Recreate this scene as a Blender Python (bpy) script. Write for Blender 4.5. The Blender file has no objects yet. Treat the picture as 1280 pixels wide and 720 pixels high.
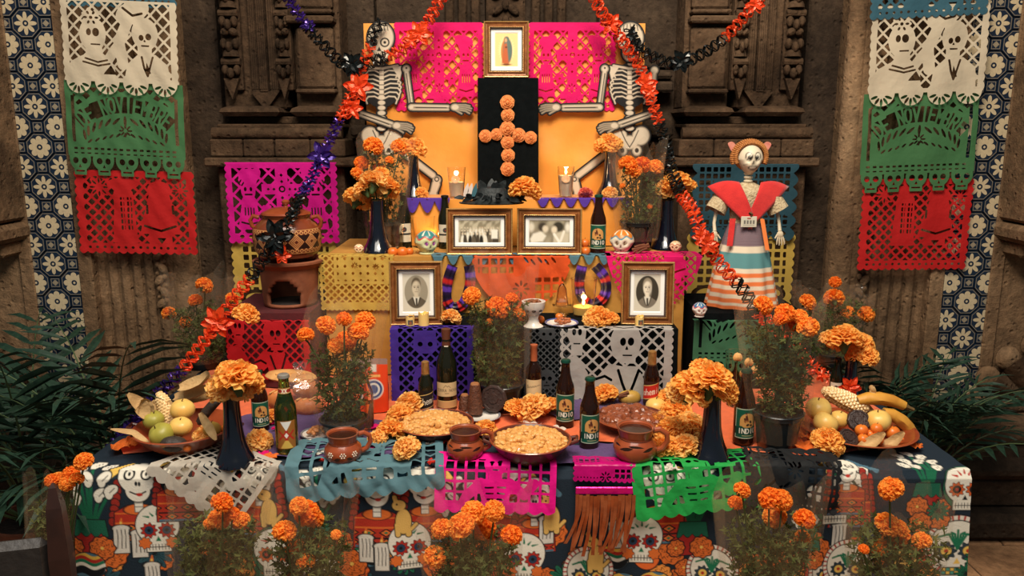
import bpy, bmesh, math, random
import numpy as np
from mathutils import Vector, Matrix, Euler
PI = math.pi
random.seed(7); RNG = np.random.default_rng(7)
SC = bpy.context.scene
COL = SC.collection

# ------------------------------------------------------------------ camera
CAM = np.array([0.0, 0.0, 1.72]); PITCH = math.radians(11.4); FPX = 1000.0
cd = bpy.data.cameras.new('camera'); cd.sensor_width = 36; cd.lens = 36 * FPX / 1280
cd.clip_start = 0.05
cam = bpy.data.objects.new('camera', cd); COL.objects.link(cam)
cam.location = CAM; cam.rotation_euler = (PI / 2 - PITCH, 0, 0)
SC.camera = cam
# ------------------------------------------------------------------ world, lights, exposure
W = bpy.data.worlds.new('world'); SC.world = W; W.use_nodes = True
W.node_tree.nodes['Background'].inputs[0].default_value = (0.62, 0.80, 0.86, 1)
W.node_tree.nodes['Background'].inputs[1].default_value = 0.13
def area(name, loc, target, size, power, color, sy=None):
    l = bpy.data.lights.new(name, 'AREA'); l.energy = power; l.color = color
    l.shape = 'RECTANGLE'; l.size = size; l.size_y = sy or size
    o = bpy.data.objects.new(name, l); COL.objects.link(o); o.location = loc
    d = Vector(target) - Vector(loc); o.rotation_euler = d.to_track_quat('-Z', 'Y').to_euler()
    return o
area('courtyard_daylight', (-0.4, -0.1, 4.7), (0.0, 3.0, 1.2), 3.2, 135, (1.0, 0.93, 0.84), 2.2)
area('overhead_lamp', (0.15, 1.35, 3.7), (0.05, 2.75, 1.0), 1.0, 90, (1.0, 0.86, 0.68))
SC.view_settings.view_transform = 'Standard'; SC.view_settings.look = 'None'
SC.view_settings.gamma = 1.0; SC.view_settings.use_curve_mapping = False
SC.view_settings.exposure = 0.12
SC.cycles.use_denoising = True

# ------------------------------------------------------------------ pixel -> place (photo frame 1280x720)
_cp, _sp = math.cos(PITCH), math.sin(PITCH)
def ray(px, py):
    dx = (px - 640) / FPX; dy = (360 - py) / FPX
    return np.array([dx, _cp + dy * _sp, -_sp + dy * _cp])
def PY(px, py, Y):
    d = ray(px, py); return Vector(CAM + d * (Y / d[1]))
def PZ(px, py, Z):
    d = ray(px, py); return Vector(CAM + d * ((Z - CAM[2]) / d[2]))
def mpp(px, py, Y):
    return Y / ray(px, py)[1] / FPX

# ------------------------------------------------------------------ colour + materials
def lin(c):
    c = np.asarray(c, float) / 255.0
    return np.where(c <= 0.04045, c / 12.92, ((c + 0.055) / 1.055) ** 2.4)
def L4(c):
    r = lin(c); return (float(r[0]), float(r[1]), float(r[2]), 1.0)
MATS = {}
def newmat(name):
    m = bpy.data.materials.new(name); m.use_nodes = True
    nt = m.node_tree; b = nt.nodes['Principled BSDF']
    return m, nt, b
def mat(name, c, rough=0.6, c2=None, scale=30.0, bump=0.0, bscale=60.0, spec=0.5, metal=0.0, sheen=0.0, detail=4.0, coat=0.0, sub=0.0, alpha=1.0):
    """principled with optional noise colour variation and noise bump (object coordinates)"""
    if name in MATS: return MATS[name]
    m, nt, b = newmat(name); N = nt.nodes; K = nt.links
    b.inputs['Roughness'].default_value = rough; b.inputs['Metallic'].default_value = metal
    b.inputs['Specular IOR Level'].default_value = spec
    b.inputs['Sheen Weight'].default_value = sheen
    b.inputs['Coat Weight'].default_value = coat
    b.inputs['Alpha'].default_value = alpha
    if sub: 
        b.inputs['Subsurface Weight'].default_value = sub; b.inputs['Subsurface Radius'].default_value = (.02, .012, .008)
    b.inputs['Base Color'].default_value = L4(c)
    tc = N.new('ShaderNodeTexCoord')
    if c2 is not None:
        n = N.new('ShaderNodeTexNoise'); n.inputs['Scale'].default_value = scale; n.inputs['Detail'].default_value = detail
        r = N.new('ShaderNodeValToRGB'); r.color_ramp.elements[0].position = .3; r.color_ramp.elements[1].position = .72
        r.color_ramp.elements[0].color = L4(c); r.color_ramp.elements[1].color = L4(c2)
        K.new(tc.outputs['Object'], n.inputs['Vector']); K.new(n.outputs['Fac'], r.inputs['Fac']); K.new(r.outputs['Color'], b.inputs['Base Color'])
    if bump:
        n = N.new('ShaderNodeTexNoise'); n.inputs['Scale'].default_value = bscale; n.inputs['Detail'].default_value = 5
        bp = N.new('ShaderNodeBump'); bp.inputs['Strength'].default_value = bump; bp.inputs['Distance'].default_value = 0.01
        K.new(tc.outputs['Object'], n.inputs['Vector']); K.new(n.outputs['Fac'], bp.inputs['Height']); K.new(bp.outputs['Normal'], b.inputs['Normal'])
    MATS[name] = m; return m
def paper(name, c, trans=0.35, rough=0.75, bump=.25, bscale=22.):
    """thin tissue paper: diffuse + translucent"""
    if name in MATS: return MATS[name]
    m, nt, b = newmat(name); N = nt.nodes; K = nt.links
    b.inputs['Base Color'].default_value = L4(c); b.inputs['Roughness'].default_value = rough; b.inputs['Specular IOR Level'].default_value = .25
    tr = N.new('ShaderNodeBsdfTranslucent'); tr.inputs[0].default_value = L4(c)
    mx = N.new('ShaderNodeMixShader'); mx.inputs[0].default_value = trans
    tc = N.new('ShaderNodeTexCoord'); n = N.new('ShaderNodeTexNoise'); n.inputs['Scale'].default_value = bscale; n.inputs['Detail'].default_value = 4
    bp = N.new('ShaderNodeBump'); bp.inputs['Strength'].default_value = bump; bp.inputs['Distance'].default_value = .02
    K.new(tc.outputs['Object'], n.inputs['Vector']); K.new(n.outputs['Fac'], bp.inputs['Height']); K.new(bp.outputs['Normal'], b.inputs['Normal'])
    K.new(b.outputs[0], mx.inputs[1]); K.new(tr.outputs[0], mx.inputs[2]); K.new(mx.outputs[0], N['Material Output'].inputs['Surface'])
    MATS[name] = m; return m
def printed(name, rough=0.7, weave=0.0, trans=0.0):
    """surface whose flat print is stored in the mesh colour attribute 'print'"""
    if name in MATS: return MATS[name]
    m, nt, b = newmat(name); N = nt.nodes; K = nt.links
    a = N.new('ShaderNodeVertexColor'); a.layer_name = 'print'
    K.new(a.outputs[0], b.inputs['Base Color']); b.inputs['Roughness'].default_value = rough; b.inputs['Specular IOR Level'].default_value = .3
    if weave:
        tc = N.new('ShaderNodeTexCoord'); n = N.new('ShaderNodeTexNoise'); n.inputs['Scale'].default_value = 250; n.inputs['Detail'].default_value = 2
        bp = N.new('ShaderNodeBump'); bp.inputs['Strength'].default_value = weave; bp.inputs['Distance'].default_value = .003
        K.new(tc.outputs['Object'], n.inputs['Vector']); K.new(n.outputs['Fac'], bp.inputs['Height']); K.new(bp.outputs['Normal'], b.inputs['Normal'])
    MATS[name] = m; return m
def glassmat(name, c, rough=0.03, ior=1.45, mixdark=None):
    if name in MATS: return MATS[name]
    m, nt, b = newmat(name)
    b.inputs['Base Color'].default_value = L4(c); b.inputs['Roughness'].default_value = rough
    b.inputs['Transmission Weight'].default_value = 1.0 if mixdark is None else mixdark
    b.inputs['IOR'].default_value = ior
    MATS[name] = m; return m
def filmmat(name, c=(255, 250, 240), amount=.10, gloss=.10, body=0.05):
    """clear wrapping film: mostly see-through, glints by real Fresnel-like gloss"""
    if name in MATS: return MATS[name]
    m, nt, b = newmat(name); N = nt.nodes; K = nt.links
    t = N.new('ShaderNodeBsdfTransparent'); g = N.new('ShaderNodeBsdfGlossy'); g.inputs['Roughness'].default_value = .06
    d = N.new('ShaderNodeBsdfDiffuse'); d.inputs[0].default_value = L4(c)
    tc = N.new('ShaderNodeTexCoord'); n = N.new('ShaderNodeTexNoise'); n.inputs['Scale'].default_value = 14; n.inputs['Detail'].default_value = 3
    bp = N.new('ShaderNodeBump'); bp.inputs['Strength'].default_value = .7; bp.inputs['Distance'].default_value = .03
    K.new(tc.outputs['Object'], n.inputs['Vector']); K.new(n.outputs['Fac'], bp.inputs['Height']); K.new(bp.outputs['Normal'], g.inputs['Normal'])
    m1 = N.new('ShaderNodeMixShader'); m1.inputs[0].default_value = gloss
    m2 = N.new('ShaderNodeMixShader'); m2.inputs[0].default_value = body
    K.new(t.outputs[0], m1.inputs[1]); K.new(g.outputs[0], m1.inputs[2])
    K.new(m1.outputs[0], m2.inputs[1]); K.new(d.outputs[0], m2.inputs[2]); K.new(m2.outputs[0], N['Material Output'].inputs['Surface'])
    MATS[name] = m; return m
def emit(name, c, s):
    if name in MATS: return MATS[name]
    m, nt, b = newmat(name)
    b.inputs['Base Color'].default_value = L4(c); b.inputs['Emission Color'].default_value = L4(c); b.inputs['Emission Strength'].default_value = s
    MATS[name] = m; return m

# ------------------------------------------------------------------ mesh building
class MB:
    def __init__(s): s.v = []; s.f = []
    def add(s, vs, fs):
        o = len(s.v); s.v.extend([tuple(p) for p in vs]); s.f.extend([tuple(i + o for i in f) for f in fs]); return s
    def box(s, c, d, rot=None):
        x, y, z = [q / 2 for q in d]
        vs = [Vector((sx * x, sy * y, sz * z)) for sz in (-1, 1) for sy in (-1, 1) for sx in (-1, 1)]
        if rot is not None: vs = [rot @ p for p in vs]
        vs = [p + Vector(c) for p in vs]
        return s.add(vs, [(0, 2, 3, 1), (4, 5, 7, 6), (0, 1, 5, 4), (2, 6, 7, 3), (0, 4, 6, 2), (1, 3, 7, 5)])
    def cbox(s, c, d, ch=.003):
        """chamfered box"""
        x, y, z = [q / 2 for q in d]; ch = min(ch, x * .9, y * .9, z * .9)
        bm = bmesh.new(); bmesh.ops.create_cube(bm, size=1)
        for v in bm.verts: v.co = Vector((v.co.x * d[0], v.co.y * d[1], v.co.z * d[2]))
        bmesh.ops.bevel(bm, geom=bm.edges[:] , offset=ch, segments=1, affect='EDGES', profile=.5)
        s.bm(bm, Matrix.Translation(c)); return s
    def bm(s, bm, M=None):
        bm.verts.index_update()
        vs = [(M @ v.co if M else v.co) for v in bm.verts]
        s.add(vs, [[v.index for v in f.verts] for f in bm.faces]); bm.free(); return s
    def lathe(s, prof, seg=20, c=(0, 0, 0), M=None, cap0=True, cap1=True, lobes=None):
        vs = []; fs = []; n = len(prof)
        for r, z in prof:
            for k in range(seg):
                a = 2 * PI * k / seg; rr = r * (lobes(a, z) if lobes else 1)
                p = Vector((rr * math.cos(a), rr * math.sin(a), z))
                vs.append((M @ p if M else p) + Vector(c))
        for i in range(n - 1):
            for k in range(seg):
                k2 = (k + 1) % seg
                fs.append((i * seg + k, i * seg + k2, (i + 1) * seg + k2, (i + 1) * seg + k))
        if cap0: fs.append(tuple(range(seg))[::-1])
        if cap1: fs.append(tuple((n - 1) * seg + k for k in range(seg)))
        return s.add(vs, fs)
    def tube(s, pts, r, seg=8, cap=True, flat=1.0):
        pts = [Vector(p) for p in pts]; n = len(pts); rs = r if hasattr(r, '__len__') else [r] * n
        vs = []; fs = []; up = None
        for i, p in enumerate(pts):
            t = (pts[min(i + 1, n - 1)] - pts[max(i - 1, 0)])
            t = t.normalized() if t.length > 1e-9 else Vector((0, 0, 1))
            if up is None:
                up = t.cross(Vector((0, 0, 1)) if abs(t.z) < .9 else Vector((1, 0, 0))).normalized()
            up = (up - t * up.dot(t)); up = up.normalized() if up.length > 1e-6 else t.orthogonal().normalized()
            b = t.cross(up)
            for k in range(seg):
                a = 2 * PI * k / seg; vs.append(p + (up * math.cos(a) + b * math.sin(a) * flat) * rs[i])
        for i in range(n - 1):
            for k in range(seg):
                k2 = (k + 1) % seg; fs.append((i * seg + k, i * seg + k2, (i + 1) * seg + k2, (i + 1) * seg + k))
        if cap: fs.append(tuple(range(seg))[::-1]); fs.append(tuple((n - 1) * seg + k for k in range(seg)))
        return s.add(vs, fs)
    def ball(s, c, r, seg=12, rings=8, M=None, f=None):
        r = r if hasattr(r, '__len__') else (r, r, r)
        vs = [Vector((0, 0, -1))]; fs = []
        for i in range(1, rings):
            ph = -PI / 2 + PI * i / rings
            for k in range(seg):
                a = 2 * PI * k / seg; vs.append(Vector((math.cos(ph) * math.cos(a), math.cos(ph) * math.sin(a), math.sin(ph))))
        vs.append(Vector((0, 0, 1))); top = len(vs) - 1
        for k in range(seg):
            k2 = (k + 1) % seg; fs.append((0, 1 + k2, 1 + k)); fs.append((top, 1 + (rings - 2) * seg + k, 1 + (rings - 2) * seg + k2))
            for i in range(rings - 2):
                a = 1 + i * seg; fs.append((a + k, a + k2, a + seg + k2, a + seg + k))
        out = []
        for p in vs:
            if f: p = f(p)
            p = Vector((p.x * r[0], p.y * r[1], p.z * r[2]))
            if M: p = M @ p
            out.append(p + Vector(c))
        return s.add(out, fs)
    def grid(s, fn, nu, nv):
        vs = [fn(i / nu, j / nv) for j in range(nv + 1) for i in range(nu + 1)]
        fs = [(j * (nu + 1) + i, j * (nu + 1) + i + 1, (j + 1) * (nu + 1) + i + 1, (j + 1) * (nu + 1) + i) for j in range(nv) for i in range(nu)]
        return s.add(vs, fs)
    def prism(s, pts, h, M=None):
        """polygon in XY extruded along +Z by h"""
        n = len(pts); vs = [Vector((p[0], p[1], 0)) for p in pts] + [Vector((p[0], p[1], h)) for p in pts]
        if M: vs = [M @ p for p in vs]
        fs = [tuple(range(n))[::-1], tuple(range(n, 2 * n))] + [(i, (i + 1) % n, n + (i + 1) % n, n + i) for i in range(n)]
        return s.add(vs, fs)
    def xf(s, M):
        s.v = [tuple(M @ Vector(p)) for p in s.v]; return s
    def mesh(s, name, m=None, smooth=True):
        me = bpy.data.meshes.new(name); me.from_pydata(s.v, [], s.f)
        if m: me.materials.append(m)
        if smooth is True: me.polygons.foreach_set('use_smooth', [True] * len(me.polygons))
        elif smooth: 
            me.polygons.foreach_set('use_smooth', [True] * len(me.polygons)); me.set_sharp_from_angle(angle=math.radians(smooth))
        me.update(); return me
    def obj(s, name, m, parent=None, smooth=35, **kw):
        return link(name, s.mesh(name, m, smooth), parent, **kw)
def link(name, data, parent=None, loc=None, rot=None, scale=None, **props):
    o = bpy.data.objects.new(name, data); COL.objects.link(o)
    if parent: o.parent = parent
    if loc is not None: o.location = loc
    if rot is not None: o.rotation_euler = rot
    if scale is not None: o.scale = scale if hasattr(scale, '__len__') else (scale,) * 3
    for k, v in props.items(): o[k] = v
    return o
def thing(name, label, cat, loc=(0, 0, 0), rot=(0, 0, 0), group=None, scale=None):
    o = bpy.data.objects.new(name, None); COL.objects.link(o); o.location = loc; o.empty_display_size = .03
    o.rotation_euler = rot if hasattr(rot, '__len__') else (0, 0, rot)
    if scale: o.scale = (scale,) * 3
    return tag(o, label, cat, group)
def tag(o, label, cat, group=None, kind=None):
    o['label'] = label; o['category'] = cat
    if group: o['group'] = group
    if kind: o['kind'] = kind
    return o
def struct(o):
    o['kind'] = 'structure'; return o
def copytree(o, parent=None, label=None, loc=None, rot=None, scale=None, group=None):
    c = o.copy(); COL.objects.link(c); c.parent = parent
    if label: c['label'] = label
    if group: c['group'] = group
    if loc is not None: c.location = loc
    if rot is not None: c.rotation_euler = rot if hasattr(rot, '__len__') else (0, 0, rot)
    if scale is not None: c.scale = scale if hasattr(scale, '__len__') else (scale,) * 3
    for ch in list(o.children): copytree(ch, c)
    return c

# ------------------------------------------------------------------ 2-D shapes: fields are positive inside
def fC(x, y, cx, cy, r): return r - np.hypot(x - cx, y - cy)
def fE(x, y, cx, cy, rx, ry, a=0.0):
    dx, dy = x - cx, y - cy
    if a: c, s = math.cos(a), math.sin(a); dx, dy = dx * c + dy * s, -dx * s + dy * c
    return (1 - np.sqrt((dx / rx) ** 2 + (dy / ry) ** 2)) * min(rx, ry)
def fR(x, y, x0, y0, x1, y1): return np.minimum(np.minimum(x - x0, x1 - x), np.minimum(y - y0, y1 - y))
def fK(x, y, x0, y0, x1, y1, r, r1=None):
    vx, vy = x1 - x0, y1 - y0; L2 = vx * vx + vy * vy + 1e-12
    t = np.clip(((x - x0) * vx + (y - y0) * vy) / L2, 0, 1)
    return (r if r1 is None else r + (r1 - r) * t) - np.hypot(x - x0 - t * vx, y - y0 - t * vy)
def fP(x, y, pts):
    d = np.full(np.shape(x), 1e9); ins = np.zeros(np.shape(x), bool); n = len(pts)
    for i in range(n):
        (x0, y0), (x1, y1) = pts[i], pts[(i + 1) % n]
        d = np.minimum(d, -fK(x, y, x0, y0, x1, y1, 0.0))
        if y0 != y1:
            c = ((y0 > y) != (y1 > y)) & (x < (x1 - x0) * (y - y0) / (y1 - y0) + x0); ins ^= c
    return np.where(ins, d, -d)
def fL(x, y, pts, r):
    f = None
    for (a, b) in zip(pts[:-1], pts[1:]):
        k = fK(x, y, a[0], a[1], b[0], b[1], r); f = k if f is None else np.maximum(f, k)
    return f
def U(*a):
    f = a[0]
    for b in a[1:]: f = np.maximum(f, b)
    return f
def I(*a):
    f = a[0]
    for b in a[1:]: f = np.minimum(f, b)
    return f
def S(a, *bs):
    for b in bs: a = np.minimum(a, -b)
    return a
def fDia(x, y, p, t):  # openings of a diagonal lattice
    q = math.sqrt(.5); a = (x + y) * q; b = (x - y) * q
    da = np.abs(np.mod(a, p) - p / 2); db = np.abs(np.mod(b, p) - p / 2)
    return (p / 2 - t / 2) - np.maximum(da, db)
def fSq(x, y, p, t, p2=None):
    p2 = p2 or p
    return np.minimum(p / 2 - t / 2 - np.abs(np.mod(x, p) - p / 2), p2 / 2 - t / 2 - np.abs(np.mod(y, p2) - p2 / 2))
def fFlower(x, y, cx, cy, r, n=8, inner=.25, depth=.35, ph=0):
    a = np.arctan2(y - cy, x - cx); d = np.hypot(x - cx, y - cy)
    return r * (1 - depth + depth * np.cos(n * a + ph)) - d
FONT = {'A': [[(0, 1), (.5, 0), (1, 1)], [(.2, .65), (.8, .65)]], 'B': [[(0, 0), (0, 1), (.8, .95), (.9, .75), (.75, .5), (0, .5)], [(.75, .5), (.8, .25), (.7, .03), (0, 0)]],
 'C': [[(1, .12), (.6, 0), (.15, .15), (0, .5), (.15, .85), (.6, 1), (1, .88)]], 'D': [[(0, 0), (0, 1), (.6, .95), (.95, .7), (.95, .3), (.6, .05), (0, 0)]],
 'E': [[(1, 0), (0, 0), (0, 1), (1, 1)], [(0, .5), (.8, .5)]], 'F': [[(1, 0), (0, 0), (0, 1)], [(0, .5), (.8, .5)]],
 'H': [[(0, 0), (0, 1)], [(1, 0), (1, 1)], [(0, .5), (1, .5)]], 'I': [[(.5, 0), (.5, 1)]], 'L': [[(0, 0), (0, 1), (.9, 1)]],
 'M': [[(0, 1), (0, 0), (.5, .6), (1, 0), (1, 1)]], 'N': [[(0, 1), (0, 0), (1, 1), (1, 0)]], 'O': [[(.5, 0), (.1, .15), (0, .5), (.1, .85), (.5, 1), (.9, .85), (1, .5), (.9, .15), (.5, 0)]],
 'R': [[(0, 1), (0, 0), (.8, .05), (.9, .3), (.75, .5), (0, .5)], [(.5, .5), (1, 1)]], 'S': [[(.95, .1), (.5, 0), (.05, .2), (.3, .45), (.8, .6), (.95, .8), (.5, 1), (0, .9)]],
 'T': [[(0, 0), (1, 0)], [(.5, 0), (.5, 1)]], 'U': [[(0, 0), (0, .8), (.5, 1), (1, .8), (1, 0)]], 'V': [[(0, 0), (.5, 1), (1, 0)]], 'X': [[(0, 0), (1, 1)], [(1, 0), (0, 1)]], 'Y': [[(0, 0), (.5, .5), (1, 0)], [(.5, .5), (.5, 1)]], '2': [[(0, .2), (.5, 0), (.95, .25), (0, 1), (1, 1)]],
 'b': [[(0, 0), (0, 1), (.7, 1), (.9, .7), (.7, .42), (0, .5)]], 'o': [[(.5, .4), (.05, .55), (.05, .85), (.5, 1), (.95, .85), (.95, .55), (.5, .4)]], 'h': [[(0, 0), (0, 1)], [(0, .55), (.5, .4), (.9, .55), (.9, 1)]],
 'e': [[(.05, .7), (.9, .68), (.8, .45), (.4, .4), (.05, .6), (.1, .9), (.5, 1), (.95, .9)]], 'm': [[(0, 1), (0, .4)], [(0, .5), (.3, .4), (.5, .55), (.5, 1)], [(.5, .5), (.8, .4), (1, .55), (1, 1)]], 'i': [[(.5, .42), (.5, 1)], [(.5, .15), (.5, .18)]],
 'a': [[(.85, .42), (.85, 1)], [(.85, .5), (.4, .4), (.05, .65), (.2, .97), (.6, .95), (.85, .8)]], 'n': [[(0, 1), (0, .4)], [(0, .55), (.5, .4), (.9, .55), (.9, 1)]], 't': [[(.4, .1), (.4, .9), (.7, 1)], [(.1, .4), (.8, .4)]], 'u': [[(0, .4), (0, .85), (.4, 1), (.85, .85), (.85, .4)], [(.85, .7), (.9, 1)]], 's': [[(.9, .45), (.4, .4), (.1, .55), (.8, .78), (.8, .95), (.1, 1)]], 'd': [[(.9, 0), (.9, 1)], [(.9, .5), (.4, .4), (.05, .65), (.2, .97), (.9, .85)]], 'l': [[(.5, 0), (.5, 1)]], 'k': [[(0, 0), (0, 1)], [(.8, .4), (0, .75), (.9, 1)]], ' ': [], '*': [[(.5, .2), (.5, .8)], [(.2, .35), (.8, .65)], [(.8, .35), (.2, .65)]]}
def fText(x, y, txt, cx, cy, h, t, sp=.25, wf=.62, rot=None):
    """stroke lettering centred at cx,cy, height h"""
    w = h * wf; n = len(txt); tot = n * w + (n - 1) * h * sp; f = np.full(np.shape(x), -1e3); x0 = cx - tot / 2
    for ch in txt:
        for st in FONT.get(ch, []):
            f = np.maximum(f, fL(x, y, [(x0 + a * w, cy - h / 2 + b * h) for a, b in st], t / 2))
        x0 += w + h * sp
    return f
def paint(c, f, col, aa=None):
    aa = aa or PAINT_AA[0]
    k = np.clip(f / aa + .5, 0, 1)[:, None]; c[:] = c * (1 - k) + lin(col)[None, :] * k
PAINT_AA = [.004]

def cut_sheet(field, w, h, nx, ny, place, color=None):
    """mesh of the area where field(x,y) > 0 (x right, y down, in sheet units), set in space by place(x,y)"""
    xs = np.linspace(0, w, nx + 1); ys = np.linspace(0, h, ny + 1); X, Yg = np.meshgrid(xs, ys)
    F = field(X.ravel(), Yg.ravel()).reshape(X.shape).copy(); F[np.abs(F) < 1e-7] = -1e-7
    ins = F > 0; NX = nx + 1
    vid = np.full(F.shape, -1); vid[ins] = np.arange(ins.sum()); vx = list(X[ins]); vy = list(Yg[ins])
    def cross(a, b, Xa, Xb, Ya, Yb):
        t = a / (a - b); return Xa + (Xb - Xa) * t, Ya + (Yb - Ya) * t
    hm = ins[:, :-1] != ins[:, 1:]; hid = np.full(hm.shape, -1); hid[hm] = len(vx) + np.arange(hm.sum())
    cx, cy = cross(F[:, :-1][hm], F[:, 1:][hm], X[:, :-1][hm], X[:, 1:][hm], Yg[:, :-1][hm], Yg[:, 1:][hm]); vx += list(cx); vy += list(cy)
    vm = ins[:-1] != ins[1:]; wid = np.full(vm.shape, -1); wid[vm] = len(vx) + np.arange(vm.sum())
    cx, cy = cross(F[:-1][vm], F[1:][vm], X[:-1][vm], X[1:][vm], Yg[:-1][vm], Yg[1:][vm]); vx += list(cx); vy += list(cy)
    full = ins[:-1, :-1] & ins[:-1, 1:] & ins[1:, :-1] & ins[1:, 1:]
    anyi = (ins[:-1, :-1] | ins[:-1, 1:] | ins[1:, :-1] | ins[1:, 1:]) & ~full
    faces = np.stack([vid[:-1, :-1][full], vid[1:, :-1][full], vid[1:, 1:][full], vid[:-1, 1:][full]], 1).tolist()
    for j, i in zip(*np.nonzero(anyi)):
        poly = []
        for (a, b, e) in ((ins[j, i], vid[j, i], wid[j, i]), (ins[j + 1, i], vid[j + 1, i], hid[j + 1, i]), (ins[j + 1, i + 1], vid[j + 1, i + 1], wid[j, i + 1]), (ins[j, i + 1], vid[j, i + 1], hid[j, i])):
            if a: poly.append(int(b))
            if e >= 0: poly.append(int(e))
        if len(poly) >= 3: faces.append(poly)
    vx = np.array(vx); vy = np.array(vy)
    P = place(vx, vy)
    me = bpy.data.meshes.new('sheet'); me.from_pydata(np.stack(P, 1).tolist(), [], faces)
    if color is not None: set_print(me, color(vx, vy))
    me.polygons.foreach_set('use_smooth', [True] * len(me.polygons)); me.update()
    return me
def set_print(me, c):
    a = me.color_attributes.new('print', 'FLOAT_COLOR', 'POINT')
    rgba = np.ones((len(c), 4), np.float32); rgba[:, :3] = c; a.data.foreach_set('color', rgba.ravel())
def print_grid(w, h, nx, ny, place, color):
    """dense regular sheet with a print"""
    xs = np.linspace(0, w, nx + 1); ys = np.linspace(0, h, ny + 1); X, Yg = np.meshgrid(xs, ys); X = X.ravel(); Yg = Yg.ravel()
    P = np.stack(place(X, Yg), 1)
    i = np.arange(nx)[None, :] + (np.arange(ny) * (nx + 1))[:, None]; i = i.ravel()
    F = np.stack([i, i + nx + 1, i + nx + 2, i + 1], 1)
    me = bpy.data.meshes.new('print_sheet'); me.from_pydata(P.tolist(), [], F.tolist()); set_print(me, color(X, Yg))
    me.polygons.foreach_set('use_smooth', [True] * len(me.polygons)); me.update(); return me
def wob(x, y, k=1.0, seed=0.0):
    """smooth paper waviness in [-1,1]"""
    return (np.sin(x * 9.1 * k + seed) * .5 + np.sin(y * 7.3 * k + x * 4.1 * k + seed * 1.7) * .3 + np.sin(x * 21 * k - y * 13 * k + seed * 2.3) * .2)

# ================================================================== SETTING
def stonemat(name, c1, c2, c3, pit=.8):
    if name in MATS: return MATS[name]
    m, nt, b = newmat(name); N = nt.nodes; K = nt.links
    tc = N.new('ShaderNodeTexCoord')
    geo = N.new('ShaderNodeNewGeometry')
    n1 = N.new('ShaderNodeTexNoise'); n1.inputs['Scale'].default_value = 2.2; n1.inputs['Detail'].default_value = 8; n1.inputs['Roughness'].default_value = .65
    n2 = N.new('ShaderNodeTexNoise'); n2.inputs['Scale'].default_value = 30; n2.inputs['Detail'].default_value = 6; n2.inputs['Roughness'].default_value = .7
    vo = N.new('ShaderNodeTexVoronoi'); vo.inputs['Scale'].default_value = 26
    r1 = N.new('ShaderNodeValToRGB'); e = r1.color_ramp.elements; e[0].position = .32; e[0].color = L4(c1); e[1].position = .7; e[1].color = L4(c3)
    q = e.new(.5); q.color = L4(c2)
    r2 = N.new('ShaderNodeValToRGB'); r2.color_ramp.elements[0].position = .3; r2.color_ramp.elements[0].color = (.55, .55, .55, 1); r2.color_ramp.elements[1].position = .65; r2.color_ramp.elements[1].color = (1.15, 1.12, 1.08, 1)
    mx = N.new('ShaderNodeMixRGB'); mx.blend_type = 'MULTIPLY'; mx.inputs[0].default_value = 1
    for n in (n1, n2, vo): K.new(geo.outputs['Position'], n.inputs['Vector'])
    K.new(n1.outputs['Fac'], r1.inputs[0]); K.new(n2.outputs['Fac'], r2.inputs[0]); K.new(r1.outputs[0], mx.inputs[1]); K.new(r2.outputs[0], mx.inputs[2])
    K.new(mx.outputs[0], b.inputs['Base Color']); b.inputs['Roughness'].default_value = .95; b.inputs['Specular IOR Level'].default_value = .15
    rv = N.new('ShaderNodeValToRGB'); rv.color_ramp.elements[0].position = .08; rv.color_ramp.elements[1].position = .26
    K.new(vo.outputs['Distance'], rv.inputs[0])
    ad = N.new('ShaderNodeMath'); ad.operation = 'MULTIPLY_ADD'; ad.inputs[1].default_value = .5
    K.new(rv.outputs[0], ad.inputs[0]); K.new(n2.outputs['Fac'], ad.inputs[2])
    bp = N.new('ShaderNodeBump'); bp.inputs['Strength'].default_value = pit; bp.inputs['Distance'].default_value = .018
    K.new(ad.outputs[0], bp.inputs['Height']); K.new(bp.outputs['Normal'], b.inputs['Normal'])
    MATS[name] = m; return m
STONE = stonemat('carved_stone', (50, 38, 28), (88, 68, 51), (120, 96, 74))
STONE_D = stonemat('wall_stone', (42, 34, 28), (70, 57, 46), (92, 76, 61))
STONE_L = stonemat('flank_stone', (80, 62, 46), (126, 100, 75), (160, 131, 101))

# back wall: a core with ashlar blocks proud of recessed joints
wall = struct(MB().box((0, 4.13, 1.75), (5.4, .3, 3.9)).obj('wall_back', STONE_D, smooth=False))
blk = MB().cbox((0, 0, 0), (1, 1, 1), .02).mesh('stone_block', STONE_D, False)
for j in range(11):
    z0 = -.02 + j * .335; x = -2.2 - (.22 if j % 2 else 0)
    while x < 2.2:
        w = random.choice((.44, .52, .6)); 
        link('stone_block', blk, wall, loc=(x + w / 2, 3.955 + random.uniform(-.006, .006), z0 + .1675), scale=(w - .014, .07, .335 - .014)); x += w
# ledges that cross the wall behind the altar
t = struct(thing('trim_1', '', ''))
del t['label'], t['category']
for (z, h, d) in ((1.90, .05, .13), (1.955, .03, .09), (1.70, .055, .16), (1.645, .035, .11), (1.53, .05, .14)):
    MB().cbox((0, 3.92 - d / 2 + .01, z), (1.5, d, h), .012).obj('moulding', STONE_D, t, smooth=False)

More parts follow.
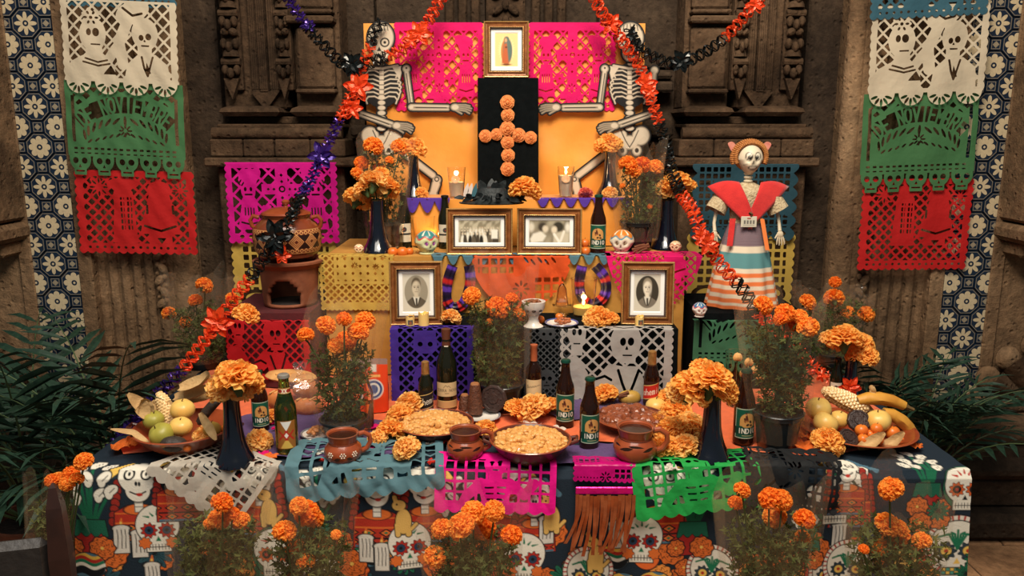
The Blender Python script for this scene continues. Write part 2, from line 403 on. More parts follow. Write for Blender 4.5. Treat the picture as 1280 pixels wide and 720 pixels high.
def pilaster(s, name):
    """carved pilaster bundle on its pedestal; s mirrors it"""
    p = bpy.data.objects.new(name, None); COL.objects.link(p); p['kind'] = 'structure'; p.location = (0, 3.62, 0)
    X = lambda a: s * a
    def bxx(nm, x0, x1, y0, y1, z0, z1, ch=.008, m=STONE):
        return MB().cbox(((X(x0) + X(x1)) / 2, (y0 + y1) / 2, (z0 + z1) / 2), (abs(x1 - x0), abs(y1 - y0), z1 - z0), ch).obj(nm, m, p, smooth=False)
    # pedestal
    bxx('pedestal_block', .76, 1.33, .03, .30, 0, 1.54)
    bxx('pedestal_cap', .70, 1.37, -.03, .30, 1.545, 1.585)
    for k, (a, b) in enumerate(((.745, .9), (.905, 1.06), (1.065, 1.20), (1.205, 1.35))):
        bxx('plinth_block', a, b, .0 + .004 * (k % 2), .30, 1.588, 1.665, .006)
    def torus(nm, a, b, yc, zc, r):
        MB().tube([(X(a), yc, zc), (X(b), yc, zc)], r, 14).obj(nm, STONE, p)
    torus('torus_moulding', .76, 1.34, .03, 1.692, .026)
    bxx('fillet', .78, 1.32, .03, .30, 1.715, 1.732, .004)
    bxx('scotia', .82, 1.29, .10, .30, 1.732, 1.765, .004)
    # two column bases above the scotia
    for (a, b) in ((1.03, 1.30), (.76, .985)):
        MB().add(*loft([( .02, 0), (.0, .018), (.008, .034), (.035, .045)], X(a), X(b), .01, .30, 1.766)).obj('base_slab', STONE, p, smooth=False)
    # pendant shaft with three reeded facets + ornament strips
    bxx('shaft_core', 1.02, 1.30, .10, .30, 1.80, 3.1)
    for k, (a, b, y) in enumerate(((1.045, 1.085, .055), (1.09, 1.125, .035), (1.13, 1.165, .055))):
        n = 4
        for q in range(n):
            xa = a + (b - a) * (q + .5) / n
            MB().tube([(X(xa), y + .02, 1.885), (X(xa), y + .02, 3.1)], (b - a) / n * .48, 6).obj('reed', STONE, p)
        bxx('facet', a, b, y + .02, .2, 1.872, 3.1, .003)
    MB().prism([(X(1.04), 1.875), (X(1.17), 1.875), (X(1.105), 1.79)], .1, Matrix(((1, 0, 0, 0), (0, 0, 1, .06), (0, 1, 0, 0), (0, 0, 0, 1)))).obj('pendant_tip', STONE, p, smooth=False)
    # fruit-and-leaf garlands hanging on the strips
    for (xc, w) in ((1.245, .042), (1.012, .032)):
        bxx('strip', xc - w, xc + w, .07, .2, 1.88, 3.1, .004)
        z = 2.62; k = 0
        while z > 1.93:
            kind = k % 5; m = MB()
            if kind == 0: m.tube([(X(xc - w), .055, z), (X(xc + w), .055, z)], .016, 8)
            elif kind in (1, 3):
                for q in (-1, 0, 1): m.ball((X(xc + q * w * .62), .05 - .012 * (q == 0), z - .014 * (q == 0)), (w * .36, .026, .024), 8, 6)
            elif kind == 2:
                for q in (-1, 1): m.ball((X(xc + q * w * .42), .052, z), (w * .52, .026, .018), 8, 6, Matrix.Rotation(q * s * .5, 3, 'Y'))
            else:
                m.lathe([(w * .9, -.012), (w * .7, .014), (w * .35, .02)], 10, (X(xc), .06, z))
            m.obj('garland_fruit' if kind in (1, 3) else 'garland_leaf' if kind == 2 else 'garland_ring', STONE, p)
            z -= (.036, .044, .05, .042, .034)[kind]; k += 1
        MB().prism([(X(xc - w * .8), 1.93), (X(xc + w * .8), 1.93), (X(xc + w * .2), 1.86), (X(xc), 1.84)], .04, Matrix(((1, 0, 0, 0), (0, 0, 1, .04), (0, 1, 0, 0), (0, 0, 0, 1)))).obj('garland_tail', STONE, p, smooth=False)
    # flat panelled shaft, inner side
    bxx('panel_shaft', .77, .975, .10, .30, 1.80, 3.1)
    bxx('panel_block', .79, .955, .055, .12, 1.885, 2.15, .012)
    bxx('panel_foot', .785, .96, .03, .12, 1.865, 1.885, .006)
    bxx('panel_cornice', .78, .99, .02, .12, 2.165, 2.195, .008)
    bxx('panel_block', .79, .955, .055, .12, 2.225, 2.75, .012)
    bxx('panel_foot', .785, .96, .03, .12, 2.205, 2.223, .006)
    # blank wall between shaft and jamb (deep recess)
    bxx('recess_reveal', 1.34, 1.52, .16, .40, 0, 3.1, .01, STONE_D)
    return p
def loft(prof, x0, x1, y0, y1, z0):
    """plan-rectangular moulding: prof = (inset, height)"""
    vs = []; fs = []; xa, xb = min(x0, x1), max(x0, x1)
    for i, h in prof: vs += [(xa + i, y0 + i, z0 + h), (xb - i, y0 + i, z0 + h), (xb - i, y1, z0 + h), (xa + i, y1, z0 + h)]
    n = len(prof)
    for k in range(n - 1):
        for q in range(4): a = k * 4 + q; b = k * 4 + (q + 1) % 4; fs.append((a, b, b + 4, a + 4))
    fs.append((3, 2, 1, 0)); fs.append(tuple(4 * (n - 1) + q for q in range(4)))
    return vs, fs
cb = bpy.data.objects.new('trim_6', None); COL.objects.link(cb); cb['kind'] = 'structure'; cb.location = (-.03, 3.9, 0)
for sx in (-.26, -.20, -.14, .14, .20, .26): MB().tube([(sx, .0, 2.0), (sx, .0, 3.1)], .022, 8).obj('reed', STONE, cb)
MB().cbox((0, .02, 2.55), (.18, .06, 1.1), .01).obj('band', STONE, cb, smooth=False)
for k in range(14):
    m_ = MB()
    for q in (-1, 1): m_.ball((q * .035, -.02, 2.04 + k * .07), (.036, .022, .018), 8, 6, Matrix.Rotation(q * .7, 3, 'Y'))
    m_.ball((0, -.028, 2.06 + k * .07), (.018, .02, .024), 8, 6); m_.obj('carved_leaf', STONE, cb)
pilaster(-1, 'trim_2'); pilaster(1, 'trim_3')

# ---- azulejo tile material: blossom on navy glaze
def tilemat(name, pet, depth, sharp, small=False):
    m, nt, b = newmat(name); N = nt.nodes; K = nt.links
    tc = N.new('ShaderNodeTexCoord'); sp = N.new('ShaderNodeSeparateXYZ'); K.new(tc.outputs['Object'], sp.inputs[0])
    def M(op, a, bb=None, c=None):
        n = N.new('ShaderNodeMath'); n.operation = op
        for i, q in enumerate((a, bb, c)):
            if q is None: continue
            if isinstance(q, (int, float)): n.inputs[i].default_value = q
            else: K.new(q, n.inputs[i])
        return n.outputs[0]
    x, z = sp.outputs['X'], sp.outputs['Z']
    r = M('SQRT', M('ADD', M('MULTIPLY', x, x), M('MULTIPLY', z, z)))
    a = M('ARCTAN2', z, x)
    ax, az = M('ABSOLUTE', x), M('ABSOLUTE', z)
    if not small:
        c = M('POWER', M('ABSOLUTE', M('COSINE', M('MULTIPLY', a, pet / 2))), sharp)
        R = M('MULTIPLY_ADD', c, depth, .046 - depth)
        flower = M('MULTIPLY', M('LESS_THAN', r, R), M('GREATER_THAN', r, .012))
        core = M('LESS_THAN', r, .005)
        oct_ = M('MAXIMUM', M('MAXIMUM', ax, az), M('MULTIPLY', M('ADD', ax, az), .7071))
        ring = M('MULTIPLY', M('GREATER_THAN', oct_, .0505), M('LESS_THAN', oct_, .0535))
        ring = M('MULTIPLY', ring, .35)
        k = M('MAXIMUM', M('MAXIMUM', flower, core), ring)
    else:
        q = M('MAXIMUM', ax, az); d = M('ADD', ax, az)
        ring = M('MULTIPLY', M('MULTIPLY', M('GREATER_THAN', q, .016), M('LESS_THAN', q, .0185)), .45)
        st = M('MULTIPLY', M('LESS_THAN', d, .014), .5)
        k = M('MAXIMUM', ring, st)
    nz = N.new('ShaderNodeTexNoise'); nz.inputs['Scale'].default_value = 90; K.new(tc.outputs['Object'], nz.inputs['Vector'])
    wear = M('MULTIPLY', k, M('MULTIPLY_ADD', nz.outputs['Fac'], .5, .7))
    mx = N.new('ShaderNodeMixRGB'); mx.inputs[1].default_value = L4((22, 36, 54)); mx.inputs[2].default_value = L4((196, 178, 144)); mx.use_clamp = True
    K.new(wear, mx.inputs[0]); K.new(mx.outputs[0], b.inputs['Base Color']); b.inputs['Roughness'].default_value = .32
    return m
TM = [tilemat('glazed_tile_round_blossom', 8, .018, .45), tilemat('glazed_tile_star_blossom', 8, .027, 1.1)]
TS = tilemat('glazed_tile_small', 4, .01, 1, True)
GROUT = mat('tile_grout', (96, 86, 74), .95, bump=.3)
R8 = .118 / 2 - .0016
def octmesh(m):
    pts = [(R8 / math.cos(PI / 8) * math.cos(PI / 8 + k * PI / 4 ), R8 / math.cos(PI / 8) * math.sin(PI / 8 + k * PI / 4)) for k in range(8)]
    pts = [(a * math.cos(PI/4) - b * math.sin(PI/4), a * math.sin(PI/4) + b * math.cos(PI/4)) for a, b in pts]
    vs = [(a, .0, b) for a, b in pts] + [(a * .97, -.008, b * .97) for a, b in pts]
    fs = [tuple(range(8, 16))] + [(k, (k + 1) % 8, 8 + (k + 1) % 8, 8 + k) for k in range(8)]
    me = bpy.data.meshes.new('octagon_tile'); me.from_pydata(vs, [], fs); me.materials.append(m); me.update(); return me
OM = [octmesh(m) for m in TM]
sq = .118 * .4142 / 2 - .0014
SQM = MB().add([(-sq, 0, -sq), (sq, 0, -sq), (sq, 0, sq), (-sq, 0, sq), (-sq * .94, -.007, -sq * .94), (sq * .94, -.007, -sq * .94), (sq * .94, -.007, sq * .94), (-sq * .94, -.007, sq * .94)], [(4, 5, 6, 7), (0, 1, 5, 4), (1, 2, 6, 5), (2, 3, 7, 6), (3, 0, 4, 7)]).mesh('square_tile', TS, False)
def tile_strip(name, s):
    u = .118 / math.sqrt(2); YT = 3.44
    xa, xb = s * 1.89, s * 2.12
    p = struct(MB().box(((xa + xb) / 2, YT + .08, 1.4), (.23, .15, 3.1)).obj(name, GROUT, smooth=False))
    for (a, b) in ((1.825, 1.886), (2.084, 2.14)): MB().cbox((s * (a + b) / 2, YT + .04, 1.4), (b - a, .11, 3.1), .004).obj('stone_border', STONE_L, p, smooth=False)
    z = .05; j = 0
    while z < 2.75:
        for i in range(-1, 4):
            x = 1.905 + .008 + i * u
            if x < 1.86 or x > 2.125: continue
            if (i + j) % 2 == 0: link('octagon_tile', OM[(j // 2 + i) % 2], p, loc=(s * x, YT, z))
            else: link('square_tile', SQM, p, loc=(s * x, YT, z))
        z += u; j += 1
    return p
tile_strip('wall_tiles_left', -1); tile_strip('wall_tiles_right', 1)

# ---- flanking stone: fluted pilasters, carved jamb strips, outer piers, shell niches
def flank(s, side):
    w = struct(MB().box((s * 1.70, 3.66, 1.5), (.42, .3, 3.2)).obj('wall_' + side, STONE_L, smooth=False))
    for k in range(7):   # flutes
        x = 1.555 + k * .053
        MB().lathe([(.024, 0), (.024, 2.95), (.02, 2.98)], 10, (s * x, 3.50, .02)).obj('flute', STONE_L, w)
        if k < 6: MB().box((s * (x + .0265), 3.505, 1.5), (.012, .02, 2.95)).obj('fillet', STONE_L, w, smooth=False)
    # round jamb shaft and the vine strip beside it
    MB().lathe([(.07, 0), (.062, 1.2), (.058, 1.35), (.046, 1.5), (.044, 3.0)], 16, (s * 1.475, 3.56, 0)).obj('jamb_shaft', STONE_L, w)
    z = .95; k = 0; rr = random.Random(3)
    while z < 2.6:
        m = MB(); q = (-1) ** k
        m.ball((s * (1.545 + q * .010), 3.465, z), (.018, .016, .026), 8, 6, Matrix.Rotation(q * .6, 3, 'Y'))
        m.ball((s * (1.545 - q * .014), 3.468, z + .016), (.011, .013, .013), 7, 5)
        m.ball((s * (1.545 + q * .018), 3.47, z + .03), (.009, .011, .009), 6, 5)
        m.obj('vine_leaf', STONE_L, w); z += .05 + rr.uniform(0, .008); k += 1
    # outer pier with moulded foot, its recess and the shell niche below it
    P = bpy.data.objects.new('trim_4' if s < 0 else 'trim_5', None); COL.objects.link(P); P['kind'] = 'structure'; P.location = (s * 2.3, 3.3, 0)
    def b(nm, x0, x1, y0, y1, z0, z1, ch=.012, m=STONE_L):
        MB().cbox((s * (x0 + x1) / 2 - s * 2.3, (y0 + y1) / 2 - 3.3, (z0 + z1) / 2), (x1 - x0, y1 - y0, z1 - z0), ch).obj(nm, m, P, smooth=False)
    b('pier_shaft', 2.09, 2.60, 3.22, 3.6, 1.33, 3.1)
    b('pier_roll', 2.20, 2.60, 3.17, 3.3, 1.42, 3.1, .03)
    b('pier_foot', 2.08, 2.62, 3.17, 3.6, 1.245, 1.32, .02)
    b('pier_neck', 2.12, 2.60, 3.30, 3.6, 1.18, 1.245)
    b('niche_wall', 2.06, 3.0, 3.44, 3.6, 0, 1.2)
    # scallop shell: fan of ribs in a raised scalloped rim
    c0 = (s * 2.40 - s * 2.3, .115, .46); Rr = .33; nr = 9
    for k in range(nr):
        a0 = PI * (k + .02) / nr; a1 = PI * (k + .98) / nr
        def fn(u, v, a0=a0, a1=a1):
            a = a0 + (a1 - a0) * u; r = .03 + (Rr - .03) * v + (.02 * math.sin(PI * u) if v > .99 else 0)
            dep = .07 * math.sin(PI * .5 * (1 - v)) - .035 * math.sin(PI * u) * (.25 + .75 * v)
            return (c0[0] + s * r * math.cos(a), c0[1] + dep - .06, c0[2] + r * math.sin(a))
        MB().grid(fn, 6, 8).obj('shell_rib', STONE, P)
        am = (a0 + a1) / 2
        MB().ball((c0[0] + s * (Rr + .015) * math.cos(am), c0[1] - .03, c0[2] + (Rr + .015) * math.sin(am)), (.055, .035, .055), 10, 6).obj('shell_rim', STONE_L, P)
    # ledge and stepped, rounded plinth
    b('ledge', 1.86, 3.1, 3.16, 3.5, .405, .46, .02, STONE)
    MB().add(*loft([(.03, 0), (.0, .03), (.0, .05), (.05, .09), (.06, .14)], s * 1.80 - s * 2.3, s * 3.1 - s * 2.3, -.18, .3, .26)).obj('plinth_roll', STONE_D, P, smooth=False)
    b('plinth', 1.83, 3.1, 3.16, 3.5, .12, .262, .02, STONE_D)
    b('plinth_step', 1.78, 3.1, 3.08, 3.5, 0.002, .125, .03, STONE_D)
flank(-1, 'left'); flank(1, 'right')

# ---- floor of worn stone slabs
FL = mat('floor_bedding', (70, 56, 44), .95, bump=.4)
SLAB = stonemat('floor_slab_stone', (134, 98, 70), (176, 134, 98), (202, 162, 122), .35)
fl = struct(MB().box((0, 1.6, -.06), (7.5, 5.2, .1)).obj('floor', FL, smooth=False))
slab = MB().cbox((0, 0, 0), (.452, .452, .03), .006).mesh('floor_slab', SLAB, False)
for i in range(-7, 8):
    for j in range(7):
        if abs(i) < 2 and j > 3: continue
        link('floor_slab', slab, fl, loc=(i * .46 + (.23 if j % 2 else 0), .55 + j * .46, -.0135 + random.uniform(-.0015, .0015)), rot=(0, 0, random.choice((0, PI / 2))))

# ================================================================== ALTAR FURNITURE
TZ = .75; YE = 2.16            # table height, front edge
XL, XR = -1.255, 1.315
Z2, Z3, Z4 = 1.02, 1.235, 1.43
Y2, Y3, Y4 = 2.74, 3.02, 3.27
WOOD_D = mat('dark_table_wood', (58, 40, 28), .6, (84, 58, 40), 12, .2)
tb = thing('altar_table', 'long wooden trestle table hidden under the printed altar cloth', 'table', (0, 2.85, 0))
MB().cbox((.03, 0, TZ - .03), (2.52, 1.34, .04), .006).obj('tabletop', WOOD_D, tb)
for sx in (-1.15, 1.2):
    for sy in (-.58, .58): MB().cbox((sx, sy, .35), (.06, .06, .70), .006).obj('leg', WOOD_D, tb)

# ---------------------------------------------------- printed cloth
NAVY = (24, 38, 50)
def clp(px, py):
    p = PY(px, py, YE - .03); return p.x, TZ - p.z
def cloth_print(x, s):
    c = np.repeat(lin(NAVY)[None, :], len(x), 0)
    PAINT_AA[0] = .0022
    RED, ORG, WHT, BLK, GRN, YEL, BLU, GRY = (176, 42, 30), (218, 108, 44), (228, 222, 206), (14, 18, 22), (24, 112, 78), (232, 190, 92), (74, 110, 128), (150, 156, 156)
    def sub(cx, cy, r):
        return np.nonzero((np.abs(x - cx) < r) & (np.abs(s - cy) < r))[0]
    class B:
        def __init__(b, cx, cy, r): b.i = sub(cx, cy, r); b.X = x[b.i] - cx; b.Y = s[b.i] - cy; b.c = c[b.i]
        def p(b, f, col, line=.0):
            if line: paint(b.c, f + line, BLK)
            paint(b.c, f, col)
        def done(b): c[b.i] = b.c
    def rose(cx, cy, r, col=ORG):
        b = B(cx, cy, r * 1.5); 
        if not len(b.i): return
        X, Y = b.X, b.Y; a = np.arctan2(Y, X); d = np.hypot(X, Y)
        b.p(r * (1 + .06 * np.cos(a * 9)) - d, col, .004)
        lines = .0016 - np.abs(np.mod(d + .004 * np.cos(a * 7 + d * 300), .0125) - .0062)
        b.p(I(lines, r * .94 - d), tuple(int(q * .55) for q in col))
        b.p(r * .14 - d, YEL); b.done()
    def agave(cx, cy, r, col=(44, 74, 84)):
        b = B(cx, cy, r * 1.4); X, Y = b.X, b.Y
        a = np.arctan2(Y, X); d = np.hypot(X, Y)
        b.p(r * (.55 + .45 * np.abs(np.cos(a * 6))) - d, col, .003); b.p(I(.0014 - np.abs(np.sin(a * 12)) * d * .2, r * .8 - d), BLK); b.done()
    def candle(cx, cy, k=1):
        b = B(cx, cy, .09 * k); X, Y = b.X / k, b.Y / k
        b.p(fK(X, Y, 0, -.042, .002, -.06, .006, .002), ORG); b.p(fK(X, Y, 0, -.04, 0, -.048, .003), YEL)
        b.p(U(fR(X, Y, -.02, -.03, .02, .045), fE(X, Y, 0, -.03, .022, .01)), (214, 208, 196), .003)
        for q in (-.011, 0, .010): b.p(fL(X, Y, [(q, -.026), (q + .002, -.005), (q, .03)], .0012), BLK)
        b.done()
    def skull(cx, cy, k=1, v=0):
        b = B(cx, cy, .13 * k); X, Y = b.X / k, b.Y / k
        if v == 1: b.p(fE(X, Y, 0, -.01, .073, .078), RED, .003); b.p(I(np.abs(np.sin(np.arctan2(Y + .01, X) * 16)) * .004 - .002, fE(X, Y, 0, -.01, .073, .078)), WHT)
        if v == 2: b.p(fE(X, Y, 0, -.005, .066, .076), (28, 96, 70), .003)
        b.p(U(fE(X, Y, 0, -.012, .06, .062), fR(X, Y, -.034, .02, .034, .07)), WHT, .003)
        e1 = [RED, (42, 60, 70), (206, 92, 40)][v]
        for q in (-1, 1):
            b.p(fFlower(X, Y, q * .025, .004, .023, 9, depth=.14), e1, .0025)
            b.p(fC(X, Y, q * .025, .004, .012), [(36, 60, 84), YEL, BLK][v], .001)
            b.p(fC(X, Y, q * .025, .004, .005), [BLK, RED, RED][v])
        b.p(fP(X, Y, [(0, .022), (-.008, .038), (.008, .038)]), [GRN, YEL, BLK][v])
        if v == 1:
            for q in range(-3, 4): b.p(fL(X, Y, [(0, -.002), (q * .007, -.04), (q * .015, -.05 + abs(q) * .006)], .0028), GRN)
            b.p(fR(X, Y, -.034, .046, .034, .068), BLK)
            for q in range(-3, 4): b.p(fR(X, Y, q * .0095 - .0038, .049, q * .0095 + .0038, .056), YEL if q % 2 else (80, 150, 130)); b.p(fR(X, Y, q * .0095 - .0038, .058, q * .0095 + .0038, .065), (80, 150, 130) if q % 2 else YEL)
        else:
            for q in range(-3, 4): b.p(fL(X, Y, [(q * .009, .048), (q * .009, .064)], .0011), BLK)
            b.p(fL(X, Y, [(-.03, .056), (.03, .056)], .0012), BLK)
            for q in (-2, -1, 0, 1, 2): b.p(fK(X, Y, q * .012, -.045 + abs(q) * .004, q * .02, -.06 + abs(q) * .01, .0032, .001), GRN if v == 0 else RED)
        if v == 0:
            for q in (-.04, .04): rosecol = b.p(fFlower(X, Y, q * .95, .043, .018, 7, depth=.12), ORG, .002)
        b.done()
    def lady(cx, cy, k=1, m=1):
        b = B(cx, cy + .08 * k, .24 * k); X, Y = b.X / k * m, b.Y / k + .08
        for q in (-1, 1):   # braids
            for j in range(7): b.p(fE(X, Y, q * (.055 + .003 * j), .02 + j * .019, .011, .013, q * .5), (150, 40, 30), .0025)
        # dress
        b.p(fP(X, Y, [(-.03, .085), (.03, .085), (.066, .105), (.072, .20), (-.072, .20), (-.066, .105)]), (176, 48, 30), .003)
        zz = np.abs(np.mod(X * 1.0 + .5, .05) - .025)
        for (y0, y1, col) in ((.107, .111, ORG), (.136, .141, ORG), (.168, .173, BLK), (.193, .2, BLU)):
            b.p(I(fR(X, Y, -.066, y0, .066, y1)), col)
        for y0 in (.142, .172):
            b.p(I(.022 - np.abs(Y - y0 - .012) * 1.6 - zz, fR(X, Y, -.067, y0, .067, y0 + .025)), BLK); b.p(I(.015 - np.abs(Y - y0 - .012) * 1.6 - zz, fR(X, Y, -.067, y0, .067, y0 + .025)), ORG); b.p(I(.007 - np.abs(Y - y0 - .012) * 1.6 - zz, fR(X, Y, -.067, y0, .067, y0 + .025)), GRN)
        b.p(fE(X, Y, 0, .098, .04, .016), ORG, .002)
        b.p(fR(X, Y, -.011, .06, .011, .105), WHT, .002); b.p(fL(X, Y, [(-.01, .078), (.01, .078)], .001), BLK); b.p(fL(X, Y, [(-.01, .09), (.01, .09)], .001), BLK)
        # head + ribbons
        for q, col in ((-.055, YEL), (-.03, GRN), (.03, ORG), (.055, BLU)): b.p(fK(X, Y, q * .6, -.045, q * 1.5, -.03 + abs(q) * .5, .016, .010), col, .002)
        b.p(U(fE(X, Y, 0, -.005, .054, .056), fE(X, Y, 0, .04, .034, .034)), WHT, .003)
        for q in (-1, 1):
            b.p(fE(X, Y, q * .024, -.005, .017, .015, q * .3), BLK); b.p(fE(X, Y, q * .024, -.005, .011, .010), WHT); b.p(fE(X, Y, q * .024, -.006, .004, .005), BLK)
        b.p(fE(X, Y, -.004, .02, .004, .007), BLK); b.p(fE(X, Y, .005, .021, .004, .007), BLK)
        b.p(fL(X, Y, [(-.022, .044), (-.008, .051), (.008, .051), (.022, .044)], .0022), BLK); b.p(fE(X, Y, .004, .053, .009, .005), RED)
        b.done()
    def calla(cx, cy, k=1, m=1):
        b = B(cx, cy, .26 * k); X, Y = b.X / k * m, b.Y / k
        heads = [(-.035, -.12), (.005, -.145), (.045, -.13), (-.05, -.075), (-.01, -.085), (.04, -.085), (-.045, -.03), (.03, -.04), (.06, -.05)]
        for (hx, hy) in heads: b.p(fL(X, Y, [(hx, hy), (hx * .55, (hy + .05) * .4), (0, .08)], .0045), (18, 96, 66))
        for (hx, hy) in heads:
            sg = 1 if hx > 0 else -1
            b.p(U(fE(X, Y, hx, hy, .021, .014, -.5 * sg), fE(X, Y, hx - .006 * sg, hy + .012, .011, .015)), WHT, .0025)
            b.p(fL(X, Y, [(hx + .01 * sg, hy - .006), (hx - .004 * sg, hy + .008)], .0013), BLK)
        b.p(fP(X, Y, [(-.034, .15), (.034, .15), (.046, .07), (-.046, .07)]), (160, 36, 30), .003)
        b.p(I(fP(X, Y, [(-.040, .04), (.040, .04), (.050, .096), (-.050, .096)]), .078 + .012 * np.abs(np.sin(X * 110)) - Y), (24, 96, 72), .003); b.done()
        rose(cx + .03 * m * k, cy + .125 * k, .034 * k); rose(cx - .05 * m * k, cy + .125 * k, .026 * k)
    def dog(cx, cy, k=1):
        b = B(cx, cy, .1 * k); X, Y = b.X / k, b.Y / k
        b.p(U(fE(X, Y, 0, .02, .022, .038), fE(X, Y, -.012, -.03, .019, .016), fK(X, Y, -.018, .03, -.016, .06, .007), fK(X, Y, .012, .03, .014, .06, .008), fK(X, Y, -.02, -.04, -.024, -.055, .006), fK(X, Y, .022, .045, .036, .03, .005)), (222, 178, 96), .003)
        b.p(fC(X, Y, -.018, -.033, .003), BLK); b.done()
    def bread(cx, cy, k=1, ang=.5):
        b = B(cx, cy, .11 * k); ca, sa = math.cos(ang), math.sin(ang); X = (b.X * ca + b.Y * sa) / k; Y = (-b.X * sa + b.Y * ca) / k
        b.p(fE(X, Y, 0, 0, .075, .032), (216, 106, 44), .003)
        for q in (-.045, -.015, .015, .045): b.p(fE(X, Y, q, 0, .006, .022, .4), (136, 36, 26))
        b.done()
    def stripes(cx, cy, w, h):
        b = B(cx, cy, max(w, h)); X, Y = b.X, b.Y; R = fE(X, Y, 0, 0, w, h)
        b.p(R, BLU, .003)
        for q, col in enumerate(((222, 176, 72), RED, GRN, WHT, BLK)):
            y0 = -h * .6 + q * h * .26; b.p(I(R, .012 - np.abs(Y - y0 - .006 * np.sin(X * 90))), col)
        b.done()
    rr = random.Random(11)
    # dense ground of blossoms, bread, agave low on the drop
    for q in range(250):
        bx_, by_ = rr.uniform(XL, XR), rr.uniform(.21, .66)
        kind = rr.random()
        if kind < .48: rose(bx_, by_, rr.uniform(.022, .042), rr.choice([ORG, ORG, (238, 148, 66), (222, 98, 40)]))
        elif kind < .60: bread(bx_, by_, rr.uniform(.7, 1.1), rr.uniform(-1, 1))
        elif kind < .76: agave(bx_, by_, rr.uniform(.03, .055), rr.choice([(40, 78, 88), (26, 100, 74), (52, 66, 88)]))
        elif kind < .86: stripes(bx_, by_, .05, .04)
        else:
            b = B(bx_, by_, .08); b.p(fE(b.X, b.Y, 0, 0, .05, .04, rr.uniform(0, 3)), rr.choice([(186, 44, 30), (202, 72, 38), (226, 104, 44)]), .003); b.done()
    def at(fn, px, py, *a): cx, cy = clp(px, py); fn(cx, cy, *a)
    for px in (735, 890, 1040, 400): at(skull, px, 718, 1.0, 1)
    for (px, py) in ((840, 690), (1020, 690), (440, 705), (560, 700), (690, 665), (145, 690), (250, 640), (968, 690), (1100, 690)): at(rose, px, py, .042)
    for (px, py, k, m) in ((170, 598, 1.0, 1), (322, 592, .95, 1), (470, 604, 1.0, 1), (530, 604, .95, -1), (640, 606, .9, -1), (668, 620, .85, 1), (828, 600, 1.0, -1), (1068, 592, .85, 1)): at(lady, px, py, k, m)
    for (px, py, k) in ((112, 634, 1.0), (868, 640, .95), (395, 640, .9), (1010, 660, .8), (570, 650, .8), (268, 650, .8)): at(calla, px, py, k)
    for (px, py) in ((155, 672), (176, 678), (458, 684), (478, 694), (683, 660), (192, 718), (770, 668), (1050, 670)): at(candle, px, py)
    for (px, py, v) in ((197, 662, 0), (512, 684, 0), (802, 676, 0), (1046, 628, 2), (655, 694, 0), (1060, 712, 1), (345, 690, 2)): at(skull, px, py, 1.0, v)
    for (px, py) in ((336, 632), (504, 645), (690, 640), (1130, 690), (745, 690)): at(dog, px, py)
    # right corner: navy field with lilies and two big skulls
    cx, cy = clp(1160, 600); b = B(cx, cy, .15); b.p(fR(b.X, b.Y, -.1, -.14, .15, .06), NAVY); b.done()
    at(calla, 1163, 592, .85, -1); at(skull, 1207, 612, .95, 2); at(skull, 1192, 688, 1.2, 1); at(rose, 1172, 650, .03); at(rose, 1150, 655, .03)
    for (px, py) in ((1172, 640), (1212, 700), (1200, 718)): at(agave, px, py, .03, (24, 104, 74))
    cx, cy = clp(114, 620); b = B(cx, cy, .2); b.p(fR(b.X, b.Y, -.08, -.16, .05, .12), NAVY); b.done(); at(calla, 115, 634, 1.0); at(rose, 100, 700, .03); at(stripes, 118, 706, .05, .04)
    # top of the cloth (behind the edge): sparse lilies and faces running over the edge
    for (px, sy, k) in ((218, -.03, .9), (1062, -.03, .8)): lady(clp(px, 580)[0], sy, k)
    return c
NU = 1040
vs_ = np.concatenate([np.linspace(-1.33, -.30, 8)[:-1], np.linspace(-.30, .0, 46)[:-1], np.linspace(0, .36, 165)[:-1], np.linspace(.36, .70, 26)])
us_ = np.linspace(XL, XR, NU)
Xg, Sg = np.meshgrid(us_, vs_); Xg = Xg.ravel(); Sg = Sg.ravel()
def cloth_place(X, S_):
    d = np.maximum(S_, 0); rb = .012
    fold = (np.sin(X * 9.3 + .6) * .5 + np.sin(X * 17.1 + 1.2) * .35 + np.sin(X * 31 + .3) * .15)
    amp = np.clip(d / .30, 0, 1) ** .8 * .022
    Y = np.where(S_ < 0, YE - S_ , YE - rb * np.clip(d / .02, 0, 1) - .012 - 0 * X) - amp * fold - d * .03
    Y = np.where(S_ < 0, YE - S_ - .018, Y)
    ripple = .004 * np.sin(X * 23 + S_ * 31) * np.clip((S_ + .3) / .3, 0, 1) * (S_ < 0)
    Z = np.where(S_ < 0, TZ + .0015 + np.abs(ripple), TZ + .0015 - d) 
    Xo = X + np.sign(X - .03) * np.clip((np.abs(X - .03) - 1.1) / .18, 0, 1) * d * .06
    return Xo, Y, Z
P = np.stack(cloth_place(Xg, Sg), 1); ny_ = len(vs_) - 1
ii = (np.arange(NU - 1)[None, :] + (np.arange(ny_) * NU)[:, None]).ravel()
me = bpy.data.meshes.new('printed_cloth'); me.from_pydata(P.tolist(), [], np.stack([ii, ii + NU, ii + NU + 1, ii + 1], 1).tolist())
set_print(me, cloth_print(Xg, Sg)); me.polygons.foreach_set('use_smooth', [True] * len(me.polygons)); me.materials.append(printed('printed_cotton', .85, .3)); me.update()
tc_ = tag(link('tablecloth', me), 'navy cotton cloth printed with skeleton ladies, lilies, candles and skulls over the altar table', 'tablecloth')
for s_, xx in ((-1, XL), (1, XR)):
    MB().grid(lambda u, v: (xx + s_ * (.004 + .04 * v + .006 * math.sin(u * 30) * v), YE - .0 + u * 1.30, TZ - .62 * v), 40, 6).obj('side_drop', mat('cloth_navy', NAVY, .85, (34, 50, 64), 40), tc_)

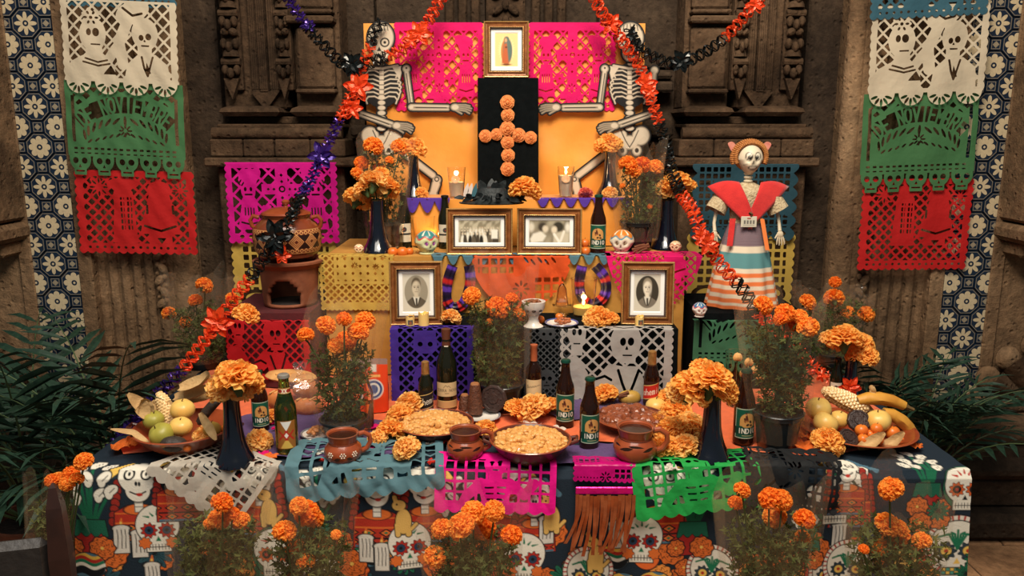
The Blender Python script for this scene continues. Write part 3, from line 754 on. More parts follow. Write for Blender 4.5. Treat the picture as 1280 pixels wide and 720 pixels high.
# ---------------------------------------------------- cloths and papers lying flat on the table
def flat_sheet(name, pts, m, label, cat, z, rough=.003, n=46, group=None, k=1.):
    """sheet with a ragged outline given in plan (x, y) lying on the table"""
    xs = [p[0] for p in pts]; ys = [p[1] for p in pts]; x0, y0 = min(xs), min(ys); w, h = max(xs) - x0, max(ys) - y0
    me = cut_sheet(lambda x, y: fP(x + x0, y + y0, pts) + .004 * np.sin((x + y) * 70), w, h, n, max(6, int(n * h / w)),
                   lambda x, y: (x + x0, y + y0, z + rough * (1 + wob(x * 3 * k, y * 3 * k, 1.5, z * 900))))
    me.materials.append(m); return tag(link(name, me), label, cat, group)
def tp(px, py, z=TZ): p = PZ(px, py, z); return (p.x, p.y)
ORFELT = mat('orange_felt', (232, 104, 40), .95, (210, 88, 32), 60, .3, 300, sheen=.3)
PUFELT = mat('purple_felt', (78, 44, 104), .95, (62, 34, 88), 60, .3, 300, sheen=.3)
flat_sheet('table_runner', [(-1.22, 3.2), (-1.19, 2.24), (-.9, 2.33), (-.5, 2.42), (.1, 2.38), (.9, 2.235), (1.12, 2.30), (1.28, 2.50), (1.26, 3.2)], ORFELT, 'orange felt runner spread over the altar table beneath the food', 'runner', TZ + .006)
flat_sheet('purple_felt_sheet', [tp(262, 532), tp(385, 512), tp(520, 540), tp(505, 572), tp(420, 580), tp(300, 575), tp(258, 560)], PUFELT, 'purple felt sheet beneath the green labelled beer bottle and the painted mug', 'felt sheet', TZ + .0135)
flat_sheet('purple_felt_sheet', [tp(700, 563), tp(860, 556), tp(868, 576), tp(770, 588), tp(690, 585)], PUFELT, 'purple felt strip between the big cazuela and the plain handled mug', 'felt sheet', TZ + .0135)
flat_sheet('purple_felt_sheet', [tp(640, 500), tp(760, 480), tp(840, 486), tp(850, 520), tp(750, 528), tp(700, 530)], PUFELT, 'purple felt patch below the three green labelled bottles and the mole dish', 'felt sheet', TZ + .0135)

# ---------------------------------------------------- risers
BLKCL = mat('black_cloth', (11, 14, 15), 1.0, (16, 19, 20), 40, .2, 120, spec=.05)
OCHRE = mat('ochre_cloth', (196, 142, 62), .92, (180, 126, 52), 14, .35, 18)
GOLD = mat('golden_satin', (238, 158, 58), .55, (228, 142, 46), 6, .5, 9, sheen=.3)
def riser(name, label, x0, x1, y0, y1, z0, z1, m, cat='riser box', wave=.004):
    t = thing(name, label, cat, ((x0 + x1) / 2, (y0 + y1) / 2, z0))
    MB().cbox((0, 0, (z1 - z0) / 2), (x1 - x0 - .016, y1 - y0 - .016, z1 - z0 - .008), .004).obj('box', WOOD_D, t)
    hx, hy, H = (x1 - x0) / 2, (y1 - y0) / 2, z1 - z0; mb = MB()
    mb.grid(lambda u, v: (-hx + 2 * hx * u, -hy + 2 * hy * v, H - .001), 4, 4)
    for (ax, sgn) in (('f', 1), ('b', -1), ('l', 1), ('r', -1)):
        def fn(u, v, ax=ax):
            o = wave * math.sin(u * 40 + 3 * math.sin(u * 7)) * v + .003 * v
            z = H - .001 - (H - .004) * v
            if ax == 'f': return (-hx + 2 * hx * u, -hy - o, z)
            if ax == 'b': return (hx - 2 * hx * u, hy + o, z)
            if ax == 'l': return (-hx - o, hy - 2 * hy * u, z)
            return (hx + o, -hy + 2 * hy * u, z)
        mb.grid(fn, 44, 8)
    mb.obj('cover', m, t); return t
x2a, x2b = PY(489, 411, Y2).x, PY(848, 411, Y2).x
riser('riser_box', 'black cloth covered riser under the two portrait frames', x2a, x2b, Y2, Y3 - .025, TZ + .013, Z2, BLKCL)
x3a, x3b = PY(405, 322, Y3).x, PY(857, 322, Y3).x
riser('riser_box', 'ochre cloth covered tall riser under the two group photograph frames', x3a, x3b, Y3, 3.515, TZ + .013, Z3, OCHRE)
x4a, x4b = PY(507, 250, Y4).x, PY(790, 250, Y4).x
riser('riser_box', 'golden cloth covered top step below the black flower cross', x4a, x4b, Y4, 3.515, Z3 + .001, Z4, GOLD)
YB = 2.86; ZB = 1.05
rx0, rx1 = PY(280, 392, YB).x, PY(388, 392, YB).x
riser('riser_box', 'dark wrapped riser hung with red paper under the clay stove', rx0, rx1 - .003, YB, YB + .36, TZ + .013, ZB, mat('maroon_cloth', (88, 20, 24), .95, (70, 16, 20), 30, .2))
gx0, gx1 = PY(874, 395, YB).x, PY(1006, 395, YB).x
riser('riser_box', 'dark wrapped riser hung with green paper under the skeleton doll', gx0, gx1, YB, YB + .36, TZ + .013, ZB, BLKCL)
# ---- backdrop panel with satin
bx0, bx1 = PY(455, 60, 3.55).x, PY(806, 60, 3.55).x; ztop = PY(640, 29, 3.55).z
bd = thing('backdrop_panel', 'tall panel draped in golden orange satin behind the altar steps', 'panel', ((bx0 + bx1) / 2, 3.56, 0))
hw = (bx1 - bx0) / 2
MB().cbox((0, .018, ztop / 2), (2 * hw - .01, .018, ztop - .004), .003).obj('board', WOOD_D, bd)
def satin(u, v):
    x = -hw + 2 * hw * u; z = ztop * v
    k = min(1, max(0, (ztop - z) * 3)); d = (x * .8 + z) * 1.0
    y = -.004 - .010 * k * (math.sin(d * 22 + math.sin(x * 9) * 1.2) * .5 + .5) - .006 * k * (math.sin((x * 1.7 - z * .6) * 19) * .5 + .5)
    return (x, y, z)
MB().grid(satin, 60, 90).obj('satin_cover', GOLD, bd)
# ---- black pillar box
YP = 3.41
px0, px1 = PY(597, 100, YP).x, PY(673, 100, YP).x; zp = PY(635, 97, YP).z
riser('black_pillar', 'tall black cloth box carrying a cross of paper roses', px0, px1, YP, 3.50, Z4 + .001, zp, BLKCL, 'box', .001)

# ================================================================== PAPEL PICADO DESIGNS (x 0..1, y 0..a downward)
def scal(x, y, a, n=14, d=.012, bottom=True, sides=True, m=None):
    f = y + 0 * x + .0005
    f = I(f, (a - d + d * np.abs(np.sin(PI * n * x)) - y) if bottom else a - y)
    m = m or max(3, int(n * a))
    e = d * (1 - np.abs(np.sin(PI * m * y / a))) if sides else 0
    return I(f, x - e, 1 - x - e)
def fSkull(x, y, cx, cy, k):
    return U(fE(x, y, cx, cy - .1 * k, .42 * k, .45 * k), fR(x, y, cx - .24 * k, cy, cx + .24 * k, cy + .5 * k))
def hSkull(x, y, cx, cy, k):
    h = U(fE(x, y, cx - .17 * k, cy - .05 * k, .11 * k, .12 * k), fE(x, y, cx + .17 * k, cy - .05 * k, .11 * k, .12 * k), fP(x, y, [(cx, cy + .08 * k), (cx - .06 * k, cy + .22 * k), (cx + .06 * k, cy + .22 * k)]))
    return U(h, fR(x, y, cx - .17 * k, cy + .32 * k, cx + .17 * k, cy + .38 * k))
def d_couple(x, y, a=.76):
    yb = a - .11
    base = I(scal(x, y, 10, 14, .012, False, True, 140), U(yb - y, *[fC(x, y, .125 + .25 * k, yb, .108) for k in range(4)]), y + .001)
    for k in range(4):
        for q in range(5):
            t = PI * (.12 + .19 * q); base = S(base, fE(x, y, .125 + .25 * k + .065 * math.cos(t), yb + .01 + .065 * math.sin(t), .032, .012, t))
    br = U(fE(x, y, .27, .29, .1, .125), fR(x, y, .22, .36, .33, .44), fP(x, y, [(.05, yb), (.08, .53), (.2, .47), (.33, .46), (.43, .55), (.45, yb)]), fFlower(x, y, .26, .15, .07, 7, depth=.2))
    gr = U(fE(x, y, .72, .27, .1, .12), fR(x, y, .66, .34, .76, .44), fP(x, y, [(.54, yb), (.57, .53), (.65, .46), (.8, .45), (.9, .53), (.92, yb)]), fE(x, y, .62, .09, .13, .075, -.4), fL(x, y, [(.52, .53), (.5, .35), (.58, .16)], .035), fL(x, y, [(.35, .55), (.45, .42), (.5, .36)], .03))
    fig = U(br, gr)
    holes = I(fDia(x, y, .078, .018), fR(x, y, .06, .02, .94, yb - .035), -fig - .012)
    cuts = U(fE(x, y, .295, .27, .03, .035), fE(x, y, .235, .27, .02, .03), fR(x, y, .25, .365, .33, .378), fC(x, y, .26, .15, .014),
             fE(x, y, .745, .29, .026, .028), fE(x, y, .685, .3, .02, .025), fR(x, y, .68, .36, .75, .374), fP(x, y, [(.71, .31), (.70, .335), (.725, .335)]),
             fL(x, y, [(.2, .49), (.3, .52), (.38, .5)], .008), fL(x, y, [(.18, .52), (.3, .55), (.4, .53)], .008), fL(x, y, [(.68, .46), (.7, .55), (.73, .62)], .009), fL(x, y, [(.78, .46), (.75, .55), (.73, .62)], .009), fL(x, y, [(.54, .06), (.62, .12), (.7, .1)], .01),
             fP(x, y, [(.34, .62), (.41, .54), (.46, .62)]), fP(x, y, [(.72, .50), (.71, .6), (.76, .6)]))
    for q in range(6): cuts = U(cuts, fE(x, y, .26 + .045 * math.cos(q * PI / 3), .15 + .045 * math.sin(q * PI / 3), .016, .01, q * PI / 3))
    return S(base, holes, cuts)
def d_november(x, y, a=.80):
    yb = a - .17
    base = I(U(yb - y, *[fSkull(x, y, .1 + .2 * k, yb + .05, .22) for k in range(5)]), y + .0005, x, 1 - x)
    fr = fR(x, y, .07, .05, .93, yb - .04)
    cx, cy = .5, .78; r = np.hypot(x - cx, y - cy); t = np.arctan2(x - cx, cy - y)
    sx = t * .60; band = I(.068 - np.abs(r - .595), .44 - np.abs(sx), fr)
    txt = fText(sx, .595 - r, 'DE NOVIEMBRE', 0.0, 0, .125, .02, .17, .40)
    holes = I(band, -txt)
    leaves = None
    for q in range(-6, 7):
        an = q * .2; rr = .30; f = fE(x, y, cx + rr * math.sin(an) * 1.25, .52 - .2 * math.cos(an), .045, .012, an * 1.0 + (PI / 2 if q == 0 else (.5 if q > 0 else -.5)))
        leaves = f if leaves is None else U(leaves, f)
    for q in range(-5, 6):
        f = fE(x, y, cx + q * .062, .47 - .035 * math.cos(q * .5), .026, .009, .7 * (1 if q > 0 else -1)); leaves = U(leaves, f)
    for q in range(8): leaves = U(leaves, fE(x, y, cx + .035 * math.cos(q * PI / 4), .40 + .035 * math.sin(q * PI / 4), .022, .008, q * PI / 4))
    chk = I(fSq(x + .015, y - yb + .10, .056, .024), fR(x, y, .05, yb - .075, .95, yb - .02))
    strip = U(fR(x, y, .05, .12, .078, yb - .12), fR(x, y, .922, .12, .95, yb - .12))
    corner = I(fDia(x, y, .085, .04), I(fr, r - .70))
    sk = None
    for k in range(5):
        h = hSkull(x, y, .1 + .2 * k, yb + .05, .22); sk = h if sk is None else U(sk, h)
    return S(base, holes, I(leaves, fr), chk, strip, corner, sk)
def catrina(x, y, cx, k, m):
    X = (x - cx) * m
    X = X / .78
    body = U(fE(X, y, 0, .19 * k, .10, .075), fE(X, y, 0, .30 * k, .075, .085), fP(X, y, [(-.07, .38 * k), (.07, .38 * k), (.13, .66 * k), (-.13, .66 * k)]), fE(X, y, .06, .17 * k, .09, .05, -.5))
    cut = U(fE(X, y, -.035, .29 * k, .016, .02), fE(X, y, .03, .29 * k, .016, .02), *[fR(X, y, -.06 + .034 * q, .46 * k, -.045 + .034 * q, .54 * k) for q in range(4)], fL(X, y, [(-.1, .6 * k), (0, .62 * k), (.1, .6 * k)], .008), fL(X, y, [(-.04, .34 * k), (.04, .34 * k)], .008), *[fE(X, y, -.12 + .03 * q, .20 * k + .02 * q, .03, .008, -.9) for q in range(3)])
    return body, cut
def d_cross(x, y, a=.80):
    k = a / .80; base = scal(x, y, a, 16, .02)
    fr = fR(x, y, .06, .09, .94, a - .09)
    cr = U(fR(x, y, .455, .09, .545, a - .09), fR(x, y, .33, .25 * k, .67, .33 * k), fP(x, y, [(.5, .48 * k), (.63, .68 * k), (.37, .68 * k)]), fFlower(x, y, .36, .5 * k, .06, 6, depth=.2), fFlower(x, y, .64, .5 * k, .06, 6, depth=.2))
    c1, h1 = catrina(x, y, .2, k, 1); c2, h2 = catrina(x, y, .8, k, -1)
    holes = I(fDia(x, y, .092, .02), fr, -U(cr, c1, c2) - .008)
    dots = U(S(fC(x, y, .5, .29 * k, .03), fC(x, y, .5, .29 * k, .016)), *[U(I(.016 - np.abs(x - .5) - np.abs(y - q * k), fr)) for q in (.16, .22, .37, .44)], *[.015 - np.abs(x - q) - np.abs(y - .29 * k) for q in (.38, .43, .57, .62)])
    for q in range(8): dots = U(dots, fE(x, y, .5 + .04 * math.cos(q * PI / 4), .59 * k + .04 * math.sin(q * PI / 4), .02, .007, q * PI / 4))
    for q in (.36, .64): dots = U(dots, fC(x, y, q, .5 * k, .014))
    row = I(fE(np.mod(x, .08) - .04, y, 0, a - .06, .02, .018), fR(x, y, .06, 0, .94, 9))
    return S(base, holes, h1, h2, dots, row)
def d_red(x, y, a=.70):
    base = scal(x, y, a, 15, .02)
    t1 = U(fP(x, y, [(.30, .60), (.33, .18), (.40, .10), (.47, .18), (.49, .60)]), fE(x, y, .4, .11, .11, .04)); t2 = U(fP(x, y, [(.56, .40), (.62, .20), (.78, .20), (.82, .40), (.85, .52), (.53, .52)]), fE(x, y, .7, .16, .09, .07), fR(x, y, .6, .5, .78, .6))
    fl = U(fFlower(x, y, .2, .14, .09, 8, depth=.25), fFlower(x, y, .88, .16, .07, 8, depth=.25))
    holes = I(fDia(x, y, .062, .02), fR(x, y, .07, .05, .93, a - .09), -U(t1, t2, fl) - .008)
    cuts = U(*[I(fSq(x, y, .028, .012, .05), fR(x, y, q, .22, q + .05, .5)) for q in (.355, .415)], fL(x, y, [(.56, .46), (.7, .5), (.82, .46)], .01), fP(x, y, [(.66, .56), (.74, .56), (.70, .61)]), fR(x, y, .58, .28, .6, .36), fR(x, y, .8, .28, .82, .36))
    for q in range(8):
        for (fx, fy, rr) in ((.2, .14, .055), (.88, .16, .045)): cuts = U(cuts, fE(x, y, fx + rr * math.cos(q * PI / 4), fy + rr * math.sin(q * PI / 4), .024, .008, q * PI / 4))
    row = I(fE(np.mod(x, .06) - .03, y, 0, a - .055, .013, .012), fR(x, y, .06, 0, .94, 9))
    return S(base, holes, cuts, row)
def d_grid(x, y, a=.9):
    base = scal(x, y, a, 14, .022)
    for k in range(4): pass
    wave = U(*[fE(x, y, q, a * .80, .16, .09) for q in (.22, .5, .78)])
    holes = I(fSq(x - .02, y, .078, .026), U(fR(x, y, .09, .05, .42, a * .72), fR(x, y, .58, .05, .92, a * .72), fR(x, y, .40, .05, .60, a * .3)))
    return S(base, holes, I(S(wave, *[fE(x, y, q, a * .79, .11, .05) for q in (.22, .5, .78)]), fR(x, y, .05, a * .66, .95, a * .88)))
def d_horse(x, y, a=.72):
    base = scal(x, y, a, 9, .05)
    hs = lambda X, cy, s: U(fE(X, y, 0, cy, .13, .045), fK(X, y, .10, cy - .02, .17, cy - .09, .03, .02), fK(X, y, .17, cy - .09, .22, cy - .07, .018), *[fK(X, y, q, cy + .02, q + .02, cy + .11, .014) for q in (-.1, -.06, .07, .11)], fK(X, y, -.12, cy, -.18, cy + .05, .014))
    fig = U(hs(x - .35, .22, 1), hs(x - .78, .40, 1), hs(x - .3, .50, 1), fE(x, y, .42, .12, .05, .05))
    holes = I(fSq(x, y, .062, .018), fR(x, y, .06, .05, .94, a - .13), -fig - .006)
    tri = I(fDia(x, y, .09, .05), fR(x, y, .05, a - .12, .95, a - .05))
    return S(base, holes, tri)
def d_blossom(x, y, a=.72):
    base = scal(x, y, a, 16, .018, True, True)
    h = I(fDia(x, y, .07, .022), U(fR(x, y, .05, a * .62, .95, a * .88), fR(x, y, .04, .05, .2, a * .9)))
    for (cx, cy) in ((.34, .20), (.62, .16), (.86, .22), (.48, .34), (.76, .36)):
        for q in range(8): h = U(h, fE(x, y, cx + .032 * math.cos(q * PI / 4), cy + .032 * math.sin(q * PI / 4), .02, .007, q * PI / 4))
    tri = I(.022 - np.abs(np.mod(x, .1) - .05) - np.abs(np.mod(y, .1) - .05) * .8, fR(x, y, .24, .05, .95, a * .58))
    return S(base, h, tri)
def d_lattice_skull(x, y, a=.9):
    base = scal(x, y, a, 18, .012)
    fig = U(fSkull(x, y, .42, .72 * a, .34), fE(x, y, .42, .1, .09, .05), fR(x, y, .3, .2, .54, .42), fE(x, y, .42, .36, .13, .11))
    holes = I(fDia(x, y, .085, .024), fR(x, y, .1, .04, .92, a - .06), -fig - .01)
    lobes = U(*[fE(x, y, .42 + .1 * math.cos(t), .08 + .06 * math.sin(t), .035, .02, t) for t in (.3, 1.0, 1.57, 2.1, 2.8)], hSkull(x, y, .42, .72 * a, .34), fC(x, y, .36, .36, .03), fC(x, y, .48, .36, .03))
    return S(base, holes, lobes)
def d_skull_lady(x, y0, a0=.62):
    base = scal(x, y0, a0, 16, .018); L_ = fDia(x, y0, .082, .02); fr0 = fR(x, y0, .03, .02, .92, a0 - .05); y = y0 * .62 / a0; a = .62
    hd = U(fE(x, y, .58, .19, .125, .13), fR(x, y, .54, .26, .66, .34), fE(x, y, .56, .05, .12, .05, .3)); bd_ = fP(x, y, [(.26, a), (.33, .46), (.44, .36), (.55, .38), (.68, .38), (.76, .5), (.78, a)])
    h2 = U(fE(x, y, .15, .12, .07, .1), fR(x, y, .11, .2, .19, .28), fP(x, y, [(.0, a), (.02, .34), (.14, .3), (.24, .42), (.26, a)]))
    holes = I(L_, fr0, -U(hd, bd_, h2) - .01)
    cuts = U(fE(x, y, .555, .19, .026, .03), fE(x, y, .625, .19, .028, .03), fP(x, y, [(.59, .215), (.575, .25), (.605, .25)]), fR(x, y, .555, .285, .64, .296), fE(x, y, .125, .12, .018, .025), fE(x, y, .175, .12, .018, .025), fR(x, y, .12, .2, .18, .21),
             fL(x, y, [(.52, .40), (.56, .5), (.6, .58)], .012), fL(x, y, [(.7, .40), (.66, .5), (.62, .58)], .012), fL(x, y, [(.3, .47), (.4, .44), (.46, .47)], .01), fP(x, y, [(.4, .56), (.48, .5), (.5, .58)]), fL(x, y, [(.48, .03), (.56, .07), (.65, .05)], .009), *[fE(x, y, .3 + .1 * q, .55, .02, .03, .4) for q in range(2)])
    return S(base, holes, cuts)
def d_skeleton(x, y, a=.9):
    base = scal(x, y, a, 9, .03, True, False)
    fig = U(fE(x, y, .5, .2, .085, .09), fR(x, y, .46, .27, .54, .34), fP(x, y, [(.36, .34), (.64, .34), (.58, .58), (.42, .58)]), fL(x, y, [(.38, .36), (.26, .48), (.2, .62)], .028), fL(x, y, [(.62, .36), (.74, .46), (.82, .36)], .028), fE(x, y, .5, .62, .1, .05), fL(x, y, [(.46, .64), (.38, .8)], .03), fL(x, y, [(.54, .64), (.62, .8)], .03), fE(x, y, .5, .1, .17, .035))
    holes = I(fSq(x + .01, y, .088, .022), U(fR(x, y, .07, .06, .95, a - .1)), -fig - .012)
    cuts = U(fC(x, y, .468, .2, .022), fC(x, y, .532, .2, .022), fR(x, y, .47, .25, .53, .26), *[fR(x, y, .41 + .01 * q, .39 + .05 * q, .488, .405 + .05 * q) for q in range(3)], *[fR(x, y, .512, .39 + .05 * q, .59 - .01 * q, .405 + .05 * q) for q in range(3)])
    return S(base, holes, cuts)
def d_scroll(x, y, a=.9):
    base = scal(x, y, a, 12, .03)
    h = I(fSq(x, y, .09, .026), U(fR(x, y, .06, .06, .42, a * .45), fR(x, y, .62, .3, .94, a * .85)))
    for q in range(5): h = U(h, fE(x, y, .55 + .07 * q, .12 + .02 * (q % 2), .04, .012, .9), fE(x, y, .12 + .08 * q, .58 + .05 * (q % 2), .05, .016, -.8))
    for q in range(8): h = U(h, fE(x, y, .5 + .06 * math.cos(q * PI / 4), .42 + .06 * math.sin(q * PI / 4), .03, .012, q * PI / 4))
    dots = I(.012 - np.hypot(np.mod(x, .05) - .025, y - a + .07), fR(x, y, .05, 0, .95, 9))
    return S(base, h, dots)

def sheet(name, label, design, a, W, place, m, nx=120, cat='paper banner', group=None, parent=None):
    me = cut_sheet(lambda x, y: design(x, y, a), 1.0, a, nx, int(nx * a), lambda x, y: place(x * W, y * W), None)
    me.materials.append(m); o = link(name, me, parent)
    if parent is None: tag(o, label, cat, group)
    return o
def hang(px0, px1, pyt, pyb, Y, tilt=0.0, amp=.006, seed=0, bulge=0.0, lip=0.0):
    """vertical hanging sheet: returns (W, aspect, place)"""
    a0 = PY(px0, pyt, Y); W = PY(px1, pyt, Y).x - a0.x; H = a0.z - PY((px0 + px1) / 2, pyb, Y).z
    if lip and Y < 3.4:
        for zz in (Z2, Z3, Z4, ZB):
            if abs(a0.z - zz) < .04: H += zz + .004 - a0.z; a0.z = zz + .004; break
    ct, st = math.cos(tilt), math.sin(tilt)
    def place(x, y):
        fall = np.maximum(y - lip, 0); top = np.maximum(lip - y, 0)
        ww = amp * wob(x * 4, y * 4, 1., seed) * np.clip(fall / .05, .15, 1) - bulge * np.sin(np.clip(x / W, 0, 1) * PI)
        return a0.x + x * ct - y * st, Y + ww + top - .002, a0.z - fall * ct - x * st
    return W, H, place
def put(name, label, design, px0, px1, pyt, pyb, Y, m, nx=120, **k):
    cat = k.pop('cat', 'paper banner'); group = k.pop('group', None); W, H, pl = hang(px0, px1, pyt, pyb, Y, **k)
    return sheet(name, label, design, (H + k.get('lip', 0)) / W, W, pl, m, nx, cat, group)
PK = lambda n, c, t=.3: paper('tissue_' + n, c, t)
# ---- side banners
NM = 'cut_paper_banner'
WH, GR_, RD, BL = PK('white', (224, 208, 180)), PK('green', (76, 126, 80)), PK('red', (206, 36, 36)), PK('blue', (62, 104, 120))
put(NM, 'pale blue cut paper banner whose hem shows above the white banner on the stove side', d_red, 72, 216, -92, 8, 3.385, BL, 90, tilt=.02, seed=1)
put(NM, 'white cut paper banner with two skeleton dancers hanging on the stove side of the altar', d_couple, 74, 220, -3, 116, 3.38, WH, 150, tilt=.045, seed=2)
put(NM, 'green cut paper banner with skull hem below the white banner on the stove side', d_november, 80, 228, 100, 219, 3.395, GR_, 150, tilt=.045, seed=3)
put(NM, 'red cut paper banner lowest of the string of banners on the stove side', d_red, 92, 242, 212, 316, 3.408, RD, 130, tilt=.02, seed=4)
put(NM, 'pale blue cut paper banner whose hem shows above the white banner on the doll side', d_red, 1090, 1240, -80, 26, 3.375, BL, 90, tilt=-.05, seed=5)
put(NM, 'white cut paper banner with two skeleton dancers hanging on the doll side of the altar', d_couple, 1090, 1238, 8, 134, 3.38, WH, 150, tilt=-.03, seed=6)
put(NM, 'green cut paper banner with skull hem below the white banner on the doll side', d_november, 1080, 1224, 118, 243, 3.395, GR_, 150, tilt=-.035, seed=7)
put(NM, 'red cut paper banner lowest of the string of banners on the doll side', d_red, 1079, 1218, 224, 338, 3.408, RD, 130, tilt=-.01, seed=8)
# ---- papers on the backdrop
PINK = PK('hot_pink', (232, 22, 112), .25)
MAG = PK('magenta', (214, 12, 138), .2)
put(NM, 'hot pink cut paper banner with a cross pinned on the stove side of the satin', d_cross, 492, 604, 28, 139, 3.538, PINK, 120, amp=.003, seed=9)
put(NM, 'hot pink cut paper banner with a cross pinned on the doll side of the satin', d_cross, 661, 771, 28, 139, 3.538, PINK, 120, amp=.003, seed=10)
put(NM, 'magenta cut paper banner hanging behind the lidded clay pot', d_cross, 280, 421, 203, 304, 3.55, MAG, 130, amp=.006, seed=11, lip=.02)
YELP = PK('yellow', (214, 178, 84), .3)
put(NM, 'yellow gridded cut paper banner hanging behind the clay stove', d_grid, 288, 421, 296, 392, 3.575, YELP, 110, amp=.004, seed=12)
put(NM, 'teal cut paper banner with horses hanging behind the skeleton doll', d_horse, 866, 999, 205, 301, 3.55, PK('teal', (40, 74, 86), .2), 120, amp=.006, seed=13, lip=.02)
put(NM, 'yellow gridded cut paper banner hanging behind the skirt of the doll', d_grid, 859, 995, 292, 386, 3.575, YELP, 110, amp=.004, seed=14)
# ---- papers on the steps
put(NM, 'yellow cut paper cloth with blossoms over the end of the ochre step', d_blossom, 398, 492, 320, 388, Y3 - .012, YELP, 110, amp=.006, seed=15, lip=.06)
put(NM, 'purple cut paper cloth with a skull hanging below the pale oval portrait', d_lattice_skull, 487, 592, 413, 508, Y2 - .012, paper('tissue_purple', (66, 42, 140), .15), 110, amp=.004, seed=16, lip=.05)
put(NM, 'dark grey cut paper cloth hanging behind the pale wine label bottle', d_lattice_skull, 655, 724, 409, 505, Y2 - .010, paper('tissue_charcoal', (66, 68, 70), .1), 90, amp=.004, seed=17, lip=.05)
put(NM, 'white cut paper cloth with skeleton ladies below the dark oval portrait', d_skull_lady, 700, 843, 405, 500, Y2 - .018, PK('grey_white', (172, 166, 160), .15), 140, amp=.004, seed=18, lip=.05)
put(NM, 'red cut paper cloth hanging from the riser of the clay stove', d_skull_lady, 280, 386, 392, 474, YB - .012, PK('crimson', (186, 26, 34), .15), 120, amp=.003, seed=19, lip=.03)
put(NM, 'green cut paper cloth hanging from the riser of the skeleton doll', lambda x, y, a: d_november(x, y + .22, a + .22), 868, 1004, 396, 472, YB - .012, PK('deep_green', (58, 108, 78), .15), 120, amp=.004, seed=20, lip=.03)
def half_round(design, a0):   # tissue pinned so that it hangs as a half disc
    def f(x, y, a):
        return I(design(x, y, a), U(.06 - y, fE(x, y, .5, -.02, .53, a + .02) * 1.0))
    return f
put(NM, 'orange cut paper hanging as a half disc under the two group photographs', half_round(d_scroll, 1), 590, 713, 321, 386, Y3 - .022, PK('orange', (234, 92, 40), .3), 120, amp=.008, seed=21, lip=.03)
put(NM, 'hot pink cut paper draped over the end of the ochre step', half_round(d_red, 1), 757, 879, 317, 392, Y3 - .02, PINK, 120, amp=.012, seed=22, lip=.12)
# ---- scalloped edging papers
def d_edge(x, y, a, n=12):
     yb = a * .5 + a * .5 * np.abs(np.sin(PI * n * x)); return S(I(yb - y, y + .001, x, 1 - x), U(*[fC(x, y, (k + .5) / n, a * .45, .016) for k in range(n)]))
put('paper_edging', 'slate blue scalloped paper edging along the ochre step', d_edge, 538, 765, 319, 331, Y3 - .015, PK('slate', (84, 124, 140), .2), 200, cat='paper edging', lip=.08, amp=.001)
put('paper_edging', 'short purple scalloped paper edging on the top step above the dark bottles', lambda x, y, a: d_edge(x, y, a, 3), 506, 562, 251, 266, Y4 - .012, PK('violet', (92, 60, 168), .2), 120, cat='paper edging', lip=.04, amp=.001)
put('paper_edging', 'long purple scalloped paper edging on the top step above the green labelled bottle', lambda x, y, a: d_edge(x, y, a, 7), 670, 792, 246, 259, Y4 - .012, PK('violet', (92, 60, 168), .2), 140, cat='paper edging', lip=.05, amp=.001)
# ---- papers draped over the table edge
def drape(px, W, ang, up, seed=0, amp=.006, lift=.006, out=.008):
    """sheet centred at photo column px, turned by ang about the table edge; 'up' metres of it lie on the table"""
    cx = clp(px, 580)[0]; ca, sa = math.cos(ang), math.sin(ang)
    def place(x, y):
        X = x - W / 2; D = y - up
        xr = X * ca - D * sa; d = X * sa + D * ca
        wv = amp * wob(x * 5, y * 5, 1., seed)
        r = .03; t = np.clip(d / r, -1, 1)
        top = d < 0
        fold = .022 * np.clip(np.maximum(d, 0) / .30, 0, 1) ** .8 * 1.0
        Yv = np.where(top, YE - d - .02, YE - .026 - out - fold - np.maximum(d, 0) * .05 - np.abs(wv) * np.clip(d / .05, 0, 1))
        Zv = np.where(top, TZ + .022 + lift + np.abs(wv) * .8, TZ + .022 + lift - np.maximum(d, 0) - 0 * x)
        return cx + xr, Yv, Zv
    return place
def dsheet(label, design, a, px, W, ang, up, m, nx=110, **k):
    return sheet(NM, label, design, a, W, drape(px, W, ang, up, **k), m, nx)
dsheet('white gridded cut paper corner draped over the table edge below the green apple bowl', d_skeleton, .82, 268, .30, .62, .115, PK('white_sheer', (206, 198, 184), .35), 100, seed=31)
dsheet('slate blue cut paper crumpled over the table edge below the white dotted mug', d_skeleton, .62, 455, .45, -.10, .19, PK('slate2', (92, 130, 140), .25), 120, seed=32, amp=.016)
dsheet('bright magenta cut paper with skeleton hanging below the large cazuela', d_skeleton, .62, 620, .345, .03, .075, paper('tissue_bright_magenta', (238, 12, 140), .2), 120, seed=33)
dsheet('bright green cut paper with skeleton hanging below the navy vase at the table edge', d_skeleton, .62, 868, .365, -.13, .085, paper('tissue_bright_green', (36, 160, 72), .2), 130, seed=34)
dsheet('black cut paper crumpled over the table edge below the black flower pot', d_scroll, .85, 994, .27, .12, .10, paper('tissue_black', (26, 28, 30), .1), 100, seed=35, amp=.014)
dsheet('short magenta foil paper strip hanging above the copper fringe', d_scroll, .50, 757, .185, .02, .045, paper('tissue_magenta_foil', (190, 10, 110), .2, .3), 90, seed=36)
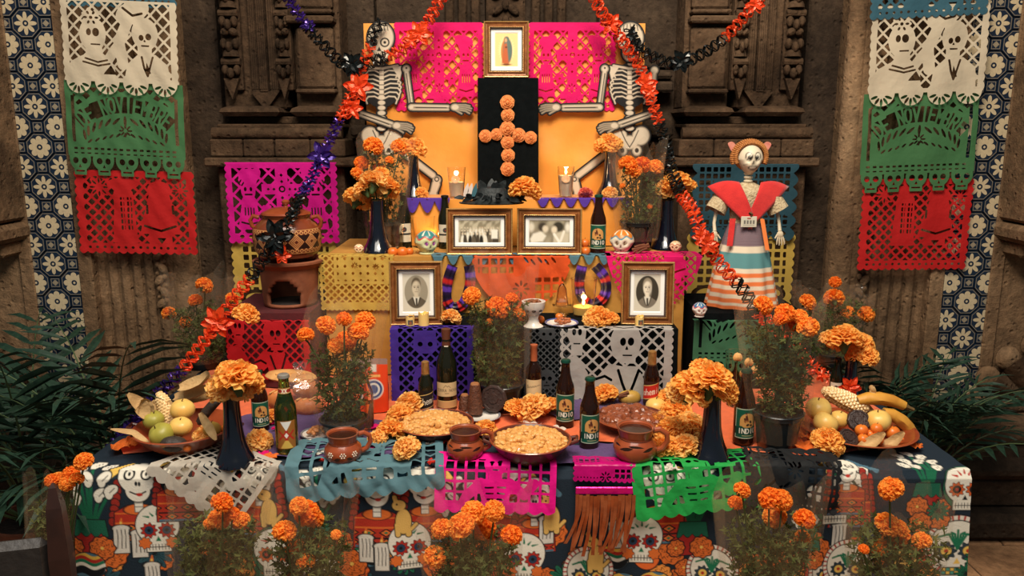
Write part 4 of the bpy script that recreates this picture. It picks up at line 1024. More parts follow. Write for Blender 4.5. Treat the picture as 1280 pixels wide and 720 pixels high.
# copper foil fringe
fr = thing('foil_fringe', 'copper foil fringe of hanging strips below the short magenta paper', 'fringe', (clp(757, 580)[0], YE - .03, TZ - .045))
COPPER = mat('copper_foil', (196, 104, 58), .36, (150, 72, 38), 30, .12, 40, metal=.6)
MB().cbox((0, -.012, .0), (.17, .006, .022), .002).obj('band', mat('magenta_foil', (226, 14, 130), .25, metal=.5, bump=.3), fr)
rr = random.Random(5)
for k in range(17):
    x0 = -.08 + .16 * k / 16; L = rr.uniform(.13, .18); sway = rr.uniform(-.03, .01) - .015; ph = rr.uniform(0, 6)
    MB().grid(lambda u, v: (x0 + (u - .5) * .010 + sway * v * v, -.018 - rr.uniform(0, .001) - .003 * math.sin(v * 9 + ph) - .02 * v - (k % 3) * .004, -.01 - L * v), 1, 10).obj('foil_strip', COPPER, fr, smooth=False)

# ================================================================== OBJECT KIT
ZT = TZ + .0145     # what stands on the felt
def yb0(px, py, z):
    y = PZ(px, py, z).y
    for zz, a, b in ((Z4, 3.30, 3.42), (Z3, 3.05, 3.20), (Z2, 2.77, 2.93)):
        if abs(z - zz) < .012: y = min(max(y, a), b)
    return y
def on(px, py, z, r=0.0):
    p = PZ(px, py, z); return Vector((p.x, p.y + r * .85, z))
# ---------------------------------------------------- picture frames
GILT = mat('gilt_wood', (150, 92, 44), .38, (112, 64, 28), 40, .15, 90, metal=.25)
GILT_L = mat('gilt_bead', (226, 184, 116), .3, (180, 130, 70), 300, metal=.6)
MATB = mat('mat_board', (240, 238, 232), .8)
def ringmesh(w, h, prof):
    vs = []; fs = []
    for i, y in prof:
        vs += [(-w / 2 + i, y, i), (w / 2 - i, y, i), (w / 2 - i, y, h - i), (-w / 2 + i, y, h - i)]
    for k in range(len(prof) - 1):
        for q in range(4): a = k * 4 + q; b = k * 4 + (q + 1) % 4; fs.append((a, b, b + 4, a + 4))
    return vs, fs
def frame(label, px0, px1, pyt, pyb, Y, paintfn, z, lean=.12, mould=.031, mt=.0145, rot=0.0, rail=None):
    c = PY((px0 + px1) / 2, pyb, Y); w = (px1 - px0) * mpp((px0 + px1) / 2, (pyt + pyb) / 2, Y); h = (pyb - pyt) * mpp((px0 + px1) / 2, (pyt + pyb) / 2, Y) * 1.0
    t = thing('picture_frame', label, 'picture frame', (c.x, Y, z), (-lean, 0, rot), None)
    k = mould / .034
    MB().add(*ringmesh(w, h, [(0, .012), (0, -.010), (.003 * k, -.013), (.006 * k, -.012)])).obj('outer_edge', GILT_L, t, smooth=False)
    MB().add(*ringmesh(w, h, [(.006 * k, -.012), (.010 * k, -.006), (.018 * k, -.005), (.024 * k, -.011), (.027 * k, -.011)])).obj('moulding', GILT, t, smooth=False)
    b = MB(); iw, ih = w - 2 * .0285 * k, h - 2 * .0285 * k; n1, n2 = int(iw / .005), int(ih / .005)
    for q in range(n1):
        for zz in (.0285 * k, h - .0285 * k): b.ball((-iw / 2 + iw * (q + .5) / n1, -.0115, zz), (.0023, .0018, .0016), 6, 4)
    for q in range(n2):
        for xx in (-iw / 2, iw / 2): b.ball((xx, -.0115, .0285 * k + ih * (q + .5) / n2), (.0016, .0018, .0023), 6, 4)
    b.obj('beaded_edge', GILT_L, t)
    MB().add(*ringmesh(w, h, [(.030 * k, -.011), (.034 * k, -.004), (.036 * k, .004)])).obj('inner_slope', mat('dark_rebate', (64, 34, 20), .5), t, smooth=False)
    m0 = mould + .001
    MB().add(*ringmesh(w, h, [(m0, .004), (m0 + mt * .75, .0035), (m0 + mt, .006)])).obj('mat_board', MATB, t, smooth=False)
    pw, ph = w - 2 * (m0 + mt * .98), h - 2 * (m0 + mt * .98)
    nx = 70; ny = int(nx * ph / pw); PAINT_AA[0] = .018
    me = print_grid(pw, ph, nx, ny, lambda x, y: (x - pw / 2, 0 * x + .0062, h - (m0 + mt * .98) - y), lambda x, y: paintfn(x / pw, y / pw, ph / pw))
    me.materials.append(printed('photo_print', .35)); link('photograph', me, t)
    MB().cbox((0, .014, h / 2), (w - .008, .006, h - .008), .001).obj('backing', WOOD_D, t)
    s_ = MB(); s_.cbox((0, 0, 0), (.04, .004, h * .55), .001); s_.xf(Matrix.Translation((0, .017 + math.tan(.25) * h * .28, h * .285)) @ Matrix.Rotation(-.25, 4, 'X')); s_.obj('easel_leg', WOOD_D, t)
    return t
def noise2(x, y, s, seed=0):
    return np.sin(x * s + seed) * np.sin(y * s * 1.13 + seed * 2) + .5 * np.sin(x * s * 2.3 + y * s * 1.7 + seed * 3)
def portrait(suit, bg, hair, fair):
    def f(x, y, a):
        c = np.repeat(lin((206, 198, 180))[None], len(x), 0); ov = fE(x, y, .5, a * .47, .44, a * .44)
        paint(c, ov, bg, .03); r = c.copy()
        paint(c, fP(x, y, [(.08, a), (.14, a * .74), (.34, a * .62), (.66, a * .62), (.9, a * .74), (.95, a)]), suit, .03)
        paint(c, fP(x, y, [(.38, a * .60), (.62, a * .60), (.54, a * .82), (.47, a * .82)]), (214, 208, 192), .03)
        paint(c, fP(x, y, [(.47, a * .64), (.54, a * .64), (.55, a * .84), (.48, a * .86)]), (70, 64, 56), .02)
        paint(c, fR(x, y, .42, a * .48, .58, a * .62), fair, .05)
        paint(c, fE(x, y, .5, a * .28, .175, a * .19), hair, .04)
        paint(c, fE(x, y, .5, a * .37, .155, a * .185), fair, .05)
        paint(c, fE(x, y, .60, a * .40, .05, a * .13), tuple(int(q * .82) for q in fair), .09)
        for q in (.44, .565): paint(c, fE(x, y, q, a * .355, .03, a * .013), (70, 60, 52), .02); paint(c, fL(x, y, [(q - .04, a * .325), (q + .04, a * .32)], .008), (96, 84, 72), .02)
        paint(c, fL(x, y, [(.505, a * .36), (.515, a * .42), (.49, a * .425)], .008), (150, 138, 120), .02)
        paint(c, fL(x, y, [(.455, a * .47), (.55, a * .47)], .009), (118, 98, 86), .02)
        paint(c, fL(x, y, [(.34, a * .63), (.45, a * .84)], .012), tuple(int(q * .6) for q in suit), .02); paint(c, fL(x, y, [(.66, a * .63), (.55, a * .84)], .012), tuple(int(q * .6) for q in suit), .02)
        k = np.clip(ov / .03 + .5, 0, 1)[:, None]; return lin((206, 198, 180))[None] * (1 - k) + c * k
    return f
def crowd(x, y, a):
    c = np.repeat(lin((188, 178, 152))[None], len(x), 0); paint(c, y - a * .8, (150, 138, 112), .1); rr = random.Random(4)
    paint(c, I(noise2(x, y, 18, 1) * .1, .35 * a - y), (140, 130, 106), .1)
    for row, (yy, n) in enumerate(((.34, 13), (.46, 12), (.6, 10))):
        for k in range(n):
            cx = .08 + .84 * (k + rr.uniform(-.2, .2)) / (n - 1); d = rr.random() < .5; s_ = .9 + .25 * row
            paint(c, fE(x, y, cx, a * yy + .12 * s_, .032 * s_, .10 * s_), rr.choice([(40, 36, 30), (70, 62, 50), (228, 222, 204), (96, 86, 70)]), .02)
            paint(c, fE(x, y, cx, a * yy, .017 * s_, .022 * s_), (206, 190, 162), .015)
    paint(c, fR(x, y, .78, a * .42, .93, a * .82), (232, 228, 212), .03)
    return c
def lounging(x, y, a):
    c = np.repeat(lin((168, 158, 134))[None], len(x), 0)
    paint(c, noise2(x, y, 9, 2) * .1, (120, 110, 90), .15)
    paint(c, fP(x, y, [(.02, a * .85), (.1, a * .6), (.3, a * .5), (.42, a * .7), (.34, a * .95), (.05, a)]), (226, 220, 202), .05)
    paint(c, fE(x, y, .33, a * .30, .10, a * .2), (62, 54, 44), .05); paint(c, fE(x, y, .40, a * .38, .07, a * .15), (214, 200, 174), .05)
    paint(c, fE(x, y, .72, a * .28, .13, a * .22), (58, 52, 42), .05); paint(c, fE(x, y, .62, a * .42, .07, a * .16), (220, 206, 180), .05)
    paint(c, fP(x, y, [(.6, a * .6), (.8, a * .5), (.98, a * .6), (.98, a), (.6, a)]), (196, 186, 162), .05); paint(c, fL(x, y, [(.62, a * .62), (.74, a * .95)], .03), (236, 230, 214), .03); paint(c, fL(x, y, [(.86, a * .5), (.78, a * .92)], .03), (232, 224, 206), .03)
    paint(c, fE(x, y, .95, a * .3, .06, a * .2), (226, 220, 204), .06); paint(c, fE(x, y, .05, a * .3, .07, a * .2), (212, 204, 184), .06)
    return c
def holy(x, y, a):
    """plain devotional print: a robed figure in a golden glow"""
    c = np.repeat(lin((236, 206, 140))[None], len(x), 0)
    d = np.hypot((x - .5) * 1.6, (y - a * .5)); an = np.arctan2(y - a * .5, x - .5)
    paint(c, .5 + .05 * np.cos(an * 24) - d, (244, 226, 168), .2)
    paint(c, U(fE(x, y, .5, a * .56, .24, a * .40), fE(x, y, .5, a * .22, .13, a * .12)), (196, 120, 60), .04)
    paint(c, U(fE(x, y, .56, a * .52, .20, a * .36), fE(x, y, .52, a * .20, .11, a * .10)), (92, 112, 104), .05)
    paint(c, fP(x, y, [(.40, a * .32), (.52, a * .30), (.60, a * .90), (.30, a * .90)]), (190, 96, 54), .06)
    paint(c, fE(x, y, .48, a * .21, .055, a * .06), (208, 160, 118), .04); paint(c, fE(x, y, .49, a * .42, .05, a * .03), (110, 60, 36), .04)
    paint(c, fE(x, y, .5, a * .94, .2, a * .03), (120, 64, 30), .04)
    return c
frame('gilt frame with a sepia photograph of a crowd standing in rows', 558, 641, 259, 317, 3.045, crowd, Z3 + .002, .10)
frame('gilt frame with a sepia photograph of two people lounging', 646, 727, 258, 316, 3.045, lounging, Z3 + .002, .10, rot=-.04)
frame('gilt portrait frame with a suited man in a pale oval beside the twin votive candles', 488, 554, 331, 411, Y2 + .055, portrait((92, 82, 68), (150, 140, 120), (92, 80, 64), (200, 186, 160)), Z2 + .002, .08, rot=.05)
frame('gilt portrait frame with a suited man in a dark oval above the white cut paper', 776, 841, 325, 404, Y2 + .06, portrait((120, 110, 96), (62, 56, 46), (146, 134, 114), (226, 214, 192)), Z2 + .002, .08, rot=-.05)
frame('gilt frame with a golden devotional print on top of the black pillar', 605, 661, 29, 97, YP + .03, holy, zp + .0015, .04, mould=.028, mt=.017)

# ---------------------------------------------------- marigolds
def petal_ball(seed, n=150, lo=-.55, plen=.55, pw=.26, jag=.12, flat=1.0, droop=.15, core=.70):
    r = random.Random(seed); mb = MB(); ga = PI * (3 - math.sqrt(5))
    for i in range(n):
        z = 1 - (1 - lo) * (i + .5) / n; rad = math.sqrt(max(0, 1 - z * z)); a = ga * i + r.uniform(-.2, .2)
        d = Vector((rad * math.cos(a), rad * math.sin(a), z)); d = (d + Vector((r.uniform(-.15, .15), r.uniform(-.15, .15), r.uniform(-.12, .12)))).normalized()
        u = d.cross(Vector((r.uniform(-1, 1), r.uniform(-1, 1), r.uniform(-1, 1)))).normalized(); v = d.cross(u)
        R0 = 1 - plen; w = pw * r.uniform(.75, 1.2); L = r.uniform(.9, 1.08)
        cup = v * r.uniform(-.12, .12); dn = Vector((0, 0, -droop * rad * r.uniform(.4, 1.3)))
        b0, b1 = d * R0 - u * w * .3, d * R0 + u * w * .3
        m0, m1 = d * (R0 + plen * .62 * L) - u * w + cup + dn * .4, d * (R0 + plen * .62 * L) + u * w + cup + dn * .4
        mc = d * (R0 + plen * .68 * L) - cup * .8 + dn * .4
        t0 = d * (R0 + plen * (L - jag * r.random())) - u * w * .75 + cup * 1.6 + dn; t1 = d * (R0 + plen * (L - jag * r.random())) + u * w * .75 + cup * 1.6 + dn; tc = d * (R0 + plen * (L + .04)) + dn - cup * .6
        vs = [Vector((p.x, p.y, p.z * flat)) for p in (b0, b1, m0, mc, m1, t0, tc, t1)]
        mb.add(vs, [(0, 1, 4, 3, 2), (2, 3, 6, 5), (3, 4, 7, 6)])
    mb.ball((0, 0, .08), (core, core, core * flat), 12, 8)  # inner ball, added beneath the petals to lighten the shaded gaps between them
    return mb
def petalmat(name, c, c2, tr=.35):
    m, nt, b = newmat(name); N = nt.nodes; K = nt.links
    tc = N.new('ShaderNodeTexCoord'); n = N.new('ShaderNodeTexNoise'); n.inputs['Scale'].default_value = 5; n.inputs['Detail'].default_value = 3
    r = N.new('ShaderNodeValToRGB'); r.color_ramp.elements[0].position = .3; r.color_ramp.elements[1].position = .7; r.color_ramp.elements[0].color = L4(c); r.color_ramp.elements[1].color = L4(c2)
    K.new(tc.outputs['Object'], n.inputs['Vector']); K.new(n.outputs['Fac'], r.inputs[0]); K.new(r.outputs[0], b.inputs['Base Color']); b.inputs['Roughness'].default_value = .75; b.inputs['Specular IOR Level'].default_value = .2
    t = N.new('ShaderNodeBsdfTranslucent'); K.new(r.outputs[0], t.inputs[0]); mx = N.new('ShaderNodeMixShader'); mx.inputs[0].default_value = tr
    K.new(b.outputs[0], mx.inputs[1]); K.new(t.outputs[0], mx.inputs[2]); K.new(mx.outputs[0], N['Material Output'].inputs['Surface']); return m
PM_F = petalmat('marigold_petal', (255, 148, 44), (255, 186, 84), .45); PM_D = petalmat('marigold_petal_deep', (250, 130, 36), (255, 164, 62), .45)
PM_S = petalmat('silk_petal', (255, 182, 76), (255, 210, 122), .45); PM_S2 = petalmat('silk_petal_pale', (255, 192, 96), (255, 222, 146), .45)
FRESH = [petal_ball(s, 170, -.75, .5, .20, .12, .86).mesh('marigold_head', m, False) for s, m in ((1, PM_F), (2, PM_F), (3, PM_D))]
SILK = [petal_ball(s, 150, -.45, .68, .27, .2, .78, .22, .56).mesh('marigold_bloom', m, False) for s, m in ((4, PM_S), (5, PM_S), (6, PM_S2))]
GREEN = mat('stem_green', (52, 74, 34), .6, (70, 88, 40), 30)
CALYX = MB().lathe([(.10, -.9), (.16, -.75), (.3, -.45), (.42, -.25)], 8).mesh('calyx', GREEN)
fc = [0]
def bloom(parent, loc, r, kind='silk', rot=None, name=None):
    fc[0] += 1; k = fc[0]; ms = SILK if kind == 'silk' else FRESH
    rot = rot or (random.uniform(.15, .75), random.uniform(-.4, .4), random.uniform(0, 6))
    o = link(name or 'flower_head', ms[k % 3], parent, loc, rot, r); 
    if parent is not None: link('calyx', CALYX, o)
    return o
def loose(label, px, py, rpx, z, kind='silk', tilt=None, dz=.70):
    m = mpp(px, py, PZ(px, py + rpx * .7, z).y); r = rpx * m; yy = yb0(px, py + rpx * .75, z); p = Vector((PY(px, py, yy).x, yy, z))
    fc[0] += 1; o = link('marigold_flower', (SILK if kind == 'silk' else FRESH)[fc[0] % 3], None, (p.x, p.y + r * .5, z + r * dz), tilt or (random.uniform(.2, .6), random.uniform(-.3, .3), random.uniform(0, 6)), r)
    return tag(o, label, 'flower', 'loose marigold blooms')
def bunch(label, base, heads, Y, kind='silk', stems=True, cat='bouquet', group=None, dy=.03, name='marigold_bouquet'):
    """flowers whose stems meet at base (a point in space); heads given as photo px,py,radius px"""
    t = thing(name, label, cat, base, 0, group); b = Vector(base)
    for i, (px, py, rp) in enumerate(heads):
        y = Y + dy * ((i % 3) - 1); p = PY(px, py, y); r = rp * mpp(px, py, y)
        bloom(t, p - b, r, kind)
        if stems:
            q = p - b; MB().tube([(0, 0, 0), (q.x * .25, q.y * .25, q.z * .5), (q.x * .85, q.y * .85, q.z - r * .5), tuple(q - Vector((0, 0, r * .3)))], .0025, 5).obj('stem', GREEN, t)
    return t
# ---------------------------------------------------- navy vases
NAVYG = mat('navy_glaze', (12, 15, 30), .14, (9, 11, 20), 30, coat=.7, spec=.7)
def vase(label, px, pyb, pyt, z, rw=None):
    Y = yb0(px, pyb, z) + .04; p = Vector((PY(px, pyb, Y).x, Y, z)); h = PY(px, pyt, Y).z - z; k = h / .22
    t = thing('bud_vase', label, 'vase', p, 0, 'navy ceramic bud vases')
    MB().lathe([(.060 * k, 0), (.066 * k, .003 * k), (.065 * k, .010 * k), (.056 * k, .026 * k), (.046 * k, .046 * k), (.038 * k, .07 * k), (.0315 * k, .105 * k), (.028 * k, .15 * k), (.026 * k, .19 * k), (.027 * k, .22 * k), (.023 * k, .22 * k), (.019 * k, .20 * k), (.016 * k, .15 * k)], 8, cap1=True).obj('body', NAVYG, t, smooth=50)
    MB().lathe([(.027 * k, .2185 * k), (.0285 * k, .2205 * k), (.027 * k, .2225 * k), (.023 * k, .2215 * k)], 20, cap0=False, cap1=False).obj('rim', NAVYG, t)
    return p + Vector((0, 0, h * .9)), Y
def vased(vl, fl, px, pyb, pyt, z, heads, **k):
    b, Y = vase(vl, px, pyb, pyt, z); bunch(fl, b, [(a, c, r * 1.14) for a, c, r in heads], Y, **k)
vased('navy bud vase standing beside the green apple bowl at the table edge', 'ruffled orange silk marigolds in the navy vase beside the green apple bowl', 295, 586, 494, ZT, [(296, 471, 25), (279, 482, 20), (310, 478, 19), (285, 463, 14), (302, 488, 14)])
vased('navy bud vase standing on the green cut paper edge beside the green labelled bottle', 'large silk marigolds in the navy vase above the green cut paper', 887, 581, 490, ZT, [(890, 475, 26), (868, 484, 25), (852, 487, 18), (906, 487, 18), (880, 462, 16)])
vased('navy bud vase on the yellow paper step beside the small white skull', 'orange silk marigolds with a drooping gerbera on the yellow paper step', 473, 318, 250, Z3, [(468, 228, 17), (484, 234, 15), (448, 247, 16), (455, 236, 13), (476, 217, 10)])
vased('navy bud vase on the pink paper step beside the cellophane marigolds', 'orange silk marigolds in the navy vase on the pink paper end of the ochre step', 832, 313, 250, Z3, [(845, 228, 17), (835, 234, 14), (857, 236, 13)])
vased('navy bud vase on the top step beside the candle glass with pale wax', 'orange silk marigolds in the top step vase near the pale candle', 518, 251, 195, Z4, [(519, 184, 14), (505, 182, 11)])
vased('navy bud vase on the top step beside the candle with the round sticker', 'orange silk marigolds in the top step vase near the stickered candle', 762, 243, 187, Z4, [(762, 178, 13), (752, 181, 10), (769, 179, 9)])
vased('navy bud vase behind the banana plate next to the palm', 'yellow orange silk marigolds in the vase behind the banana plate', 1060, 508, 448, ZT, [(1055, 422, 20), (1074, 430, 17), (1040, 425, 14), (1084, 444, 14), (1070, 444, 12)])

# ---------------------------------------------------- loose blooms
for (px, py, r, z, l) in (
    (666, 511, 20, ZT, 'silk marigold lying before the pale wine label bottle'), (648, 513, 16, ZT, 'silk marigold lying between the flower bucket and the pale wine label bottle'), (687, 509, 13, ZT, 'silk marigold lying against the green labelled bottle by the grey paper'),
    (510, 507, 18, ZT, 'silk marigold lying behind the first rice dish below the purple paper'), (497, 522, 17, ZT, 'silk marigold lying against the rice dish rim'), (488, 540, 17, ZT, 'silk marigold lying on the felt between pot and rice dish'), (470, 549, 12, ZT, 'silk marigold lying against the black flower pot by the painted mug'),
    (836, 500, 15, ZT, 'silk marigold lying beside the red labelled bottle'), (850, 517, 19, ZT, 'silk marigold lying between the mole dish and the navy vase'), (868, 536, 21, ZT, 'silk marigold lying against the navy vase on the orange felt'), (842, 541, 21, ZT, 'silk marigold lying above the handle of the plain mug'), (832, 560, 17, ZT, 'silk marigold lying against the handle side of the plain mug'), (858, 560, 18, ZT, 'silk marigold lying before the navy vase foot'), (826, 527, 13, ZT, 'silk marigold lying at the rim of the mole dish'),
    (757, 494, 15, ZT, 'silk marigold lying behind the cinnamon sticks'), (322, 551, 15, ZT, 'silk marigold lying behind the vase beside the green apple bowl'), (338, 522, 11, ZT, 'silk marigold lying between the green glass bottle and the bread'), (608, 538, 14, ZT, 'silk marigold lying behind the handle of the middle mug'), (506, 561, 16, ZT + .02, 'torn silk marigold lying on the slate blue paper'),
    (750, 399, 15, Z2, 'silk marigold lying beside the nut saucer on the black riser'), (763, 402, 11, Z2, 'silk marigold lying below the candle glass on the black riser'), (741, 401, 11, Z2, 'silk marigold lying at the rim of the nut saucer'),
    (655, 235, 17, Z4 + .02, 'silk marigold lying on the black feather hat'), (664, 238, 13, Z4 + .02, 'silk marigold lying at the outer edge of the black feather hat'),
    (563, 397, 12, Z2, 'silk marigold lying on the black riser beside the pale oval portrait'), (305, 393, 15, ZB, 'silk marigold lying on the red riser beside the clay stove'), (526, 247, 9, Z4, 'silk marigold lying at the foot of the top step vase near the pale candle'), (763, 243, 9, Z4, 'small silk marigold lying at the foot of the top step vase near the stickered candle'),
    (1040, 553, 19, ZT, 'silk marigold leaning on the rim of the banana plate')):
    loose(l, px, py, r * 1.15, z)
pk_ = loose('pink frilled flower lying on the top step beside the stickered candle', 732, 246, 10, Z4)
pk_.data = pk_.data.copy(); pk_.data.materials[0] = petalmat('pink_petal', (240, 130, 110), (250, 160, 140))

# ================================================================== BOTTLES
BROWN = glassmat('amber_glass', (46, 22, 12), .06, 1.5, .45); DKGLASS = glassmat('dark_bottle_glass', (30, 30, 18), .06, 1.5, .25); GREENG = glassmat('green_glass', (120, 176, 84), .04, 1.5, .96); CLEAR = glassmat('clear_glass', (255, 252, 244), .02, 1.45)
BEER = [(.028, 0), (.0315, .004), (.0315, .128), (.0295, .143), (.0225, .163), (.0172, .184), (.0148, .207), (.0142, .220), (.0155, .2225), (.0155, .230), (.0138, .232)]
WINE = [(.036, 0), (.0385, .004), (.0385, .155), (.036, .180), (.024, .215), (.016, .24), (.0145, .285), (.0165, .288), (.0165, .298), (.013, .30)]
SLIM = [(.034, 0), (.036, .004), (.036, .165), (.033, .185), (.018, .205), (.0145, .215), (.0145, .275), (.016, .278), (.016, .286), (.013, .288)]
PRINTL = printed('label_print', .5)
def wrap_label(parent, name, r, z0, z1, ang, fn, yaw=0., aa=.0012, r2=None):
    w = r * ang; h = z1 - z0; PAINT_AA[0] = aa; r2 = r2 or r
    def place(x, y):
        a = -PI / 2 + (x / w - .5) * ang + yaw; rr = r2 + (r - r2) * y / h; return rr * np.cos(a), rr * np.sin(a), z1 - y
    me = print_grid(w, h, max(24, int(w / .0011)), max(10, int(h / .0011)), place, lambda x, y: fn(x, y, w, h))
    me.materials.append(PRINTL); return link(name, me, parent)
def base_col(x, c): return np.repeat(lin(c)[None], len(x), 0)
def l_indio(x, y, w, h):
    c = base_col(x, (20, 84, 64)); cx = w * .5
    paint(c, .0012 - np.abs(fR(x, y, .002, .002, w - .002, h - .002)), (190, 196, 170))
    paint(c, U(fC(x, y, cx, h * .40, h * .25), fR(x, y, cx - h * .25, h * .40, cx + h * .25, h * .58)), (206, 150, 84))
    rr = random.Random(2)
    for q in range(9): paint(c, I(fE(x, y, cx + rr.uniform(-.012, .012), h * rr.uniform(.3, .56), .005, .0035, rr.uniform(0, 3)), fC(x, y, cx, h * .42, h * .25)), rr.choice([(70, 42, 26), (46, 40, 34), (150, 90, 48)]))
    paint(c, fK(x, y, cx - .006, h * .14, cx - .003, h * .34, .0022, .004), (86, 44, 30)); paint(c, fC(x, y, cx - .006, h * .20, .003), (180, 130, 90))
    paint(c, fR(x, y, 0, h * .62, w, h * .86), (14, 60, 48)); paint(c, fText(x, y, 'INDIO', cx, h * .74, h * .155, .0026, .2, .6), (236, 232, 214))
    paint(c, fR(x, y, cx - .016, h * .89, cx + .016, h * .905), (206, 190, 140)); return c
def l_xx(x, y, w, h):
    c = base_col(x, (150, 96, 40)); cx = w * .5
    paint(c, fP(x, y, [(cx - .016, .002), (cx + .016, .002), (cx, h * .36)]), (222, 222, 214)); paint(c, fP(x, y, [(cx - .018, h * .98), (cx + .018, h * .98), (cx, h * .62)]), (206, 170, 80))
    for q in (-.009, .009): paint(c, fText(x, y, 'X', cx + q, h * .52, h * .30, .005, 0, .9), (176, 36, 28))
    paint(c, .006 - np.abs(x - cx) - np.abs(y - h * .52) * .7, (226, 220, 206)); return c
def l_band(col, txt=None, tc=(236, 228, 206), th=.55, tw=.0012):
    def f(x, y, w, h):
        c = base_col(x, col); paint(c, .0012 - np.abs(y - .0025), (206, 176, 110)); paint(c, .0012 - np.abs(y - h + .0025), (206, 176, 110))
        if txt: paint(c, fText(x, y, txt, w / 2, h / 2, h * th, tw, .25, .6), tc)
        return c
    return f
def l_bohemia(bg):
    def f(x, y, w, h):
        c = base_col(x, (56, 26, 18) if bg == 'r' else (22, 20, 20)); yy = y + (x - w / 2) * .22
        paint(c, .5 * h * .62 - np.abs(yy - h * .48), (186, 40, 30) if bg == 'r' else (34, 30, 30)); paint(c, .0014 - np.abs(np.abs(yy - h * .48) - h * .31), (214, 180, 110))
        paint(c, fText(x, yy, 'bohemia', w / 2, h * .47, h * .30, .0022, .12, .36), (236, 226, 204)); return c
    return f
def l_terra(x, y, w, h):
    c = base_col(x, (206, 178, 132)); cx = w / 2
    paint(c, fText(x, y, 'TERRA NOVA', cx, h * .56, h * .19, .0014, .25, .62), (60, 44, 34)); paint(c, fL(x, y, [(cx - .012, h * .36), (cx - .004, h * .18), (cx + .003, h * .3), (cx + .007, h * .22), (cx + .014, h * .36)], .0008), (70, 52, 40)); paint(c, fR(x, y, cx - .008, h * .75, cx + .008, h * .79), (90, 70, 52)); return c
def l_script(x, y, w, h):
    c = base_col(x, (214, 186, 142)); cx = w / 2
    pts = [(cx - .03 + .0016 * q, h * .34 - q * .0003 + .004 * math.sin(q * 1.05) * (1 if q < 26 else .3)) for q in range(38)]
    paint(c, fL(x, y, pts, .0009), (60, 40, 30)); paint(c, fText(x, y, 'F', cx - .028, h * .30, .012, .0014), (60, 40, 30)); paint(c, fR(x, y, cx - .02, h * .66, cx + .02, h * .675), (150, 120, 86)); paint(c, fR(x, y, cx - .016, h * .74, cx + .016, h * .75), (150, 120, 86)); return c
def l_plain(x, y, w, h):
    c = base_col(x, (206, 196, 172)); paint(c, fC(x, y, w / 2, h * .32, h * .14), (60, 60, 58)); paint(c, fC(x, y, w / 2, h * .32, .002), (190, 40, 34)); paint(c, fR(x, y, 0, h * .52, w, h * .62), (40, 42, 40)); return c
def cap(parent, col, z, r=.0158):
    MB().lathe([(r + .0012, z - .004), (r + .0008, z), (r, z + .004), (r * .8, z + .0062), (.002, z + .0066)], 42, lobes=lambda a, zz: 1 + (.03 * math.cos(21 * a) if zz < z + .001 else 0)).obj('crown_cap', mat('cap_' + col, {'green': (20, 74, 58), 'silver': (150, 146, 138), 'black': (24, 24, 24)}[col], .35, metal=.4), parent)
GOLDF = mat('gold_foil', (206, 160, 96), .3, (170, 122, 62), 60, .3, 120, metal=.7); RUST = mat('rust_capsule', (176, 92, 56), .4, bump=.1)
